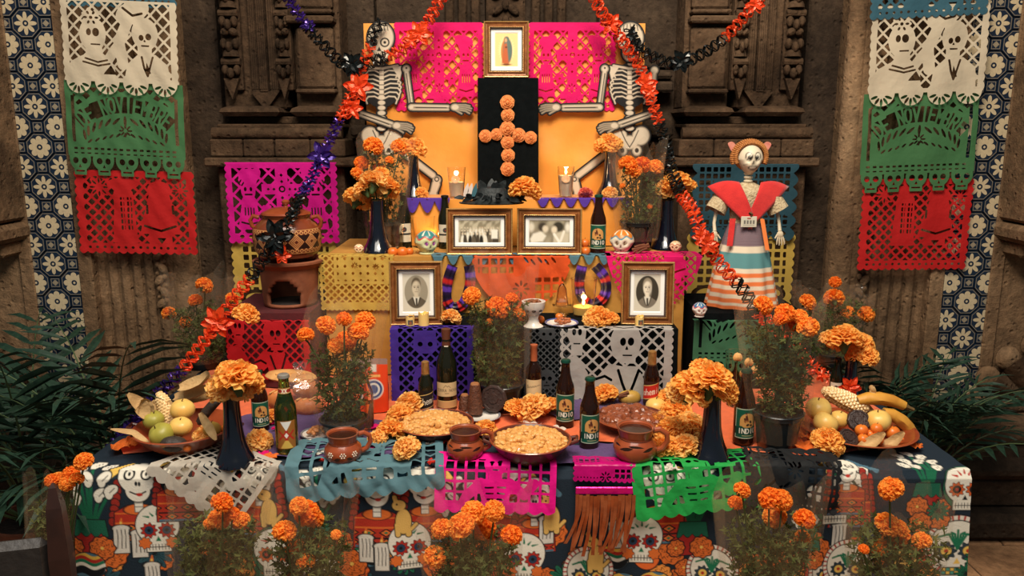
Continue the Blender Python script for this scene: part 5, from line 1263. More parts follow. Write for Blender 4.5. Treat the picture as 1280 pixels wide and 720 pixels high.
def bottle(label, px, pyb, pyt, z, style, yaw=0.0, Y=None):
    prof = {'terra': WINE, 'script': SLIM}.get(style, BEER); H0 = prof[-1][1]
    if Y is None: Y = yb0(px, pyb, z) + .03
    p = PY(px, pyb, Y); h = PY(px, pyt, Y).z - z; k = h / (H0 + .006)
    t = thing('wine_bottle' if style in ('terra', 'script') else 'beer_bottle', label, 'bottle', (p.x, Y, z), (0, 0, yaw - math.atan2(p.x, Y) * .9), None, k)
    g = {'indio': BROWN, 'xx': GREENG, 'bohemia': BROWN, 'bohemia_dark': DKGLASS, 'terra': DKGLASS, 'script': BROWN, 'plain': DKGLASS, 'clear': CLEAR}[style]
    MB().lathe(prof, 28).obj('glass', g, t)
    if style == 'indio':
        cap(t, 'green', .229); wrap_label(t, 'label', .0320, .022, .118, 2.5, l_indio); wrap_label(t, 'neck_label', .0232, .150, .162, .5, l_plain, r2=.0222)
    elif style == 'xx':
        MB().lathe([(.0285, .004), (.0305, .008), (.0305, .126), (.028, .142), (.0215, .160), (.0185, .172)], 24).obj('beer', glassmat('amber_beer', (236, 160, 60), .02, 1.33), t)
        cap(t, 'silver', .229); wrap_label(t, 'label', .0320, .022, .105, 1.7, l_xx); wrap_label(t, 'neck_label', .0180, .180, .197, 4.6, l_band((150, 40, 34), 'XX', (230, 224, 200), .6, .002), r2=.0160)
    elif style.startswith('bohemia'):
        MB().lathe([(.0178, .180), (.0175, .200), (.0165, .234), (.010, .238), (.001, .2385)], 20).obj('foil_cap', GOLDF, t)
        wrap_label(t, 'label', .0320, .026 if style == 'bohemia' else .018, .116, 2.4, l_bohemia('r' if style == 'bohemia' else 'd')); wrap_label(t, 'neck_label', .0215, .162, .180, 4.5, l_band((120, 30, 26) if style == 'bohemia' else (30, 28, 26), 'PREMIER'[:0] or None), r2=.0182)
    elif style == 'terra':
        MB().lathe([(.0170, .232), (.0152, .26), (.0172, .286), (.0172, .300), (.002, .3015)], 20).obj('capsule', mat('brown_capsule', (92, 50, 34), .45), t)
        wrap_label(t, 'label', .0390, .052, .105, 2.3, l_terra); wrap_label(t, 'base_label', .0390, .008, .036, 2.3, l_band((190, 150, 100))); wrap_label(t, 'neck_tag', .0185, .216, .240, .9, lambda x, y, w, h: (lambda c: (paint(c, fR(x, y, w * .3, h * .3, w * .7, h * .75), (90, 84, 76)), c)[1])(base_col(x, (226, 216, 196))), r2=.0170)
    elif style == 'script':
        MB().lathe([(.0155, .215), (.0152, .275), (.0168, .278), (.0168, .288), (.002, .289)], 20).obj('capsule', RUST, t); wrap_label(t, 'label', .0365, .03, .135, 2.4, l_script)
    elif style == 'plain':
        cap(t, 'black', .229); wrap_label(t, 'label', .0320, .03, .108, 2.0, l_plain)
    elif style == 'clear':
        cap(t, 'silver', .229); MB().lathe([(.026, .004), (.0295, .006), (.0295, .10)], 20).obj('drink', glassmat('pale_drink', (240, 200, 130), .02, 1.33), t)
    return t
bottle('brown beer bottle with green INDIO label standing behind the green glass bottle', 327, 541, 462, ZT, 'indio', .15)
bottle('green glass beer bottle with white triangle and red crosses label', 360, 570, 466, ZT, 'xx')
bottle('brown beer bottle with green INDIO label in front of the grey paper', 706, 535, 448, ZT, 'indio', .05)
bottle('brown beer bottle with green INDIO label between the cazuela and the mole dish', 736, 563, 470, ZT, 'indio', .30)
bottle('brown beer bottle with green INDIO label beside the black flower pot', 928, 557, 460, ZT, 'indio', .35)
bottle('brown beer bottle with green INDIO label on the ochre step', 747, 318, 242, Z3, 'indio', -.05)
bottle('brown beer bottle with gold neck and red bohemia label', 813, 512, 438, ZT, 'bohemia', -.1)
bottle('black beer bottle with gold foil neck beside the wide dark wine bottle', 533, 522, 451, ZT, 'bohemia_dark', .2)
bottle('wide dark wine bottle with TERRA NOVA label before the purple paper', 559, 512, 409, ZT, 'terra')
bottle('slim wine bottle with rust capsule and cream script label', 667, 512, 429, ZT, 'script')
bottle('dark beer bottle with pale label beside the painted green skull on the step', 506, 310, 240, Z3, 'plain')
bottle('dark beer bottle with pale label behind the crowd photograph', 557, 309, 243, Z3, 'plain')
bottle('dark beer bottle standing behind the banana plate', 1043, 505, 446, ZT, 'plain')
bottle('clear glass bottle wrapped beside the orange coffee bag', 457, 540, 456, ZT, 'clear')
bottle('dark bottle with cream label behind the orange coffee bag', 481, 505, 462, ZT, 'plain')

# ================================================================== CLAY WARE
CLAY = mat('glazed_clay', (158, 76, 42), .28, (128, 56, 30), 18, coat=.4, spec=.5); CLAYD = mat('dark_clay', (96, 42, 26), .35, (70, 30, 20), 20, coat=.3); RAWCLAY = mat('raw_clay', (142, 82, 52), .75, (120, 66, 40), 22, .15); WDOT = mat('white_slip', (230, 220, 200), .5); BDECO = mat('dark_slip', (44, 30, 24), .35)
def mug(label, px, pyb, pyt, z, deco):
    Y = PZ(px, pyb, z).y + .045; p = PY(px, pyb, Y); h = PY(px, pyt, Y).z - z; k = h / .088
    t = thing('clay_mug', label, 'mug', (p.x, Y, z), (0, 0, -math.atan2(p.x, Y)), None, k)
    MB().lathe([(.030, 0), (.036, .003), (.050, .022), (.053, .036), (.050, .050), (.040, .060), (.038, .064), (.042, .078), (.0445, .086), (.043, .088), (.039, .085), (.036, .066), (.045, .048), (.046, .030), (.03, .008), (.001, .006)], 32, cap1=False).obj('body', CLAY, t)
    MB().lathe([(.0435, .0855), (.0455, .087), (.0445, .0895), (.0425, .0885)], 32, cap0=False, cap1=False).obj('rim', RAWCLAY, t)
    MB().lathe([(.0395, .0605), (.0402, .062), (.0395, .0635)], 32, cap0=False, cap1=False).obj('neck_ring', CLAYD, t)
    MB().tube([(.040, 0, .080), (.058, 0, .084), (.074, 0, .074), (.076, 0, .056), (.066, 0, .038), (.050, 0, .030)], [.008, .0075, .007, .007, .007, .008], 10).obj('handle', CLAY, t)
    MB().lathe([(.001, .0795), (.038, .08)], 24, cap0=False, cap1=False).obj('drink', mat('dark_chocolate_drink', (52, 26, 18), .2), t)
    if deco == 'dots':
        for a in (-2.3, -1.6, -.95):
            for q in range(7):
                an = a + .13 * math.cos(q * 2 * PI / 6) * (q > 0); zz = .040 + .0065 * math.sin(q * 2 * PI / 6) * (q > 0)
                MB().ball((.0528 * math.cos(an), .0528 * math.sin(an), zz), (.0024, .0016, .0024), 6, 4).obj('slip_dot', WDOT, t)
    for a, zz, tl, L in (((-2.0, .047, .004, .7), (-1.45, .052, -.003, .9), (-.9, .046, .003, .6), (-2.5, .051, -.003, .5)) if deco != 'dots' else ((-1.9, .030, .002, .35), (-1.25, .030, -.002, .35))):
        MB().grid(lambda u, v: (np.interp(zz, [.036, .050, .060], [.0533, .0503, .0403]) * 1.012 * math.cos(a + (u - .5) * L), np.interp(zz, [.036, .050, .060], [.0533, .0503, .0403]) * 1.012 * math.sin(a + (u - .5) * L), zz + (v - .5) * .009 * math.sin(PI * u) + tl * (u - .5) * 2), 12, 2).obj('painted_leaf', BDECO, t)
    return t
mug('clay mug with white slip dots beside the slate blue paper', 430, 586, 541, ZT, 'dots')
mug('clay mug with dark painted leaf standing between rice dish and cazuela', 582, 582, 537, ZT, 'leaf')
mug('clay mug with dark painted leaf standing before the mole dish', 793, 584, 533, ZT, 'leaf2')

def lumps(mb, n, R, z, size, seed, dome=.012):
    r = random.Random(seed)
    for q in range(n):
        d = R * math.sqrt(r.random()); a = r.uniform(0, 2 * PI); s = size * r.uniform(.6, 1.3)
        mb.ball((d * math.cos(a), d * math.sin(a), z + dome * (1 - (d / R) ** 2)), (s, s * r.uniform(.7, 1.1), s * r.uniform(.6, .95)), 7, 5, Matrix.Rotation(r.uniform(0, 3), 3, 'Z'))
    return mb
RICE = mat('stew_pale', (228, 176, 104), .4, (206, 140, 66), 60, .3, 80, spec=.5); MOLE = mat('mole_sauce', (120, 58, 34), .18, (156, 84, 50), 45, .6, 50, coat=.4); FILM = filmmat('cling_film', gloss=.05, body=.0)
def dish(label, px, pyc, wpx, z, food, handles=True, depth=.05, cat='dish', film=True):
    """pyc: photo row of the rim centre"""
    Zr = z + depth; c = PZ(px, pyc, Zr); R = wpx / 2 * mpp(px, pyc, c.y)
    t = thing('clay_dish', label, cat, (c.x, c.y, z))
    MB().lathe([(R * .5, 0), (R * .56, .003), (R * .82, depth * .5), (R * .97, depth * .92), (R, depth), (R * .96, depth * 1.02), (R * .92, depth * .92), (R * .78, depth * .55), (R * .5, depth * .3), (.001, depth * .25)], 40, cap1=False).obj('bowl', CLAYD if food != 'none' else CLAY, t)
    MB().lathe([(R * .985, depth * .97), (R * 1.01, depth), (R * .985, depth * 1.04), (R * .955, depth * 1.01)], 40, cap0=False, cap1=False).obj('rim', CLAY, t)
    if food == 'rice':
        MB().lathe([(R * .9, depth * .86), (R * .6, depth * 1.0), (.001, depth * 1.05)], 30, cap0=False).obj('stew', RICE, t)
        lumps(MB(), 260, R * .86, depth * .9, .0095, int(px), .016).obj('rice_and_meat', RICE, t, kind='stuff')
    elif food == 'mole':
        MB().lathe([(R * .93, depth * .9), (R * .6, depth * 1.02), (.001, depth * 1.06)], 30, cap0=False).obj('sauce', MOLE, t)
        lumps(MB(), 70, R * .8, depth * .93, .018, int(px), .012).obj('meat_pieces', MOLE, t, kind='stuff')
    if handles:
        for s in (-1, 1): MB().tube([(s * R * .93, -.022, depth * .85), (s * (R + .016), -.016, depth * .98), (s * (R + .018), .016, depth * .98), (s * R * .93, .022, depth * .85)], .006, 8).obj('handle', CLAYD, t)
    if film: MB().grid(lambda u, v: ((u - .5) * 2 * R * .98 * math.sqrt(max(0.0, 1 - (2 * v - 1) ** 2)), (v - .5) * 2 * R * .98, depth * 1.14 + .013 * (1 - (2 * v - 1) ** 2) * math.sin(PI * u) + .0025 * math.sin(u * 31 + v * 17)), 26, 26).obj('cling_film', FILM, t)
    return t
dish('clay dish of pale stew under cling film before the dark wine bottle', 544, 527, 96, ZT, 'rice', False, .045)
dish('large clay cazuela of pale stew with side handles at the table edge', 663, 548, 102, ZT, 'rice', True, .06)
dish('clay dish of brown mole with cling film behind the plain mug', 790, 521, 92, ZT, 'mole', False, .035)
fruitL = dish('clay bowl of green and yellow apples, maize and husks beside the palms', 231, 532, 124, ZT, 'none', True, .065, 'bowl', False)
fruitR = dish('clay plate of bananas, yellow apples, maize and chocolate', 1072, 533, 138, ZT, 'none', False, .03, 'plate', False)
# nut saucers and little plates
PORC = mat('white_porcelain', (222, 216, 206), .25, coat=.3); BLUEG = mat('blue_glaze', (70, 88, 146), .25, coat=.3); NUT = mat('roasted_nut', (176, 98, 52), .45, (146, 74, 36), 80); PEA = mat('mixed_nut', (196, 132, 76), .5, (150, 86, 46), 70)
def saucer(label, px, pyc, wpx, z, m, rim, nuts=None):
    c = PZ(px, pyc, z + .014); R = wpx / 2 * mpp(px, pyc, c.y); t = thing('saucer', label, 'saucer', (c.x, c.y, z))
    MB().lathe([(R * .55, 0), (R * .6, .002), (R, .014), (R * .99, .016), (R * .6, .006), (.001, .005)], 36, cap1=False).obj('plate', m, t)
    MB().lathe([(R * .97, .0135), (R * 1.005, .0145), (R * .98, .0165), (R * .86, .0125)], 36, cap0=False, cap1=False).obj('rim_band', rim, t)
    if nuts:
        r = random.Random(int(px))
        for q in range(16): 
            d = R * .55 * math.sqrt(r.random()); a = r.uniform(0, 6.28); MB().ball((d * math.cos(a), d * math.sin(a), .014 + .010 * (1 - d / R) + r.uniform(0, .006)), (.010, .007, .006), 8, 6, Matrix.Rotation(r.uniform(0, 3), 3, 'Z')).obj('nut', nuts, t)
    return t
saucer('white saucer with blue rim and roasted nuts on the black riser', 702, 403, 42, Z2, PORC, BLUEG, NUT)
saucer('small saucer of brown nuts beside the black flower pot', 396, 541, 40, ZT, PORC, mat('grey_rim', (120, 120, 128), .3), PEA)
saucer('small plate under the brown sugar cone and the chocolate disc', 603, 519, 46, ZT, PORC, mat('grey_rim', (120, 120, 128), .3))
# piloncillo + chocolate
PIL = mat('raw_sugar', (104, 58, 34), .6, (72, 38, 22), 90, .6, 140); CHOC = mat('table_chocolate', (44, 28, 24), .5, (58, 38, 32), 60, .3, 90)
def cone(label, px, pyb, pyt, z, r0):
    Y = PZ(px, pyb, z).y + r0; p = PY(px, pyb, Y); h = PY(px, pyt, Y).z - z
    t = thing('sugar_cone', label, 'sugar cone', (p.x, Y, z)); MB().lathe([(r0, 0), (r0 * .96, h * .3), (r0 * .66, h * .95), (r0 * .6, h)], 20, lobes=lambda a, zz: 1 + .03 * math.sin(5 * a + zz * 90)).obj('sugar_body', PIL, t); MB().lathe([(r0 * .61, h - .001), (r0 * .5, h + .004), (.002, h + .005)], 20).obj('flat_tip', mat('raw_sugar_tip', (150, 96, 56), .7, bump=.3), t)
cone('tall brown raw sugar cone beside the dark wine bottle', 594, 519, 480, ZT + .016, .026); cone('short brown raw sugar cone behind the tall one', 581, 514, 494, ZT + .016, .022)
def choc(label, loc, r, rot):
    t = thing('chocolate_disc', label, 'chocolate', loc, rot)
    MB().lathe([(r * .9, -.007), (r, -.004), (r, .004), (r * .92, .008), (r * .80, .0085), (r * .76, .006), (r * .40, .006), (r * .36, .009), (.001, .009)], 10, cap1=False).obj('disc', CHOC, t, smooth=False)
    for q in range(8): MB().cbox((r * .58 * math.cos(q * PI / 4), r * .58 * math.sin(q * PI / 4), .0068), (.005, .005, .003), .0008).obj('stamped_notch', CHOC, t)
p = PZ(617, 518, ZT + .016); choc('dark chocolate disc propped on edge beside the brown sugar cone', (p.x, p.y + .03, ZT + .016 + .045), .047, (PI / 2 - .2, 0, -.3))

# ================================================================== FRUIT AND MAIZE
def blob(px, py, rpx, Y, name, label, cat, m, sq=(1, 1, 1), rot=(0, 0, 0), stemm=None, group=None, dimple=.12):
    p = PY(px, py, Y); r = rpx * mpp(px, py, Y); t = thing(name, label, cat, p, rot, group)
    def f(d):
        k = 1 - dimple * math.exp(-((1 - d.z) / .12)) - dimple * .7 * math.exp(-((1 + d.z) / .12)); k *= 1 + .02 * math.sin(5 * math.atan2(d.y, d.x))
        return d * k
    MB().ball((0, 0, 0), (r * sq[0], r * sq[1], r * sq[2]), 18, 12, None, f).obj('flesh', m, t)
    MB().tube([(0, 0, r * sq[2] * (.8 - dimple * .5)), (r * .03, 0, r * sq[2] * 1.0), (r * .12, 0, r * sq[2] * 1.15)], r * .045, 6).obj('stalk', stemm or mat('fruit_stalk', (84, 58, 34), .8), t)
    return t
APG = mat('green_apple', (170, 160, 70), .4, (146, 140, 56), 20, spec=.4); APY = mat('yellow_apple', (232, 196, 110), .35, (220, 166, 80), 12, spec=.4); TEJ = mat('tejocote_skin', (228, 130, 44), .35, (208, 98, 34), 20, spec=.5); AVO = mat('avocado_skin', (56, 44, 38), .6, (40, 34, 30), 40, .5, 60); GUA = mat('guava_skin', (196, 158, 70), .45, (160, 120, 50), 20)
yl = fruitL.location.y; yr = fruitR.location.y
blob(202, 543, 15.5, yl - .08, 'apple', 'green apple at the front of its clay bowl', 'apple', APG, (1, 1, .95), (.5, -.4, 0)); blob(192, 525, 13, yl - .0, 'apple', 'green apple behind the front one in its clay bowl', 'apple', APG, (1, 1, .92), (.3, .2, 0))
blob(228, 512, 15, yl + .02, 'apple', 'yellow apple leaning on the maize in the green apple bowl', 'apple', APY, (1, 1, .9), (.2, .1, 0)); blob(226, 533, 13.5, yl - .05, 'apple', 'yellow apple in the middle of the green apple bowl', 'apple', APY, (1.05, 1, .85), (.3, .1, 0))
blob(217, 555, 14, yl - .115, 'avocado', 'dark avocado lying at the front of the green apple bowl', 'avocado', AVO, (1.15, .8, .72), (0, .1, .2), dimple=.03); blob(265, 537, 11, yl - .05, 'guava', 'olive guava near the vase in the green apple bowl', 'guava', GUA, (1, 1, .95)); blob(284, 537, 8, yl - .02, 'tejocote', 'small orange fruit beside the navy vase in the green apple bowl', 'small fruit', TEJ)
blob(234, 560, 5, yl - .12, 'tejocote', 'tiny orange fruit at the front rim of the green apple bowl', 'small fruit', TEJ)
for (px, py, r, dy, l) in ((1023, 511, 16, .0, 'speckled yellow apple at the back of the banana plate'), (1032, 529, 15.5, -.05, 'yellow apple with its stalk hollow facing out on the banana plate'), (1049, 524, 12, .0, 'yellow apple half hidden beside the chocolate on the banana plate'), (1098, 526, 15.5, -.03, 'pale yellow apple between chocolate and bananas on the banana plate')):
    blob(px, py, r, yr + dy, 'apple', l, 'apple', APY, (1, 1, .9), (.5 if 'hollow' in l else .2, .1, px))
for (px, py, r, dy, l) in ((1077, 538, 8, -.07, 'orange tejocote beside the upper chocolate disc'), (1096, 536, 7.5, -.08, 'red orange tejocote before the pale yellow apple'), (1079, 549, 7, -.10, 'orange tejocote at the front of the banana plate'), (1096, 549, 8.5, -.1, 'large orange tejocote under the maize husk'), (1116, 541, 9, -.05, 'orange tejocote nearest the banana tips'), (1088, 543, 6, -.075, 'small tejocote in the middle of its heap')):
    blob(px, py, r, yr + dy, 'tejocote', l, 'small fruit', TEJ)
for (px, py, r, z, l) in ((491, 315, 6.5, Z3, 'small orange fruit beside the vase foot on the yellow paper'), (503, 315, 7, Z3, 'small orange fruit in the middle of a row on the yellow paper'), (512, 314, 5, Z3, 'small orange fruit beside the painted skull'), (731, 304, 6, Z3 + .028, 'small orange fruit on top of another beside the lounging photograph'), (732, 314, 6, Z3, 'small orange fruit under another beside the lounging photograph'), (675, 400, 6, Z2, 'small orange fruit beside the white goblet'), (699, 396, 5, Z2, 'small orange fruit behind the nut saucer')):
    blob(px, py, r, yb0(px, py + r * .8, z) + .01, 'tejocote', l, 'small fruit', TEJ)
p = PZ(803, 509, ZT); blob(820, 508, 13, PZ(820, 518, ZT).y + .03, 'apple', 'pale yellow apple beside the red labelled bottle', 'apple', APY, (1, 1, .85)); blob(787, 497, 11, PZ(787, 506, ZT).y + .03, 'guava', 'olive green fruit lying behind the cinnamon sticks', 'guava', GUA, (1.3, 1, .9))
HUSK = mat('maize_husk', (206, 172, 120), .8, (170, 134, 86), 26, .5, 50); KERN = mat('maize_kernel', (244, 216, 164), .35, (228, 184, 122), 90)
def husk(parent, pts, w, name='husk_leaf'):
    pts = [Vector(p) for p in pts]; n = len(pts)
    def fn(u, v):
        i = min(int(v * (n - 1)), n - 2); f = v * (n - 1) - i; p = pts[i].lerp(pts[i + 1], f); d = (pts[i + 1] - pts[i]).normalized(); s = d.cross(Vector((0, -.5, 1))).normalized(); q = s.cross(d)
        ww = w * math.sin(PI * min(.97, .08 + v * .9)) ** .6; return p + s * (u - .5) * ww - q * ww * .35 * (1 - (2 * u - 1) ** 2) + q * .0015 * math.sin(u * 30)
    return MB().grid(fn, 6, 14).obj(name, HUSK, parent)
def corn(label, a, b, Y, dY, rpx, husks=2):
    pa, pb = PY(a[0], a[1], Y), PY(b[0], b[1], Y + dY); r = rpx * mpp(a[0], a[1], Y); t = thing('maize_cob', label, 'maize cob', pa); d = pb - pa; L = d.length
    M = d.to_track_quat('Z', 'Y').to_matrix().to_4x4(); prof = [(r * .45, 0), (r * .8, L * .08), (r, L * .25), (r * .98, L * .55), (r * .75, L * .85), (r * .3, L)]
    MB().lathe(prof, 16).xf(M).obj('cob', KERN, t); k = MB()
    for i in range(16):
        f = .06 + .9 * i / 15; R = np.interp(f, [0, .08, .25, .55, .85, 1], [.45, .8, 1, .98, .75, .3]) * r
        for j in range(12):
            an = 2 * PI * (j + .5 * (i % 2)) / 12; k.ball((R * .9 * math.cos(an), R * .9 * math.sin(an), L * f), (R * .27, R * .27, L * .036), 6, 4)
    k.xf(M).obj('kernels', KERN, t, kind='stuff')
    for q in range(husks):
        s = (-1) ** q; o = Vector((s * r * .7, -r * .4, r * .3)); husk(t, [o * .3 - d * .12, o * .9 + d * .15, o * 1.2 + d * .45, o * 1.5 + d * .75], r * 1.5)
    return t
corn('pale maize cob standing between the apples of the green apple bowl', (222, 540), (198, 490), yl + .03, .03, 9.5); corn('pale maize cob lying across the back of the banana plate', (1084, 513), (1028, 487), yr + .05, .02, 11)
def husks(label, base, leaves, Y, w):
    p0 = PY(base[0], base[1], Y); t = thing('maize_husk', label, 'maize husk', p0)
    for i, pts in enumerate(leaves): husk(t, [PY(x, y, Y + .012 * (i % 3) - .01 * j) - p0 for j, (x, y) in enumerate(pts)], w)
husks('bundle of dry maize husks at the back of the green apple bowl', (228, 496), [[(222, 484), (240, 478), (262, 470)], [(216, 496), (240, 490), (264, 484)], [(224, 500), (250, 494), (270, 492)], [(238, 482), (250, 474), (260, 466)]], yl + .10, .055)
husks('curled dry husk rising high from the rim of the green apple bowl', (185, 520), [[(184, 522), (176, 506), (160, 492)], [(186, 520), (182, 508), (178, 500)]], yl - .02, .045); husks('thin curled husk overhanging the rim of the green apple bowl', (186, 552), [[(186, 553), (166, 540), (138, 536)]], yl - .08, .022)
husks('small dry husk lying over the guava in the green apple bowl', (266, 550), [[(250, 516), (262, 536), (270, 550)]], yl - .09, .026); husks('dry husk lying over the tejocotes on the banana plate', (1085, 556), [[(1072, 560), (1090, 552), (1106, 541)]], yr - .125, .04); husks('dry husk curling along the front rim of the banana plate', (1110, 556), [[(1096, 560), (1116, 552), (1130, 540)]], yr - .11, .035); husks('dry husk tip behind the bananas', (1092, 490), [[(1090, 494), (1091, 487), (1092, 482)]], yr + .06, .03)
BAN = mat('banana_skin', (222, 164, 64), .5, (196, 132, 46), 14, .2, 40); BANT = mat('banana_tip', (110, 84, 44), .8)
def banana(label, pts, Y, rpx):
    P_ = [PY(x, y, Y) for x, y in pts]; p0 = P_[0].copy(); q = [p - p0 for p in P_]; r = rpx * mpp(*pts[0], Y); t = thing('banana', label, 'banana', p0)
    n = len(q); rs = [r * (.45 + .55 * math.sin(PI * (i + .6) / (n + .2)) ** .6) for i in range(n)]
    MB().tube(q, rs, 6).obj('peel', BAN, t, smooth=60); e = (q[-1] - q[-2]).normalized(); MB().tube([q[-1], q[-1] + e * r * .9, q[-1] + e * r * 1.6], [rs[-1] * .8, r * .3, r * .28], 6).obj('stem', BANT, t); MB().tube([q[0], q[0] - (q[1] - q[0]).normalized() * r * .5], [rs[0] * .8, r * .25], 6).obj('tip', BANT, t)
banana('ripe banana lying at the back of the banana plate', [(1072, 501), (1085, 498), (1100, 498), (1116, 501), (1130, 507)], yr + .04, 8.5); banana('ripe banana lying in front of the other one on the banana plate', [(1104, 516), (1116, 519), (1126, 525), (1134, 533), (1140, 540)], yr - .0, 9); banana('overripe black banana lying in the green apple bowl', [(250, 528), (258, 515), (266, 506), (273, 500)], yl + .02, 7)
bpy.data.objects['banana.002'].children[0].data.materials[0] = AVO
p = PY(1073, 526, yr - .03); choc('dark chocolate disc leaning in the middle of the banana plate', p, .036, (1.0, .0, -.1)); p = PY(1060, 548, yr - .10); choc('dark chocolate disc lying at the front of the banana plate', p, .032, (.75, .1, .2))
loose('orange silk marigold lying in the green apple bowl', 252, 545, 15, ZT + .03)
CINN = mat('cinnamon_bark', (120, 70, 40), .85, (92, 50, 28), 40, .4, 60)
def sticks(label, items, Y, rpx, z):
    p0 = PY(*items[0][0], Y); t = thing('cinnamon_bundle', label, 'cinnamon sticks', p0)
    for a, b in items: MB().tube([PY(*a, Y) - p0, PY((a[0] + b[0]) / 2, (a[1] + b[1]) / 2 - .5, Y) - p0, PY(*b, Y) - p0], rpx * mpp(*a, Y), 7).obj('cinnamon_stick', CINN, t)
sticks('bundle of cinnamon sticks lying behind the mole dish', [((746, 506), (786, 490)), ((744, 503), (778, 494)), ((748, 500), (784, 494))], PZ(760, 505, ZT).y, 2.0, ZT); sticks('bundle of cinnamon sticks lying on the pink paper beside the painted skull', [((792, 315), (811, 305)), ((790, 312), (812, 308)), ((796, 317), (809, 310)), ((793, 309), (806, 306))], 3.06, 1.7, Z3)

# ================================================================== POTTED AND WRAPPED MARIGOLDS
LEAFM = petalmat('marigold_foliage', (58, 70, 34), (104, 108, 58), .25); POTB = mat('black_plastic_pot', (22, 26, 28), .3, (30, 34, 36), 20, .1); SOIL = mat('dark_soil', (34, 24, 18), .95, bump=.6); CELLO = filmmat('cellophane', (255, 214, 170), gloss=.05, body=.034)
def foliage(parent, ell, n, seed, size=.022):
    """ell: function (random) -> point inside the plant"""
    r = random.Random(seed); vs = []; fs = []
    for i in range(n):
        p = ell(r); d = Vector((r.gauss(0, 1), r.gauss(0, 1), r.gauss(.35, .8))).normalized(); s = d.cross(Vector((r.gauss(0, 1), r.gauss(0, 1), r.gauss(0, 1)))).normalized(); L = size * r.uniform(.6, 1.5); w = L * .16
        o = len(vs); c = d.cross(s) * L * .18
        vs += [p, p + d * L * .4 + s * w + c * .4, p + d * L * .4 - s * w + c * .4, p + d * L + c]; fs += [(o, o + 1, o + 3, o + 2)]
        for q in (-1, 1):   # side leaflets of the feathered leaf
            o = len(vs); b = p + d * L * .35; e = (d * .6 + s * q).normalized() * L * .5; vs += [b, b + e * .5 + d * w * .7, b + e, b + e * .5 - d * w * .7]; fs += [(o, o + 1, o + 2, o + 3)]
    me = bpy.data.meshes.new('foliage'); me.from_pydata([tuple(v) for v in vs], [], fs); me.materials.append(LEAFM); me.update(); o = link('foliage', me, parent); o['kind'] = 'stuff'; return o
def wrap(parent, r0, z0, r1, z1, seed=0, cx=0, cy=0, sq=.75, lean=(0, 0), m=None):
    def fn(u, v):
        a = 2 * PI * u; r = r0 + (r1 - r0) * v ** .8; w = 1 + (.05 + .10 * v) * math.sin(7 * a + seed) + .04 * math.sin(13 * a + seed * 2 + v * 4)
        top = z1 + (z1 - z0) * (.10 * math.sin(3 * a + seed) + .06 * math.sin(8 * a + seed)); return (cx + lean[0] * v + r * w * math.cos(a), cy + lean[1] * v + r * w * sq * math.sin(a), z0 + (top - z0) * v)
    return MB().grid(fn, 56, 10).obj('cellophane_wrap', m or CELLO, parent)
def potted(label, px, Y, z, pot, fol, heads, wr=None, n=900, seed=1, lsize=.022, kind='fresh', potm=None, name='potted_marigold', cat='potted plant', glass=False):
    """pot=(rpx_top, py_top) ; fol=(px_centre, py_bottom, halfwidth_bottom, py_top, halfwidth_top); wr=(hw_bottom, py_bottom, hw_top, py_top)"""
    m = mpp(px, pot[1] if pot else fol[1], Y); b = Vector((PY(px, pot[1] if pot else fol[1], Y).x, Y, z)); t = thing(name, label, cat, b)
    if pot:
        h = PY(px, pot[1], Y).z - z; R = pot[0] * m
        MB().lathe([(R * .74, 0), (R * .78, .004), (R * .95, h * .86), (R * 1.03, h * .87), (R * 1.04, h), (R * .98, h), (R * .93, h * .86), (.001, h * .84)], 28, cap1=False).obj('pot', potm or POTB, t)
        MB().lathe([(R * .92, h * .87), (R * .5, h * .9), (.001, h * .91)], 20, cap0=False).obj('soil', SOIL, t)
        MB().lathe([(R * 1.03, h * .97), (R * 1.07, h * .985), (R * 1.04, h * 1.01), (R * .99, h)], 28, cap0=False, cap1=False).obj('rim', potm or POTB, t); root = Vector((0, 0, h * .88))
    else: root = Vector((0, 0, max(.02, PY(px, fol[1], Y).z - z)))
    cx, yb, hb, yt, ht = fol; pb, pt = PY(cx, yb, Y) - b, PY(cx, yt, Y) - b
    def ell(r):
        while True:
            f = r.random(); hw = (hb + (ht - hb) * f) * m; a, d = r.uniform(0, 2 * PI), math.sqrt(r.random())
            p = pb.lerp(pt, f) + Vector((hw * d * math.cos(a), min(hw * .85, .12) * d * math.sin(a), 0)); return p
    foliage(t, ell, n, seed, lsize)
    for i, (hx, hy, hr) in enumerate(heads):
        dy = ((i * 7) % 5 - 2) * .022 - .03; p = PY(hx, hy, Y + dy) - b; r = hr * mpp(hx, hy, Y + dy); bloom(t, p, r, kind)
        MB().tube([root * 1.0, root.lerp(p, .5) + Vector((0, .01, .02)), p - Vector((0, 0, r * .5))], [.004, .003, .0025], 5).obj('stem', GREEN, t)
    if wr: q0, q1 = PY(px, wr[1], Y) - b, PY(px, wr[3], Y) - b; wrap(t, wr[0] * m, q0.z, wr[2] * m, q1.z, seed, q0.x, 0, .8, (q1.x - q0.x, 0))
    return t
ya = PZ(428, 556, ZT).y + .06
potted('marigold plant in a black pot wrapped in cellophane beside the dotted mug', 430, ya, ZT, (29, 522), (428, 522, 22, 438, 40), [(382, 418, 11), (408, 406, 13), (432, 426, 14), (448, 414, 14), (457, 400, 13), (430, 398, 10), (420, 432, 11)], (30, 545, 50, 385), 1100, 1)
yb_ = PZ(628, 517, ZT).y + .06
potted('marigold plant in a dark glass bucket in front of the ochre step', 628, yb_, ZT, (26, 478), (620, 478, 26, 378, 36), [(589, 369, 12), (622, 384, 16), (648, 392, 10), (612, 402, 5), (640, 372, 8)], (30, 478, 40, 330), 1300, 2)
yc_ = PZ(973, 569, ZT).y + .07
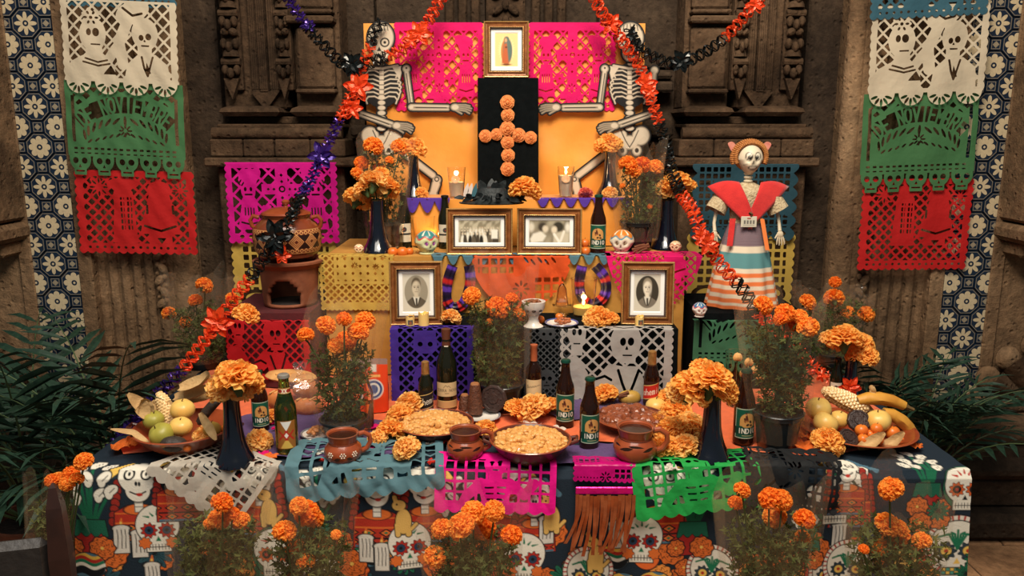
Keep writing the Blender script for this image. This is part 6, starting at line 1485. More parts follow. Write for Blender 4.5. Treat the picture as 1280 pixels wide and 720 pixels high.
potted('marigold plant in a black pot wrapped in cellophane beside the banana plate', 973, yc_, ZT, (30, 513), (978, 512, 24, 408, 46), [(955, 381, 13), (982, 390, 13), (990, 402, 14), (1010, 408, 14), (998, 480, 10), (975, 398, 10), (1000, 395, 10)], (32, 548, 50, 380), 1400, 3)
def bundle(label, px, Y, fol, heads, wr, n, seed, z=0.0, pot=None, **k):
    return potted(label, px, Y, z, pot, fol, heads, wr, n, seed, name='marigold_bouquet', cat='bouquet', **k)
potted('wild marigold bush in a bucket behind the green apple bowl', 252, 3.12, ZT, (24, 440), (258, 446, 28, 385, 44), [(256, 356, 11), (244, 375, 9), (211, 391, 9), (290, 372, 8), (232, 402, 8)], (28, 450, 46, 348), 1300, 4, name='potted_marigold')
potted('wild marigold bush in a bucket behind the vase at the banana plate', 1040, 3.14, ZT, (22, 440), (1045, 446, 26, 380, 42), [(1010, 377, 11), (1042, 372, 13), (1044, 352, 8), (1083, 392, 11), (1060, 390, 9)], (26, 450, 46, 362), 1000, 5)
# front row standing on the floor before the cloth
potted('marigold plant in a floor bucket below the white gridded paper', 272, 1.96, .0, (34, 850), (272, 760, 40, 655, 48), [(278, 627, 14), (274, 648, 14), (300, 650, 12), (290, 642, 10), (262, 655, 8)], (42, 800, 60, 610), 1500, 6)
potted('marigold plant in a floor bucket below the slate blue paper', 384, 1.97, .0, (34, 850), (388, 760, 40, 662, 46), [(356, 663, 15), (382, 640, 16), (390, 648, 15), (382, 701, 12), (366, 685, 10), (373, 632, 12), (420, 668, 7), (366, 716, 12)], (42, 800, 56, 618), 1500, 7)
potted('marigold plant in a floor bucket below the bright magenta paper', 590, 1.96, .0, (36, 850), (592, 760, 44, 672, 52), [(575, 657, 18), (592, 640, 16), (604, 660, 16), (618, 638, 14), (552, 660, 14), (640, 668, 14), (545, 695, 15), (610, 675, 9)], (46, 800, 62, 625), 1600, 8)
potted('marigold plant in a floor bucket below the bright green paper', 960, 1.96, .0, (36, 850), (962, 760, 42, 655, 52), [(962, 622, 15), (978, 624, 14), (968, 645, 15), (1006, 648, 14), (1004, 672, 11), (928, 612, 11), (920, 628, 10)], (46, 800, 62, 608), 1600, 9)
potted('marigold plant in a floor bucket before the lily printed corner of the cloth', 1118, 1.97, .0, (36, 850), (1120, 760, 46, 660, 54), [(1113, 610, 16), (1110, 655, 16), (1118, 668, 18), (1152, 675, 12), (1100, 684, 12), (1080, 686, 7), (1124, 660, 12)], (46, 800, 60, 610), 1500, 10)
potted('marigold plant in a floor bucket beside the cloth corner by the wooden chair', 62, 2.02, .0, (30, 820), (64, 760, 16, 632, 20), [(104, 576, 12), (88, 592, 11), (72, 601, 12), (84, 604, 10), (64, 600, 9), (96, 598, 9)], (22, 790, 28, 606), 700, 11)
# wrapped bouquets on the step
potted('wrapped marigold bouquet in a glass behind the navy vase on the yellow paper step', 482, 3.22, Z3 + .001, (20, 276), (482, 280, 18, 190, 30), [(467, 182, 13), (452, 203, 9.5), (499, 184, 11), (447, 217, 9), (474, 212, 10), (487, 200, 6)], (22, 300, 34, 180), 600, 12, .02, potm=glassmat('smoked_glass', (120, 110, 96), .04, 1.45, .8))
potted('wrapped marigold bouquet in a dark glass behind the pink paper', 797, 3.18, Z3 + .001, (22, 277), (800, 280, 22, 215, 28), [(786, 206, 13), (804, 205, 11), (820, 208, 10), (778, 232, 4), (812, 258, 4), (795, 214, 8)], (24, 300, 34, 185), 800, 13, .018, potm=glassmat('smoked_glass_dark', (46, 42, 38), .06, 1.45, .5))

# ================================================================== PAPER ROSE CROSS
def rose_mesh():
    mb = MB(); r = random.Random(2)
    for ring, (R, h, n) in enumerate(((1.0, .25, 7), (.78, .5, 6), (.52, .72, 5), (.28, .85, 4))):
        for k in range(n):
            a0 = 2 * PI * k / n + ring * .5; da = 2 * PI / n * .75
            mb.grid(lambda u, v: ((R * (.35 + .65 * v) * math.cos(a0 + (u - .5) * da * 2)) * (1 + .05 * math.sin(u * 12)), (R * (.35 + .65 * v) * math.sin(a0 + (u - .5) * da * 2)), h * (.3 + .7 * math.sin(v * 2.2)) + .06 * math.sin(u * 9 + k)), 6, 4)
    mb.ball((0, 0, .55), (.3, .3, .42), 10, 6)
    return mb
ROSEM = rose_mesh().mesh('paper_rose', petalmat('rose_paper', (240, 140, 72), (252, 176, 110), .3), True)
cr = thing('rose_cross', 'cross of ten orange paper roses fixed on the black pillar', 'flower cross', (PY(635, 170, YP).x, YP - .008, Z4 + .02))
for (px, py, r) in ((634, 128, 9), (635, 144, 8.5), (634, 161, 9.5), (607, 170, 8), (621, 168, 7.5), (649, 169, 9), (663, 172, 8), (634, 178, 8.5), (635, 194, 8.5), (634, 211, 9)):
    p = PY(px, py, YP - .008) - cr.location; link('paper_rose', ROSEM, cr, p, (PI / 2, 0, random.uniform(-.3, .3)), r * mpp(px, py, YP))

# ================================================================== CARDBOARD SKELETONS (flat printed cut-outs, jointed)
YS = 3.525
def PYv(x, y, Y):
    dx = (x - 640) / FPX; dy = (360 - y) / FPX; t = Y / (_cp + dy * _sp); return CAM[0] + dx * t, 0 * x + Y, CAM[2] + (-_sp + dy * _cp) * t
BONE, INK, SHD = (206, 190, 166), (22, 20, 20), (150, 136, 116)
def skel(label, mir, dx):
    T = (lambda x: 1264 - x + dx) if mir else (lambda x: x + dx)
    t = thing('cardboard_skeleton', label, 'skeleton', (PY(T(476), 110, YS).x, YS, Z4))
    def piece(name, x0, y0, x1, y1, bones, layer, lines=None, holes=None, grow=2.0, back=None, shade=1.3):
        xa, xb = sorted((T(x0), T(x1))); ox, oz = t.location.x, t.location.z
        Xf = (lambda x: 1264 + dx - (x + xa)) if mir else (lambda x: x + xa - dx)
        fld = lambda x, y: bones(Xf(x), y + y0)
        board = (lambda x, y: U(fld(x, y) + grow, back(Xf(x), y + y0))) if back else (lambda x, y: fld(x, y) + grow)
        def place(x, y): a, b, c = PYv(x + xa, y + y0, YS - layer * .003); return a - ox, b - YS, c - oz
        def color(x, y):
            PAINT_AA[0] = .8; c = base_col(x, INK); f = fld(x, y); paint(c, f, SHD, .8); paint(c, f - shade, BONE, .9)
            if lines is not None: paint(c, lines(Xf(x), y + y0), INK, .8)
            if holes is not None: paint(c, holes(Xf(x), y + y0), INK, .8)
            return c
        s = 1.1; me = cut_sheet(board, xb - xa, y1 - y0, int((xb - xa) * s * 1.6), int((y1 - y0) * s * 1.6), place, color); me.materials.append(printed('card_print', .6))
        o = link(name, me, t); md = o.modifiers.new('card', 'SOLIDIFY'); md.thickness = .0015; md.offset = 0; return o
    def leg(x, y): return U(fK(x, y, 506, 192, 541, 219, 4.2, 4.2), fC(x, y, 546, 225, 5.5), fK(x, y, 545, 230, 541, 243, 5.5, 4.5), fE(x, y, 541, 243, 6, 5))
    piece('leg', 498, 184, 556, 252, leg, 0, holes=lambda x, y: S(fC(x, y, 546, 224, 3.2), fC(x, y, 546, 224, 1.8)))
    pel = lambda x, y: U(fE(x, y, 463, 170, 11, 12, -.5), fE(x, y, 491, 170, 11, 12, .5), fE(x, y, 477, 178, 12, 9), fE(x, y, 468, 188, 6, 7), fE(x, y, 486, 188, 6, 7))
    piece('pelvis', 446, 154, 508, 200, pel, 1, holes=lambda x, y: U(fE(x, y, 468, 188, 2.5, 3), fE(x, y, 486, 188, 2.5, 3)), lines=lambda x, y: U(fL(x, y, [(466, 163), (472, 176), (477, 184)], .6), fL(x, y, [(488, 163), (482, 176), (477, 184)], .6)))
    def ribs(x, y):
        f = fR(x, y, 474, 84, 480, 120)
        for q in range(7):
            y0 = 89 + q * 5.4; w = 15 + 9.5 * math.sin(PI * (q + 1.4) / 8.8)
            for s in (-1, 1): f = U(f, fL(x, y, [(477 + s * 3, y0 + 2), (477 + s * w * .45, y0 - 1), (477 + s * w * .85, y0 - .5), (477 + s * w, y0 + 3.5), (477 + s * w * .92, y0 + 8)], .95))
        f = U(f, *[fE(x, y, 477, 122 + q * 6.4, 4.6 + .15 * q, 3.0) for q in range(7)])
        return U(f, fL(x, y, [(457, 84), (476, 86), (497, 82)], 1.6), fP(x, y, [(490, 84), (504, 82), (500, 100)]), *[fE(x, y, 476, 76 + q * 4, 3.8, 2) for q in range(2)])
    piece('ribcage', 446, 72, 512, 170, ribs, 2, lines=lambda x, y: U(*[fL(x, y, [(474, 88 + q * 6), (480, 88 + q * 6)], .5) for q in range(6)]), back=lambda x, y: U(fE(x, y, 477, 107, 24, 28)), grow=1.4, shade=.35)
    sk = lambda x, y: U(fE(x, y, 476, 47, 16.5, 19), fE(x, y, 476, 66, 10.5, 11))
    def skh(x, y): return U(S(fC(x, y, 481, 53, 6), fC(x, y, 481, 53, 4.2)), fC(x, y, 481, 53, 1.8), S(fE(x, y, 467, 53, 5, 5.5), fC(x, y, 467, 53, 1.5)), fP(x, y, [(474, 58), (471, 64), (477, 64)]), fL(x, y, [(468, 68), (474, 70), (483, 67)], .8), *[fL(x, y, [(468 + q * 2.5, 66), (468 + q * 2.5, 73)], .4) for q in range(6)], *[fL(x, y, [(464 + q * 4, 30 + abs(q - 3) * .8), (462 + q * 4.6, 38)], .5) for q in range(6)], fL(x, y, [(461, 60), (466, 66)], .8))
    piece('skull', 454, 22, 500, 82, sk, 3, holes=skh)
    ua = lambda x, y: U(fC(x, y, 508, 86, 5), fK(x, y, 508, 88, 514, 130, 3.2, 3), fC(x, y, 514, 131, 4)); piece('upper_arm', 500, 78, 524, 140, ua, 3, lines=lambda x, y: U(fL(x, y, [(508, 92), (513, 128)], .6), fC(x, y, 508, 85, 1.2)))
    hand = lambda x, y, hx, hy, s, k: U(fE(x, y, hx, hy, 6, 4.6), *[fL(x, y, [(hx + s * 3, hy - 3 + q * 2.1), (hx + s * 13, hy - 4 + q * 2.6 + k), (hx + s * (21 - abs(q - 1.3) * 2), hy - 3.4 + q * 3.0 + 2 * k)], 1.05) for q in range(4)], fL(x, y, [(hx - 1, hy + 3), (hx + s * 8, hy + 7 + k)], 1.1))
    fa = lambda x, y: U(fC(x, y, 514, 134, 4), fK(x, y, 514, 132, 560, 133, 2.2, 2.2), fK(x, y, 516, 136.4, 560, 136.6, 1.9, 1.9), hand(x, y, 569, 134, 1, 1.0))
    piece('forearm', 506, 122, 598, 150, fa, 4, lines=lambda x, y: fL(x, y, [(520, 134.4), (558, 134.8)], .6))
    fb = lambda x, y: U(fK(x, y, 452, 141, 490, 154, 2.2, 2.2), fK(x, y, 450, 144, 488, 157.5, 1.9, 1.9), hand(x, y, 496, 157, 1, 1.6)); piece('forearm', 443, 133, 524, 176, fb, 5, lines=lambda x, y: fL(x, y, [(454, 143.6), (486, 155.5)], .6))
    if mir: 
        ub = lambda x, y: U(fC(x, y, 446, 88, 5), fK(x, y, 446, 90, 449, 128, 3.0, 3.0)); piece('upper_arm', 438, 80, 458, 140, ub, 1)
    return t
skel('printed cardboard skeleton pinned on the satin backdrop on the stove side', False, 0); skel('printed cardboard skeleton pinned on the satin backdrop on the doll side', True, 0)

# ================================================================== FOIL GARLANDS
FOIL = {'orange': mat('orange_foil', (236, 82, 34), .35, (220, 60, 24), 40, .4, 60, metal=.25), 'black': mat('black_foil', (20, 24, 24), .22, metal=.3), 'purple': mat('purple_foil', (66, 36, 128), .2, (46, 26, 96), 40, metal=.45)}
def crv(pts, n):
    pts = [Vector(p) for p in pts]; out = []
    for i in range(len(pts) - 1):
        p0, p1, p2, p3 = pts[max(i - 1, 0)], pts[i], pts[i + 1], pts[min(i + 2, len(pts) - 1)]
        for k in range(n):
            t = k / n; out.append(.5 * ((2 * p1) + (p2 - p0) * t + (2 * p0 - 5 * p1 + 4 * p2 - p3) * t * t + (3 * p1 - p0 - 3 * p2 + p3) * t ** 3))
    out.append(pts[-1]); return out
def resample(P, step):
    out = [P[0]]; acc = 0
    for a, b in zip(P[:-1], P[1:]):
        L = (b - a).length; 
        while acc + L >= step and L > 1e-9:
            f = (step - acc) / L; a = a.lerp(b, f); out.append(a); L = (b - a).length; acc = 0
        acc += L
    return out
def star(parent, loc, r, col, seed, name='foil_flower'):
    q = random.Random(seed); mb = MB()
    for lay, (n, R, up) in enumerate(((6, 1.0, .15), (5, .72, .45))):
        for k in range(n):
            a = 2 * PI * k / n + lay * .4 + q.uniform(-.2, .2); d = Vector((math.cos(a), -up * q.uniform(.5, 1.4), math.sin(a))); s = d.cross(Vector((0, 1, 0))).normalized() * .27
            mb.grid(lambda u, v: (d * R * v + s * (u - .5) * 2 * math.sin(PI * min(.98, .12 + .86 * v)) ** .8 * (R if v < .98 else .1) + Vector((0, -.10 * abs(u - .5) * 2 + .25 * v * v, 0))) * r, 4, 6)
    return mb.obj(name, FOIL[col], parent, loc=loc)
def garland(label, secs, stars, width=.027):
    """secs: [(colour, [(px,py,Y),...])]"""
    P0 = PY(*secs[0][1][0]); t = thing('foil_garland', label, 'garland', P0)
    for ci, (colr, pts) in enumerate(secs):
        C = resample(crv([PY(*p) - P0 for p in pts], 14), .004); mb = MB(); n = len(C)
        if n < 4: continue
        for st in range(4):
            path = []
            for i, c in enumerate(C):
                tg = (C[min(i + 1, n - 1)] - C[max(i - 1, 0)]).normalized(); s = tg.cross(Vector((0, 1, 0))).normalized(); w = s.cross(tg); ph = i * .004 / .017 * PI + st * PI / 2; base = (-1) ** (st // 2) * width * .42
                path.append(c + s * (base + width * .42 * math.sin(ph)) + w * width * .5 * math.cos(ph + st))
            mb.tube(path, .0042, 4, True, .6)
        mb.obj(colr + '_foil_rope', FOIL[colr], t, smooth=False)
    for k, (colr, px, py, Y, r) in enumerate(stars): star(t, PY(px, py, Y) - P0, r * mpp(px, py, Y), colr, k + len(label))
    return t
G1 = 3.30
garland('foil garland swooping from the stone pilaster past the stove side skeleton', [('purple', [(352, -14, 3.4), (366, 8, 3.38), (384, 34, 3.36)]), ('black', [(384, 34, 3.36), (404, 56, 3.34), (436, 84, 3.42), (470, 76, 3.47), (484, 70, 3.47)]), ('orange', [(484, 70, 3.47), (506, 60, 3.45), (530, 34, 3.42), (548, 4, 3.40), (556, -14, 3.4)])], [('purple', 386, 32, 3.35, 9), ('black', 440, 80, 3.40, 17), ('orange', 524, 42, 3.40, 17), ('orange', 514, 50, 3.39, 12)])
garland('foil garland hanging from the stove side skeleton head down to the green apple bowl', [('black', [(478, 26, 3.48), (466, 44, 3.47), (464, 56, 3.46)]), ('orange', [(464, 56, 3.46), (456, 74, 3.45), (446, 100, 3.42), (434, 128, 3.36), (424, 150, 3.30)]), ('purple', [(424, 150, 3.30), (406, 188, 3.2), (388, 226, 3.1), (376, 245, 3.02)]), ('black', [(376, 245, 3.02), (358, 282, 2.85), (334, 318, 2.84), (312, 348, 2.84)]), ('orange', [(312, 348, 2.84), (288, 380, 2.82), (260, 420, 2.78), (228, 462, 2.72)]), ('purple', [(228, 462, 2.72), (204, 486, 2.66), (176, 516, 2.56), (134, 568, 2.33)])], [('orange', 448, 108, 3.40, 20), ('orange', 440, 136, 3.36, 15), ('purple', 402, 194, 3.17, 19), ('black', 344, 296, 2.83, 24), ('orange', 352, 318, 2.84, 13), ('orange', 272, 402, 2.79, 22), ('purple', 165, 540, 2.46, 16)])
garland('foil garland crossing the doll side skeleton and falling to the skeleton doll', [('orange', [(736, -14, 3.36), (754, 18, 3.38), (778, 52, 3.45), (800, 84, 3.47), (812, 120, 3.44), (824, 154, 3.40)]), ('black', [(824, 154, 3.40), (832, 178, 3.36), (838, 210, 3.2), (852, 244, 3.02)]), ('orange', [(852, 244, 3.02), (866, 264, 2.90), (878, 294, 2.83), (900, 330, 2.82), (920, 352, 2.81)]), ('black', [(920, 352, 2.81), (934, 370, 2.79), (946, 390, 2.76)]), ('orange', [(946, 390, 2.76), (984, 424, 2.70), (1016, 460, 2.62), (1034, 472, 2.56)])], [('orange', 764, 30, 3.40, 15), ('orange', 808, 104, 3.44, 15), ('orange', 812, 114, 3.43, 12), ('orange', 884, 304, 2.80, 16), ('orange', 876, 296, 2.80, 12), ('orange', 1062, 484, 2.62, 16)])
garland('foil garland swooping from the doll side skeleton to the stone pilaster', [('black', [(786, 34, 3.48), (792, 50, 3.47), (806, 66, 3.44), (846, 80, 3.42), (880, 66, 3.42), (906, 48, 3.42)]), ('orange', [(906, 48, 3.42), (926, 26, 3.42), (950, -2, 3.42), (962, -16, 3.42)])], [('black', 852, 76, 3.40, 16), ('black', 790, 44, 3.46, 9), ('orange', 944, 6, 3.41, 13)])

# ================================================================== SKULLS
def pskull(label, px, pyb, pyt, z, style, yaw=0., name='sugar_skull'):
    Y = yb0(px, pyb, z) + .03; p = PY(px, pyb, Y); h = PY(px, pyt, Y).z - z; t = thing(name, label, 'skull', (p.x, Y, z), (0, 0, yaw)); R = h / 1.9
    headmesh(t, (0, 0, R * .93), R, style, 'skull'); 
    MB().lathe([(R * .6, 0), (R * .66, R * .06), (R * .55, R * .16)], 18).obj('jaw_base', mat('skull_bone_' + style, SK[style][0], .5), t); return t
SK = {'green': ((206, 208, 160), (120, 20, 120), (198, 60, 60), (60, 130, 130)), 'blue': ((226, 214, 190), (96, 60, 30), (70, 130, 150), (206, 120, 40)), 'small': ((226, 200, 160), (90, 50, 36), (176, 40, 30), (220, 150, 60)), 'white': ((226, 216, 204), (120, 40, 40), (190, 50, 50), (60, 110, 150)), 'doll': ((216, 202, 176), (30, 26, 24), (216, 202, 176), (200, 184, 156))}
def headmesh(parent, loc, R, style, name):
    bone, eye, c1, c2 = SK[style]; nu, nv = 60, 44; U_, V_ = np.meshgrid(np.linspace(0, 2 * PI, nu + 1), np.linspace(-PI / 2, PI / 2, nv + 1)); a = U_.ravel(); b = V_.ravel()
    x, y, z = np.cos(b) * np.cos(a), np.cos(b) * np.sin(a), np.sin(b); front = np.clip(-y, 0, 1)
    sx = np.where(z < 0, 1 - .34 * np.clip(-z, 0, 1) ** .7, 1.0) * (.84 if style == 'doll' else .98); sy = np.where(y > 0, 1.08, .92); k = np.ones_like(x)
    for s in (-1, 1): k -= .16 * np.exp(-(((x - s * .36) / .2) ** 2 + ((z + .02) / .2) ** 2)) * (y < 0); k += .07 * np.exp(-(((x - s * .55) / .16) ** 2 + ((z + .32) / .16) ** 2)) * (y < 0)
    k -= .10 * np.exp(-((x / .1) ** 2 + ((z + .3) / .12) ** 2)) * (y < 0)
    V = np.stack([x * sx * k * R + loc[0], y * sy * k * R + loc[1], z * R * .98 + loc[2]], 1)
    c = base_col(x, bone); PAINT_AA[0] = .05; fr_ = (y < .1)
    def p(f, col): paint(c, np.where(fr_, f, -1), col, .05)
    if style != 'doll':
        paint(c, z - (.45 if style != 'small' else .9) - .12 * np.cos(a * 6), c2, .06); paint(c, .06 - np.abs(z - .42 - .12 * np.cos(a * 6)), c1, .04); paint(c, I(.1 - np.abs(np.sin(a * 4)) * .3, z - .62), (236, 226, 200), .05)
        paint(c, I(np.sin(a * 3 + 1) * .2 - .05, y, .4 - z), c1, .05); paint(c, I(np.sin(a * 7) * .2 - .08, y + .2, .35 - np.abs(z)), c2, .05)
    for s in (-1, 1):
        if style == 'doll': p(fE(x, z, s * .34, .22, .27, .30), (70, 58, 48)); p(fE(x, z, s * .34, .22, .20, .23), (232, 222, 200)); p(fC(x, z, s * .29, .14, .15), (16, 14, 14)); p(fC(x, z, s * .26, .19, .045), (236, 230, 220)); p(fL(x, z, [(s * .5, -.28), (s * .75, -.34)], .02), (90, 74, 60))
        else: p(fE(x, z, s * .36, -.02, .19, .2), c1 if style == 'small' else tuple(int(q * .9) for q in bone)); p(fE(x, z, s * .36, -.02, .15, .16), eye); p(fC(x, z, s * .36 + .04, .02, .04), (220, 120, 220) if style == 'green' else (200, 180, 150))
    q0 = .12 if style == 'doll' else 0; p(fP(x, z, [(0, -.14 + q0), (-.13, -.40 + q0), (.13, -.40 + q0)]), (26, 20, 18));
    if style == 'doll': p(fE(x, z, 0, -.52, .44, .17), (34, 24, 22)); [p(fR(x, z, -.31 + .16 * q, -.61, -.18 + .16 * q, -.43), (226, 212, 186)) for q in range(4)]
    if style != 'doll': p(fL(x, z, [(-.36, -.62), (.36, -.62)], .022), (60, 46, 40))
    for q in range(-3, 4 if style != 'doll' else -3): p(fL(x, z, [(q * .1, -.53), (q * .1, -.72)], .016), (60, 46, 40))
    i = (np.arange(nu)[None, :] + (np.arange(nv) * (nu + 1))[:, None]).ravel(); me = bpy.data.meshes.new(name); me.from_pydata(V.tolist(), [], np.stack([i, i + 1, i + nu + 2, i + nu + 1], 1).tolist()); set_print(me, c); me.materials.append(printed('painted_ceramic', .3)); me.polygons.foreach_set('use_smooth', [True] * len(me.polygons)); me.update(); return link(name, me, parent)
pskull('pale green painted skull with red and teal patterns beside the crowd photograph', 534, 320, 288, Z3, 'green', .45); pskull('white painted skull with blue and orange patterns beside the green labelled bottle on the step', 777, 318, 287, Z3, 'blue', -.25); pskull('small cream skull with red headband beside the vase on the yellow paper', 449, 320, 305, Z3, 'small', .1); pskull('small cream skull on the pink draped paper', 844, 317, 301, Z3, 'small', -.4); pskull('small white skull with red marks on the green papered riser', 874, 398, 378, ZB, 'white', .1)

# ================================================================== CLAY STOVE AND LIDDED POT
YK = YB + .16; kx = PY(362, 345, YK).x
st = thing('clay_stove', 'round clay stove with an arched fire opening on the red papered riser', 'stove', (kx, YK, ZB + .001))
SH = .165
def stove_shell(r0, r1, hole):
    mb = MB(); nu, nv = 48, 14; vs = []; 
    for j in range(nv + 1):
        for i in range(nu):
            a = 2 * PI * i / nu - PI / 2; v = j / nv; r = r0 + (r1 - r0) * v; vs.append((r * math.cos(a), r * math.sin(a), SH * v))
    fs = []
    for j in range(nv):
        for i in range(nu):
            a = 2 * PI * (i + .5) / nu; a = (a + PI) % (2 * PI) - PI; v = (j + .5) / nv
            if hole and abs(a) < .62 * (1 if v < .36 else max(0, 1 - (v - .36) / .30) ** .6) and .08 < v < .62: continue
            i2 = (i + 1) % nu; fs.append((j * nu + i, j * nu + i2, (j + 1) * nu + i2, (j + 1) * nu + i))
    return mb.add(vs, fs)
o = stove_shell(.100, .112, True).obj('wall', RAWCLAY, st); md = o.modifiers.new('wall', 'SOLIDIFY'); md.thickness = .012
MB().lathe([(.095, .002), (.096, .01), (.001, .012)], 30).obj('ash_bed', mat('stove_ash', (40, 32, 28), .95), st)
MB().lathe([(.112, SH - .02), (.122, SH - .008), (.134, SH), (.134, SH + .008), (.126, SH + .012), (.10, SH + .004), (.09, SH - .01)], 40, cap0=False, cap1=False).obj('flange', RAWCLAY, st)
for k in range(3): MB().cbox((.085 * math.cos(k * 2.094 + .5), .085 * math.sin(k * 2.094 + .5), SH + .0085), (.03, .03, .015), .004).obj('pot_rest', RAWCLAY, st)
pt_ = thing('lidded_pot', 'lidded clay cooking pot with cream diamond bands standing on the stove', 'pot', (kx, YK, ZB + .001 + SH + .0165))
POTC = mat('red_glazed_clay', (128, 62, 36), .22, (106, 46, 26), 12, coat=.5)
MB().lathe([(.085, 0), (.108, .008), (.122, .04), (.127, .075), (.124, .105), (.112, .128), (.094, .145), (.088, .150), (.092, .162), (.096, .166), (.088, .164), (.08, .15)], 44, cap1=False).obj('body', POTC, pt_)
lid = MB().lathe([(.088, .162), (.092, .165), (.090, .172), (.06, .186), (.02, .192), (.001, .193)], 40, cap0=True, cap1=False).obj('lid', CLAY, pt_)
MB().lathe([(.008, .190), (.007, .196), (.014, .205), (.015, .212), (.008, .218), (.001, .219)], 18).obj('knob', CLAY, lid)
for s in (-1, 1): MB().tube([(s * .100, -.01, .152), (s * .122, -.012, .158), (s * .134, -.01, .142), (s * .130, -.006, .120), (s * .118, 0, .108)], [.009, .008, .008, .008, .009], 10).obj('handle', CLAY, pt_)
def bands(x, y, w, h):
    c = base_col(x, (112, 50, 30)); CR = (226, 168, 104); PAINT_AA[0] = .0016
    for y0 in (.012, h - .012):
        u = np.abs(np.mod(x, .018) - .009); paint(c, .0016 - np.abs(np.abs(y - y0) + u - .007), CR); paint(c, .0008 - np.abs(np.abs(y - y0) - .0095), CR)
    m = h / 2; u = np.abs(np.mod(x, .062) - .031); d = u + np.abs(y - m); paint(c, I(d - .031, .026 - np.abs(y - m)), (40, 24, 20))
    for R in (.027, .019, .011): paint(c, .0013 - np.abs(d - R), CR)
    paint(c, .0035 - d, (40, 24, 20)); return c
def wrapprof(parent, name, prof, ang, fn, nu, nv):
    zs = [p[1] for p in prof]; rs = [p[0] for p in prof]; z0, z1 = zs[0], zs[-1]; w = .125 * ang; h = z1 - z0
    def place(x, y): a = -PI / 2 + (x / w - .5) * ang; z = z1 - y; r = np.interp(z, zs, rs) + .0012; return r * np.cos(a), r * np.sin(a), z
    me = print_grid(w, h, nu, nv, place, lambda x, y: fn(x, y, w, h)); me.materials.append(printed('painted_slip', .3)); return link(name, me, parent)
wrapprof(pt_, 'painted_band', [(.117, .026), (.122, .04), (.127, .075), (.124, .105), (.119, .116)], 5.4, bands, 420, 60)

# ================================================================== SKELETON DOLL
YD = YB + .15; dx_ = PY(925, 395, YD).x; MD = mpp(920, 300, YD)
dl = thing('skeleton_doll', 'skeleton lady doll in striped skirt, lace blouse and red shawl on the green papered riser', 'doll', (dx_, YD, ZB + .001))
def skirt_col(x, y, w, h):
    c = base_col(x, (222, 206, 180)); f = y / h; PAINT_AA[0] = .003; st_ = (132, 112, 118)
    paint(c, .26 * h - y, st_); paint(c, I(.26 * h - y, .0012 - np.abs(np.mod(y, .006) - .003)), (98, 80, 88))
    paint(c, h * .09 - np.abs(y - h * .43), (90, 140, 142))
    for q in (.60, .70, .80, .90, .985): paint(c, h * .026 - np.abs(y - h * q), (226, 120, 64))
    return c
HS = .315
def sk_place(x, y):
    w = .5; a = 2 * PI * x / w - PI / 2; f = y / HS; r = .058 + .078 * f ** .75; pl = 1 + .05 * f * np.cos(a * 11) + .02 * f * np.cos(a * 5 + 1); return r * pl * np.cos(a), r * pl * .8 * np.sin(a), HS - y
me = print_grid(.5, HS, 150, 130, sk_place, lambda x, y: skirt_col(x, y, .5, HS)); me.materials.append(printed('woven_skirt', .9, .2)); link('skirt', me, dl)
LACE = mat('cream_lace', (206, 188, 152), .9, (164, 140, 104), 90, .8, 130)
MB().lathe([(.058, 0), (.054, .02), (.060, .07), (.068, .105), (.060, .125), (.036, .142), (.020, .150)], 26).xf(Matrix.Translation((0, 0, HS)) @ Matrix.Diagonal((1.1, .75, 1, 1))).obj('blouse', LACE, dl)
for s in (-1, 1):
    sl = MB().tube([(s * .060, 0, HS + .115), (s * .095, -.004, HS + .085), (s * .118, -.01, HS + .045)], [.030, .036, .040], 14, False).obj('sleeve', LACE, dl)
    MB().tube([(s * .112, -.008, HS + .06), (s * .122, -.015, HS + .0), (s * .122, -.03, HS - .03)], [.007, .006, .007], 8).obj('arm_bone', mat('doll_bone', (206, 190, 160), .6), dl)
    hd = MB().ball((s * .123, -.032, HS - .042), (.013, .007, .014), 8, 6); 
    for q in range(4): hd.tube([(s * (.115 + .006 * q), -.033, HS - .05), (s * (.112 + .009 * q), -.036, HS - .068), (s * (.112 + .0095 * q), -.034, HS - .084 + abs(q - 1.4) * .003)], [.0032, .003, .002], 6)
    hd.tube([(s * .112, -.034, HS - .042), (s * .102, -.040, HS - .056)], [.0034, .0024], 6).obj('hand', mat('doll_bone', (206, 190, 160), .6), dl)
SHAWL = mat('red_felt', (206, 40, 36), .9, (188, 30, 30), 40, .2, 200, sheen=.3)
def shawl(s):
    a = [Vector((s * .152, -.01, HS + .135)), Vector((s * .040, -.030, HS + .152))]; b = [Vector((-s * .006, -.066, HS - .02)), Vector((-s * .004, -.060, HS + .048))]
    o = MB().grid(lambda u, v: tuple((a[0].lerp(a[1], u)).lerp(b[0].lerp(b[1], u), v) + Vector((0, -.012 * math.sin(PI * v), .012 * math.sin(PI * u) * (1 - v)))), 8, 10).obj('shawl', SHAWL, dl); m_ = o.modifiers.new('felt', 'SOLIDIFY'); m_.thickness = .003
shawl(-1); shawl(1)
o = MB().grid(lambda u, v: (-.062 - .012 * v + (u - .5) * .022, -.050 - .02 * v, HS + .02 - .10 * v), 2, 6).obj('red_sash_end', SHAWL, dl)
o = MB().grid(lambda u, v: (.045 + .02 * v + (u - .5) * .016, -.056 - .022 * v, HS + .02 - .115 * v + .008 * math.sin(u * 6)), 2, 8).obj('orange_ribbon', mat('orange_ribbon', (224, 120, 52), .6), dl)
MB().cbox((-.008, -.070, HS + .010), (.058, .003, .040), .001).obj('name_card', mat('card_white', (206, 200, 180), .6), dl)
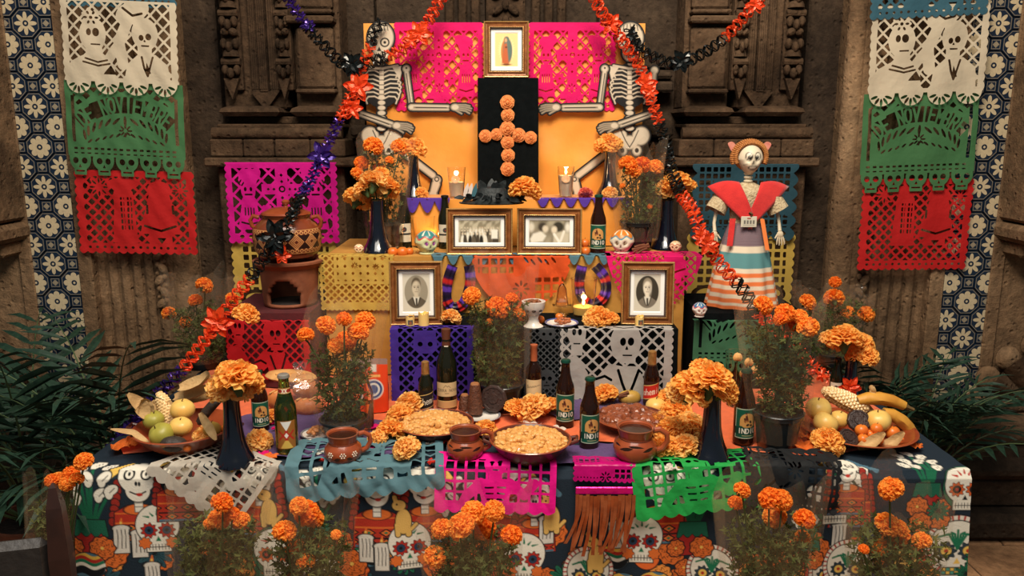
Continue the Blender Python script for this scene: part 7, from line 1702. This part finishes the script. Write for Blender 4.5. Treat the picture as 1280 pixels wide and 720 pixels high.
c_ = print_grid(.054, .036, 40, 28, lambda x, y: (x - .035, 0 * x - .0718, HS + .028 - y), lambda x, y: (lambda c: ([paint(c, fR(x, y, .008 + .011 * q, .012, .015 + .011 * q, .026), (110, 106, 98), .002) for q in range(4)], paint(c, fR(x, y, .02, .003, .034, .008), (150, 60, 50), .002), paint(c, fR(x, y, .006, .029, .048, .031), (120, 116, 108), .002), c)[-1])(base_col(x, (206, 200, 180)))); c_.materials.append(PRINTL); link('card_print', c_, dl)
MB().tube([(-.008, -.068, HS + .045), (.004, -.072, HS + .038), (-.002, -.070, HS + .03)], .004, 6).obj('brooch', mat('dark_brass', (92, 66, 40), .4, metal=.6), dl)
for q in range(3): MB().lathe([(.012, -.006), (.017, -.002), (.017, .002), (.012, .006)], 14, (0, -.004, HS + .155 + q * .014)).obj('neck_bone', mat('doll_bone', (206, 190, 160), .6), dl)
HZ = HS + .235; headmesh(dl, (0, -.010, HZ), .056, 'doll', 'head')
HAIR = mat('straw_braid', (196, 130, 66), .7, (150, 90, 40), 160, .4, 200); m_ = MB()
for q in range(34):
    a = PI * (-.12 + 1.24 * q / 33); 
    for r_, yo in ((.056, -.022), (.064, -.004), (.060, .016)): m_.ball((r_ * math.cos(a), yo, HZ + .008 + r_ * math.sin(a) * .95), (.0085, .012, .0050), 7, 5, Matrix.Rotation(-a, 3, 'Y'))
hr = m_.obj('braided_hair', HAIR, dl); MB().ball((0, .014, HZ + .008), (.054, .046, .052), 18, 12).obj('hair_cap', HAIR, hr)
for s in (-1, 1): MB().grid(lambda u, v: (s * (.046 + .034 * v), .002 + .006 * u, HZ + .034 + .022 * v + (u - .5) * .04 * math.sin(PI * min(.95, .2 + v * .75))), 4, 6).obj('hair_flower', mat('pink_cloth_flower', (196, 130, 110), .8, (160, 50, 50), 40), dl)

# ================================================================== CANDLES, GLASSES, GOBLETS
WAX = mat('pale_wax', (222, 200, 178), .5, sub=.2); WAXY = mat('yellow_wax', (240, 200, 120), .45, sub=.3); FLAME = emit('candle_flame', (255, 196, 110), 18)
def flame(parent, loc, k=1., power=.35):
    MB().lathe([(.001, 0), (.004 * k, .005 * k), (.0046 * k, .010 * k), (.002 * k, .020 * k), (.0003, .026 * k)], 10, loc).obj('flame', FLAME, parent)
    l = bpy.data.lights.new('candle_light', 'POINT'); l.energy = power; l.color = (1, .62, .28); l.shadow_soft_size = .01; o = bpy.data.objects.new('candle_light', l); COL.objects.link(o); o.parent = parent; o.location = (loc[0], loc[1] - .012, loc[2] + .03 * k)
def glass(label, px, pyb, pyt, z, r0, r1, fill=None, fillh=.5, lit=False, sticker=None, name='candle_glass', cat='candle', back=.04):
    Y = yb0(px, pyb, z) + back; p = PY(px, pyb, Y); h = PY(px, pyt, Y).z - z; m = mpp(px, pyb, Y); r0 *= m; r1 *= m; t = thing(name, label, cat, (p.x, Y, z))
    R = lambda zz: r0 + (r1 - r0) * zz / h
    MB().lathe([(.001, 0), (r0, 0), (r0, .003), (R(h * .95), h * .95), (R(h) * 1.03, h), (R(h) * .98, h), (R(h * .9) - .0016, h * .9), (r0 - .0016, .006), (.001, .006)], 28, cap0=False, cap1=False).obj('glass', CLEAR, t)
    if fill: MB().lathe([(.001, .007), (R(.01) - .0022, .0075), (R(h * fillh) - .0022, h * fillh), (.001, h * fillh - .001)], 26, cap0=False, cap1=False).obj('wax' if lit or fill in (WAX, WAXY) else 'drink', fill, t)
    if lit:
        MB().tube([(0, 0, h * fillh - .002), (.001, 0, h * fillh + .006)], .0008, 5).obj('wick', BDECO, t); flame(t, (0, 0, h * fillh + .005), 1.1)
    if sticker: MB().lathe([(.001, 0), (sticker, 0), (sticker, .0008), (.001, .001)], 24, cap0=False, cap1=False).xf(Matrix.Translation((-.002, -R(h * .6) - .001, h * .62)) @ Matrix.Rotation(PI / 2, 4, 'X')).obj('sticker', mat('sticker_orange', (226, 150, 80), .5, (240, 210, 170), 60), t)
    return t
glass('lit candle glass with pale wax on the top step beside the feather hat', 571, 250, 209, Z4, 8.5, 11.5, WAX, .52, True, .017); glass('lit candle glass with round orange sticker on the top step', 707, 248, 208, Z4, 8, 10.5, WAX, .72, True, .017)
glass('tumbler of water behind the small orange fruit on the yellow paper step', 494, 313, 279, Z3, 11, 12.5, glassmat('water', (250, 250, 245), .02, 1.33), .62, name='drinking_glass', cat='glass'); glass('empty faceted tumbler behind the pale green skull', 530, 308, 270, Z3, 11, 14, name='drinking_glass', cat='glass', back=.06)
glass('lit tea light in a low glass beside the faceted tumbler', 541, 309, 296, Z3, 7, 8, WAX, .4, True, back=.07); glass('tall glass with a burning candle behind the marigolds on the black riser', 729, 402, 348, Z2, 13, 16, WAXY, .25, True, back=.10); glass('ribbed glass vase of dry grasses behind the green labelled bottle by the pot', 918, 520, 440, ZT, 11, 15, None, name='glass_vase', cat='vase', back=.12)
def votive(label, px, pyb, wpx, hpx, z, pic):
    Y = yb0(px, pyb, z) + .012; p = PY(px, pyb, Y); m = mpp(px, pyb, Y); w, h = wpx * m, hpx * m; t = thing('votive_candle', label, 'candle', (p.x, Y, z), (0, 0, .2 if pic else -.1))
    mb = MB(); mb.grid(lambda u, v: ((w / 2) * 1.0 * math.cos(2 * PI * u), (w / 2) * math.sin(2 * PI * u), h * v * (1 + (.06 * math.sin(u * 14) + .05 * math.sin(u * 31)) * v)), 30, 6); mb.lathe([(.001, h * .82), (w * .49, h * .84)], 20, cap0=False, cap1=False).obj('wax', WAXY, t)
    MB().tube([(0, 0, h * .82), (.001, 0, h * .98)], .0008, 5).obj('wick', BDECO, t)
    if pic: wrap_label(t, 'picture_label', w / 2 + .0004, h * .15, h * .72, 1.4, lambda x, y, W_, H_: (lambda c: (paint(c, fR(x, y, W_ * .1, H_ * .08, W_ * .9, H_ * .92), (74, 78, 74), .001), paint(c, fE(x, y, W_ * .5, H_ * .6, W_ * .22, H_ * .32), (150, 90, 60), .002), c)[-1])(base_col(x, (226, 196, 130))))
votive('small votive candle with a picture label before the pale oval portrait', 513, 416, 11, 13, Z2, True); votive('larger plain votive candle before the pale oval portrait', 530, 416, 13, 17, Z2, False); votive('small votive candle with a picture label before the dark oval portrait', 799, 409, 11, 13, Z2, True)
gb = thing('incense_goblet', 'white ceramic incense goblet with cut openings on the black riser', 'goblet', on(667, 411, Z2, .03)); gm = mpp(667, 400, gb.location.y)
MB().lathe([(12 * gm, 0), (12.5 * gm, .004), (8 * gm, .014), (6 * gm, .03), (7 * gm, .046), (11 * gm, .056), (14 * gm, .072), (14.5 * gm, .085), (15 * gm, .095), (13.5 * gm, .096), (12 * gm, .085), (.001, .08)], 30, cap1=False).obj('bowl', PORC, gb)
for a in (-2.2, -1.57, -.9): MB().ball((12.6 * gm * math.cos(a), 12.6 * gm * math.sin(a), .066), (.008, .004, .005), 8, 6).obj('vent', mat('vent_dark', (40, 34, 30), .9), gb)
lumps(MB(), 30, 11 * gm, .088, .007, 3, .006).obj('incense_resin', mat('resin', (150, 84, 40), .5, (100, 50, 24), 60), gb, kind='stuff')
cs = thing('glass_stand', 'clear glass footed stand with an upturned cup behind the nut saucer', 'glass stand', on(704, 400, Z2, .10)); cm = mpp(704, 390, cs.location.y)
MB().lathe([(9 * cm, 0), (9 * cm, .003), (2.5 * cm, .008), (2.5 * cm, .03), (12 * cm, .036), (12 * cm, .041), (2 * cm, .042)], 26).obj('foot', CLEAR, cs); MB().lathe([(8 * cm, .0425), (6.5 * cm, .07), (5.5 * cm, .10), (2 * cm, .12), (.001, .121)], 22, cap1=False).obj('cup', glassmat('rose_glass', (230, 190, 176), .05), cs)

# ================================================================== FEATHER HAT, SASHES, BAGS, BREAD
BF = mat('black_feather', (20, 26, 28), .6, (34, 42, 44), 80, .3, 100); ht = thing('feather_hat', 'wide black hat heaped with feathers on the top step before the pillar', 'hat', on(614, 256, Z4, .07)); hm = mpp(614, 250, ht.location.y)
MB().lathe([(40 * hm, 0), (41 * hm, .004), (24 * hm, .012), (20 * hm, .04), (17 * hm, .06), (.001, .066)], 36, cap1=False).xf(Matrix.Diagonal((1, .6, 1, 1))).obj('brim_and_crown', BF, ht); q_ = random.Random(8)
for k in range(34):
    a = q_.uniform(PI * .95, PI * 2.05) if k < 24 else q_.uniform(0, 2 * PI); R = q_.uniform(.4, 1) * 36 * hm; L = q_.uniform(.03, .06); b = Vector((R * math.cos(a), R * .6 * math.sin(a), .014 + .03 * (1 - R / (40 * hm)))); d = Vector((math.cos(a) + q_.uniform(-.6, .6), math.sin(a) * .5 - .2, q_.uniform(.1, .9))).normalized(); s = d.cross(Vector((0, -1, .3))).normalized()
    MB().grid(lambda u, v: tuple(b + d * L * v + s * (u - .5) * L * .42 * math.sin(PI * min(.97, .15 + v * .8)) + Vector((0, 0, -.02 * v * v))), 2, 5).obj('feather', BF, ht)
for k, (dx, c, nm) in enumerate(((-.10, (206, 190, 180), 'white_feather'), (-.085, (190, 176, 168), 'white_feather'), (-.068, (46, 92, 104), 'teal_feather'))): MB().grid(lambda u, v: (dx + (u - .5) * .018 * math.sin(PI * min(.96, .2 + .75 * v)) + .012 * v, -.045, .03 + .05 * v), 2, 5).obj(nm, mat('f_' + nm, c, .7), ht)
for k in range(14):
    a = q_.uniform(0, 6.28); L = q_.uniform(.03, .05); b = Vector((.03 * math.cos(a), .02 * math.sin(a), .05)); d = Vector((math.cos(a) * .7, math.sin(a) * .4, q_.uniform(.5, 1.2))).normalized(); s = d.cross(Vector((0, -1, .1))).normalized()
    MB().grid(lambda u, v: tuple(b + d * L * v + s * (u - .5) * L * .6 * math.sin(PI * min(.97, .2 + v * .75))), 2, 5).obj('crown_feather', BF, ht)
def sash(label, pts, Y, wpx, cols):
    C = crv([PY(x, y, Y) for x, y in pts], 10); p0 = C[0].copy(); L = len(C); w = wpx * mpp(*pts[0], Y); t = thing('striped_sash', label, 'sash', p0); PAINT_AA[0] = .02
    def place(x, y):
        i = np.clip((y * (L - 1)), 0, L - 1.001); k = i.astype(int); f = (i - k)[:, None]; A = np.array([tuple(c - p0) for c in C]); P_ = A[k] * (1 - f) + A[k + 1] * f; T = A[np.minimum(k + 1, L - 1)] - A[k]; T /= np.linalg.norm(T, axis=1)[:, None] + 1e-9; S_ = np.stack([T[:, 2], 0 * T[:, 0], -T[:, 0]], 1)
        Q = P_ + S_ * ((x - .5) * w)[:, None]; return Q[:, 0], Q[:, 1] - .008 * np.sin(x * PI) - .003 * np.sin(x * 14), Q[:, 2]
    def colr(x, y):
        c = base_col(x, cols[0])
        for q in range(14): paint(c, .022 - np.abs(y - (q + .5) / 14), cols[1 + q % (len(cols) - 1)], .01)
        return c
    me = print_grid(1, 1, 10, 90, place, colr); me.materials.append(printed('satin_sash', .35)); link('cloth_band', me, t); return t
sash('purple and red striped sash looped on the ochre cloth beside the pale oval portrait', [(566, 332), (560, 350), (558, 372), (566, 384), (580, 378), (588, 352), (586, 332)], Y3 - .018, 13, [(44, 26, 62), (92, 56, 160), (30, 24, 40), (190, 40, 36)]); sash('purple and red striped sash looped on the ochre cloth beside the dark oval portrait', [(728, 332), (724, 352), (728, 372), (742, 380), (756, 368), (756, 348), (744, 332)], Y3 - .018, 13, [(44, 26, 62), (92, 56, 160), (28, 24, 36), (196, 50, 40)])
yb2 = PZ(460, 530, ZT).y + .13; q0 = PY(460, 520, yb2); bg = thing('coffee_bag', 'orange foil bag with a blue and white round badge behind the wrapped marigolds', 'bag', (q0.x + .01, yb2, ZT)); bm_ = mpp(460, 490, yb2); bw, bh = 46 * bm_, PY(460, 448, yb2).z - ZT
def bagp(s): return lambda x, y: (x - bw / 2, s * (.030 * np.sin(np.clip(x / bw, 0, 1) * PI) ** .6 * np.clip((y / bh) * 1.4, 0, 1)) + .002 * np.sin(x * 90), bh - y)
def bagc(x, y):
    c = base_col(x, (222, 70, 34)); PAINT_AA[0] = .003; paint(c, .02 - y, (150, 120, 110)); paint(c, fC(x, y, bw * .62, bh * .56, .034), (222, 216, 204)); paint(c, .004 - np.abs(.026 - np.hypot(x - bw * .62, y - bh * .56)), (50, 70, 120)); paint(c, fC(x, y, bw * .62, bh * .56, .016), (60, 84, 130)); paint(c, fR(x, y, bw * .25, bh * .3, bw * .8, bh * .335), (240, 190, 110)); paint(c, fR(x, y, bw * .55, .02, bw * .7, .045), (214, 206, 196)); return c
for s, nm in ((-1, 'front_panel'), (1, 'back_panel')):
    me = print_grid(bw, bh, 50, 60, bagp(s), bagc); me.materials.append(printed('foil_bag_print', .3)); link(nm, me, bg)
CRUST = mat('bread_crust', (206, 124, 58), .6, (170, 90, 40), 20, .3, 40, coat=.2); FLOUR = mat('flat_bread', (222, 170, 104), .8, (186, 124, 66), 30, .3, 50); BAGF = filmmat('bread_bag_film', gloss=.10, body=.04)
ybd = PZ(372, 530, ZT).y + .14
def loaf(label, px, py, rx, ry, Y, rot=0, m=CRUST):
    p = PY(px, py, Y); k = mpp(px, py, Y); t = thing('bread_roll', label, 'bread', p, (0, rot, 0)); MB().ball((0, 0, 0), (rx * k, rx * k * .7, ry * k), 20, 14, None, lambda d: d * (1 + .04 * math.sin(d.x * 9) * math.cos(d.y * 7))).obj('crust', m, t)
    for q in (-1, 0, 1): MB().tube([(q * rx * k * .4 - .008, -rx * k * .40, ry * k * .82), (q * rx * k * .4 + .008, -rx * k * .1, ry * k * 1.0)], .003, 6).obj('score', FLOUR, t)
loaf('round bread roll uppermost in the clear bag behind the green glass bottle', 383, 486, 17, 12, ybd - .02); loaf('round bread roll at the bottom of the clear bag behind the green glass bottle', 384, 508, 20, 13, ybd - .03); loaf('bread roll in the clear bag beside the brown bottle', 348, 500, 15, 13, ybd); loaf('long flat bread lying over the wrapped rolls', 364, 470, 32, 5.5, ybd + .05, .08, FLOUR)
tg = thing('bread_bag', 'clear plastic bag around the bread rolls behind the green glass bottle', 'bag', PY(378, 522, ybd - .03)); k_ = mpp(378, 500, ybd)
MB().ball((0, 0, 26 * k_), (27 * k_, 24 * k_, 30 * k_), 26, 16, None, lambda d: d * (1 + .06 * math.sin(7 * d.x + 5 * d.z) + .05 * math.sin(13 * d.z + 9 * d.y))).obj('plastic_film', BAGF, tg); MB().lathe([(.004, 56 * k_), (.016, 62 * k_), (.024, 70 * k_)], 14, cap0=False, cap1=False, lobes=lambda a, z: 1 + .25 * math.sin(5 * a)).obj('gathered_neck', BAGF, tg)
# dry grasses in the ribbed vase, bread basket behind it
bk = bpy.data.objects.get('glass_vase'); 
gr = thing('dry_flower_bunch', 'cream dried flowers standing in the ribbed glass vase', 'bouquet', bk.location + Vector((0, 0, .02)))
for k, (px, py) in enumerate(((922, 446), (936, 452), (944, 462), (930, 466), (950, 470))):
    q = PY(px, py, gr.location.y) - gr.location; MB().tube([(0, 0, 0), (q.x * .4, 0, q.z * .6), tuple(q)], .002, 5).obj('stem', GREEN, gr); MB().ball(q, (.016, .014, .014), 9, 6, None, lambda d: d * (1 + .2 * math.sin(6 * math.atan2(d.y, d.x)))).obj('dried_bloom', mat('cream_bloom', (226, 178, 110), .7, (206, 140, 76), 60), gr)

# ================================================================== SCRAPS AND PETALS ON THE TABLE
def scrap(label, px, py, s, m, seed, z=ZT + .006):
    q = random.Random(seed); p = PZ(px, py, z); a = [q.uniform(0, 6) for _ in range(4)]
    def fn(u, v):
        x, y = (u - .5) * 2, (v - .5) * 2; r = math.hypot(x, y); k = 1 / max(1, r * .95); return (s * x * k * (1 + .3 * math.sin(3 * math.atan2(y, x) + a[0])), s * .7 * y * k * (1 + .3 * math.cos(4 * math.atan2(y, x) + a[1])), s * .35 * abs(math.sin(x * 3 + a[2]) * math.cos(y * 4 + a[3])) + .001)
    o = MB().grid(fn, 12, 12).obj('paper_scrap', m, None, smooth=False, loc=(p.x, p.y, z), rot=(0, 0, q.uniform(0, 6))); return tag(o, label, 'paper scrap', 'crumpled paper scraps on the table')
CRP_O, CRP_M, CRP_W, CRP_R = paper('crepe_orange', (236, 120, 48), .3), paper('crepe_magenta', (232, 20, 120), .3), paper('crepe_white', (222, 214, 200), .3), paper('crepe_red', (214, 50, 36), .3)
for k, (px, py, s, m, c, w) in enumerate(((352, 536, .028, CRP_M, 'magenta', 'against the green glass bottle'), (338, 528, .022, CRP_M, 'magenta', 'before the brown bottle near the bread'), (318, 560, .026, CRP_M, 'magenta', 'at the vase foot beside the green apple bowl'), (330, 568, .020, CRP_M, 'magenta', 'on the white paper edge'), (472, 534, .026, CRP_M, 'magenta', 'beside the orange coffee bag'), (462, 562, .022, CRP_M, 'magenta', 'behind the dotted mug handle'), (338, 571, .024, CRP_O, 'orange', 'at the front of the purple felt'), (455, 576, .018, CRP_O, 'orange', 'beside the dotted mug'), (385, 552, .022, CRP_W, 'white', 'beside the dotted mug on the purple felt'), (402, 566, .022, CRP_W, 'white', 'before the dotted mug'), (476, 556, .020, CRP_W, 'white', 'near the loose marigolds by the dotted mug'), (530, 551, .020, CRP_O, 'orange', 'below the rice dish'), (540, 555, .018, CRP_W, 'white', 'below the rice dish'), (553, 553, .022, CRP_R, 'red', 'below the rice dish'), (540, 578, .018, CRP_R, 'red', 'on the slate blue paper'), (665, 531, .026, CRP_W, 'white', 'behind the large cazuela'), (698, 537, .022, CRP_W, 'white', 'beside the bottle behind the large cazuela'), (160, 556, .05, CRP_O, 'orange', 'under the rim of the green apple bowl'), (1012, 560, .045, CRP_O, 'orange', 'between the black pot and the banana plate'), (1006, 545, .035, CRP_O, 'orange', 'against the banana plate'), (1130, 552, .035, CRP_O, 'orange', 'beyond the rim of the banana plate'), (1145, 558, .025, CRP_O, 'orange', 'on the bare navy cloth near the bananas'), (840, 585, .02, CRP_W, 'white', 'at the navy vase foot on the green paper'), (408, 575, .02, CRP_R, 'red', 'on the slate blue paper near the dotted mug'))):
    scrap(f'crumpled {c} crepe scrap {w}', px, py, s, m, k)

# ================================================================== PALMS
PALM = mat('palm_leaf', (25, 46, 38), .55, (40, 66, 49), 12, spec=.25); RACH = mat('palm_stalk', (70, 88, 54), .6)
LEAFLET = MB().add([(0, 0, 0), (.25, .055, .02), (.25, -.055, .02), (.25, 0, .0), (.6, .06, .0), (.6, -.06, .0), (.6, 0, -.03), (1, 0, -.16)], [(0, 3, 1), (0, 2, 3), (3, 6, 4, 1), (2, 5, 6, 3), (6, 7, 4), (5, 7, 6)]).mesh('leaflet', PALM, False)
def palm(label, loc, fr, seed, potr=.15, poth=.28):
    t = thing('potted_palm', label, 'potted palm', loc); q = random.Random(seed)
    MB().lathe([(potr * .75, 0), (potr, poth * .9), (potr * 1.06, poth * .92), (potr * 1.06, poth), (potr * .94, poth), (potr * .9, poth * .9), (.001, poth * .88)], 24, cap1=False).obj('pot', mat('terracotta_pot', (120, 66, 42), .85, (96, 52, 34), 20, .2), t)
    MB().lathe([(potr * .9, poth * .9), (.001, poth * .93)], 18, cap0=False).obj('soil', SOIL, t)
    for (az, el, L) in fr:
        d = Vector((math.cos(az), math.sin(az), 0)); b = Vector((d.x * .02, d.y * .02, poth * .9)); n = 13; pts = []
        for i in range(n + 1):
            f = i / n; e = el - f * f * .95; pts.append(b if i == 0 else pts[-1] + (d * math.cos(e) + Vector((0, 0, math.sin(e)))) * L / n)
        fo = MB().tube(pts, [.006 * (1 - .75 * i / n) for i in range(n + 1)], 5).obj('frond', RACH, t)
        for i in range(5, n + 1):
            tg = (pts[i] - pts[i - 1]).normalized(); sd = tg.cross(Vector((0, 0, 1))).normalized(); up = sd.cross(tg); ll = L * .30 * (1 - .45 * abs((i - 8) / 6)) * q.uniform(.85, 1.1)
            for s in ((-1, 1) if i < n else (0,)):
                xd = (tg * (.75 if s else 1) + sd * s * .8 - up * .12 + Vector((q.uniform(-.1, .1), q.uniform(-.1, .1), q.uniform(-.12, .05)))).normalized(); zd = (up - xd * up.dot(xd)).normalized(); yd = zd.cross(xd); M = Matrix((xd, yd, zd)).transposed()
                link('leaflet', LEAFLET, fo, pts[i], M.to_euler(), (ll, ll * .95, ll))
    return t
def fronds(n, seed, lo, hi, a0=0, a1=2 * PI, l0=.62, l1=1.0):
    q = random.Random(seed); return [(a0 + (a1 - a0) * (i + q.uniform(-.3, .3)) / n, q.uniform(lo, hi), q.uniform(l0, l1)) for i in range(n)]
palm('potted palm with arching fronds standing tallest by the tiles on the stove side', (-1.80, 2.79, .0), fronds(17, 1, .55, 1.4, 2.0, 6.2), 1); palm('potted palm with low fronds between the big palm and the fruit bowl', (-1.48, 2.80, .0), fronds(15, 2, .7, 1.4, 2.2, 5.6), 2)
palm('potted palm with arching fronds standing against the fluted stone on the doll side', (1.62, 3.02, .0), fronds(17, 3, 1.0, 1.5, -3.0, 1.0, .46, .70), 3); palm('potted palm with upright fronds behind the banana plate', (1.46, 3.18, .0), fronds(12, 5, 1.1, 1.5, -2.4, .4, .5, .74), 5)

# ================================================================== CHAIR AT THE LEFT FRONT
CW = mat('chair_dark_wood', (44, 26, 20), .35, (60, 34, 26), 20, coat=.3); CL = mat('chair_leather', (38, 34, 32), .45, (52, 46, 42), 26, .2, 60)
ch = thing('wooden_chair', 'dark wooden chair with pointed posts and leather back beside the altar cloth', 'chair', (-1.22, 1.58, 0), (0, 0, .25))
for x in (-.22, .22):
    MB().lathe([(.020, 0), (.024, .45), (.030, .78), (.022, .90), (.010, .945), (.002, .955)], 4, (x, 0, 0), Matrix.Rotation(PI / 4, 3, 'Z')).obj('back_post', CW, ch, smooth=False); MB().lathe([(.018, 0), (.024, .44)], 4, (x, -.42, 0), Matrix.Rotation(PI / 4, 3, 'Z')).obj('front_leg', CW, ch, smooth=False); MB().cbox((x, -.21, .22), (.025, .40, .03), .004).obj('stretcher', CW, ch)
MB().cbox((0, -.21, .455), (.50, .46, .05), .015).obj('seat', CL, ch); MB().cbox((0, .0, .70), (.40, .035, .26), .02).obj('backrest', CL, ch); MB().cbox((0, 0, .42), (.42, .03, .05), .004).obj('rear_rail', CW, ch); MB().cbox((0, -.42, .42), (.42, .03, .05), .004).obj('front_rail', CW, ch)
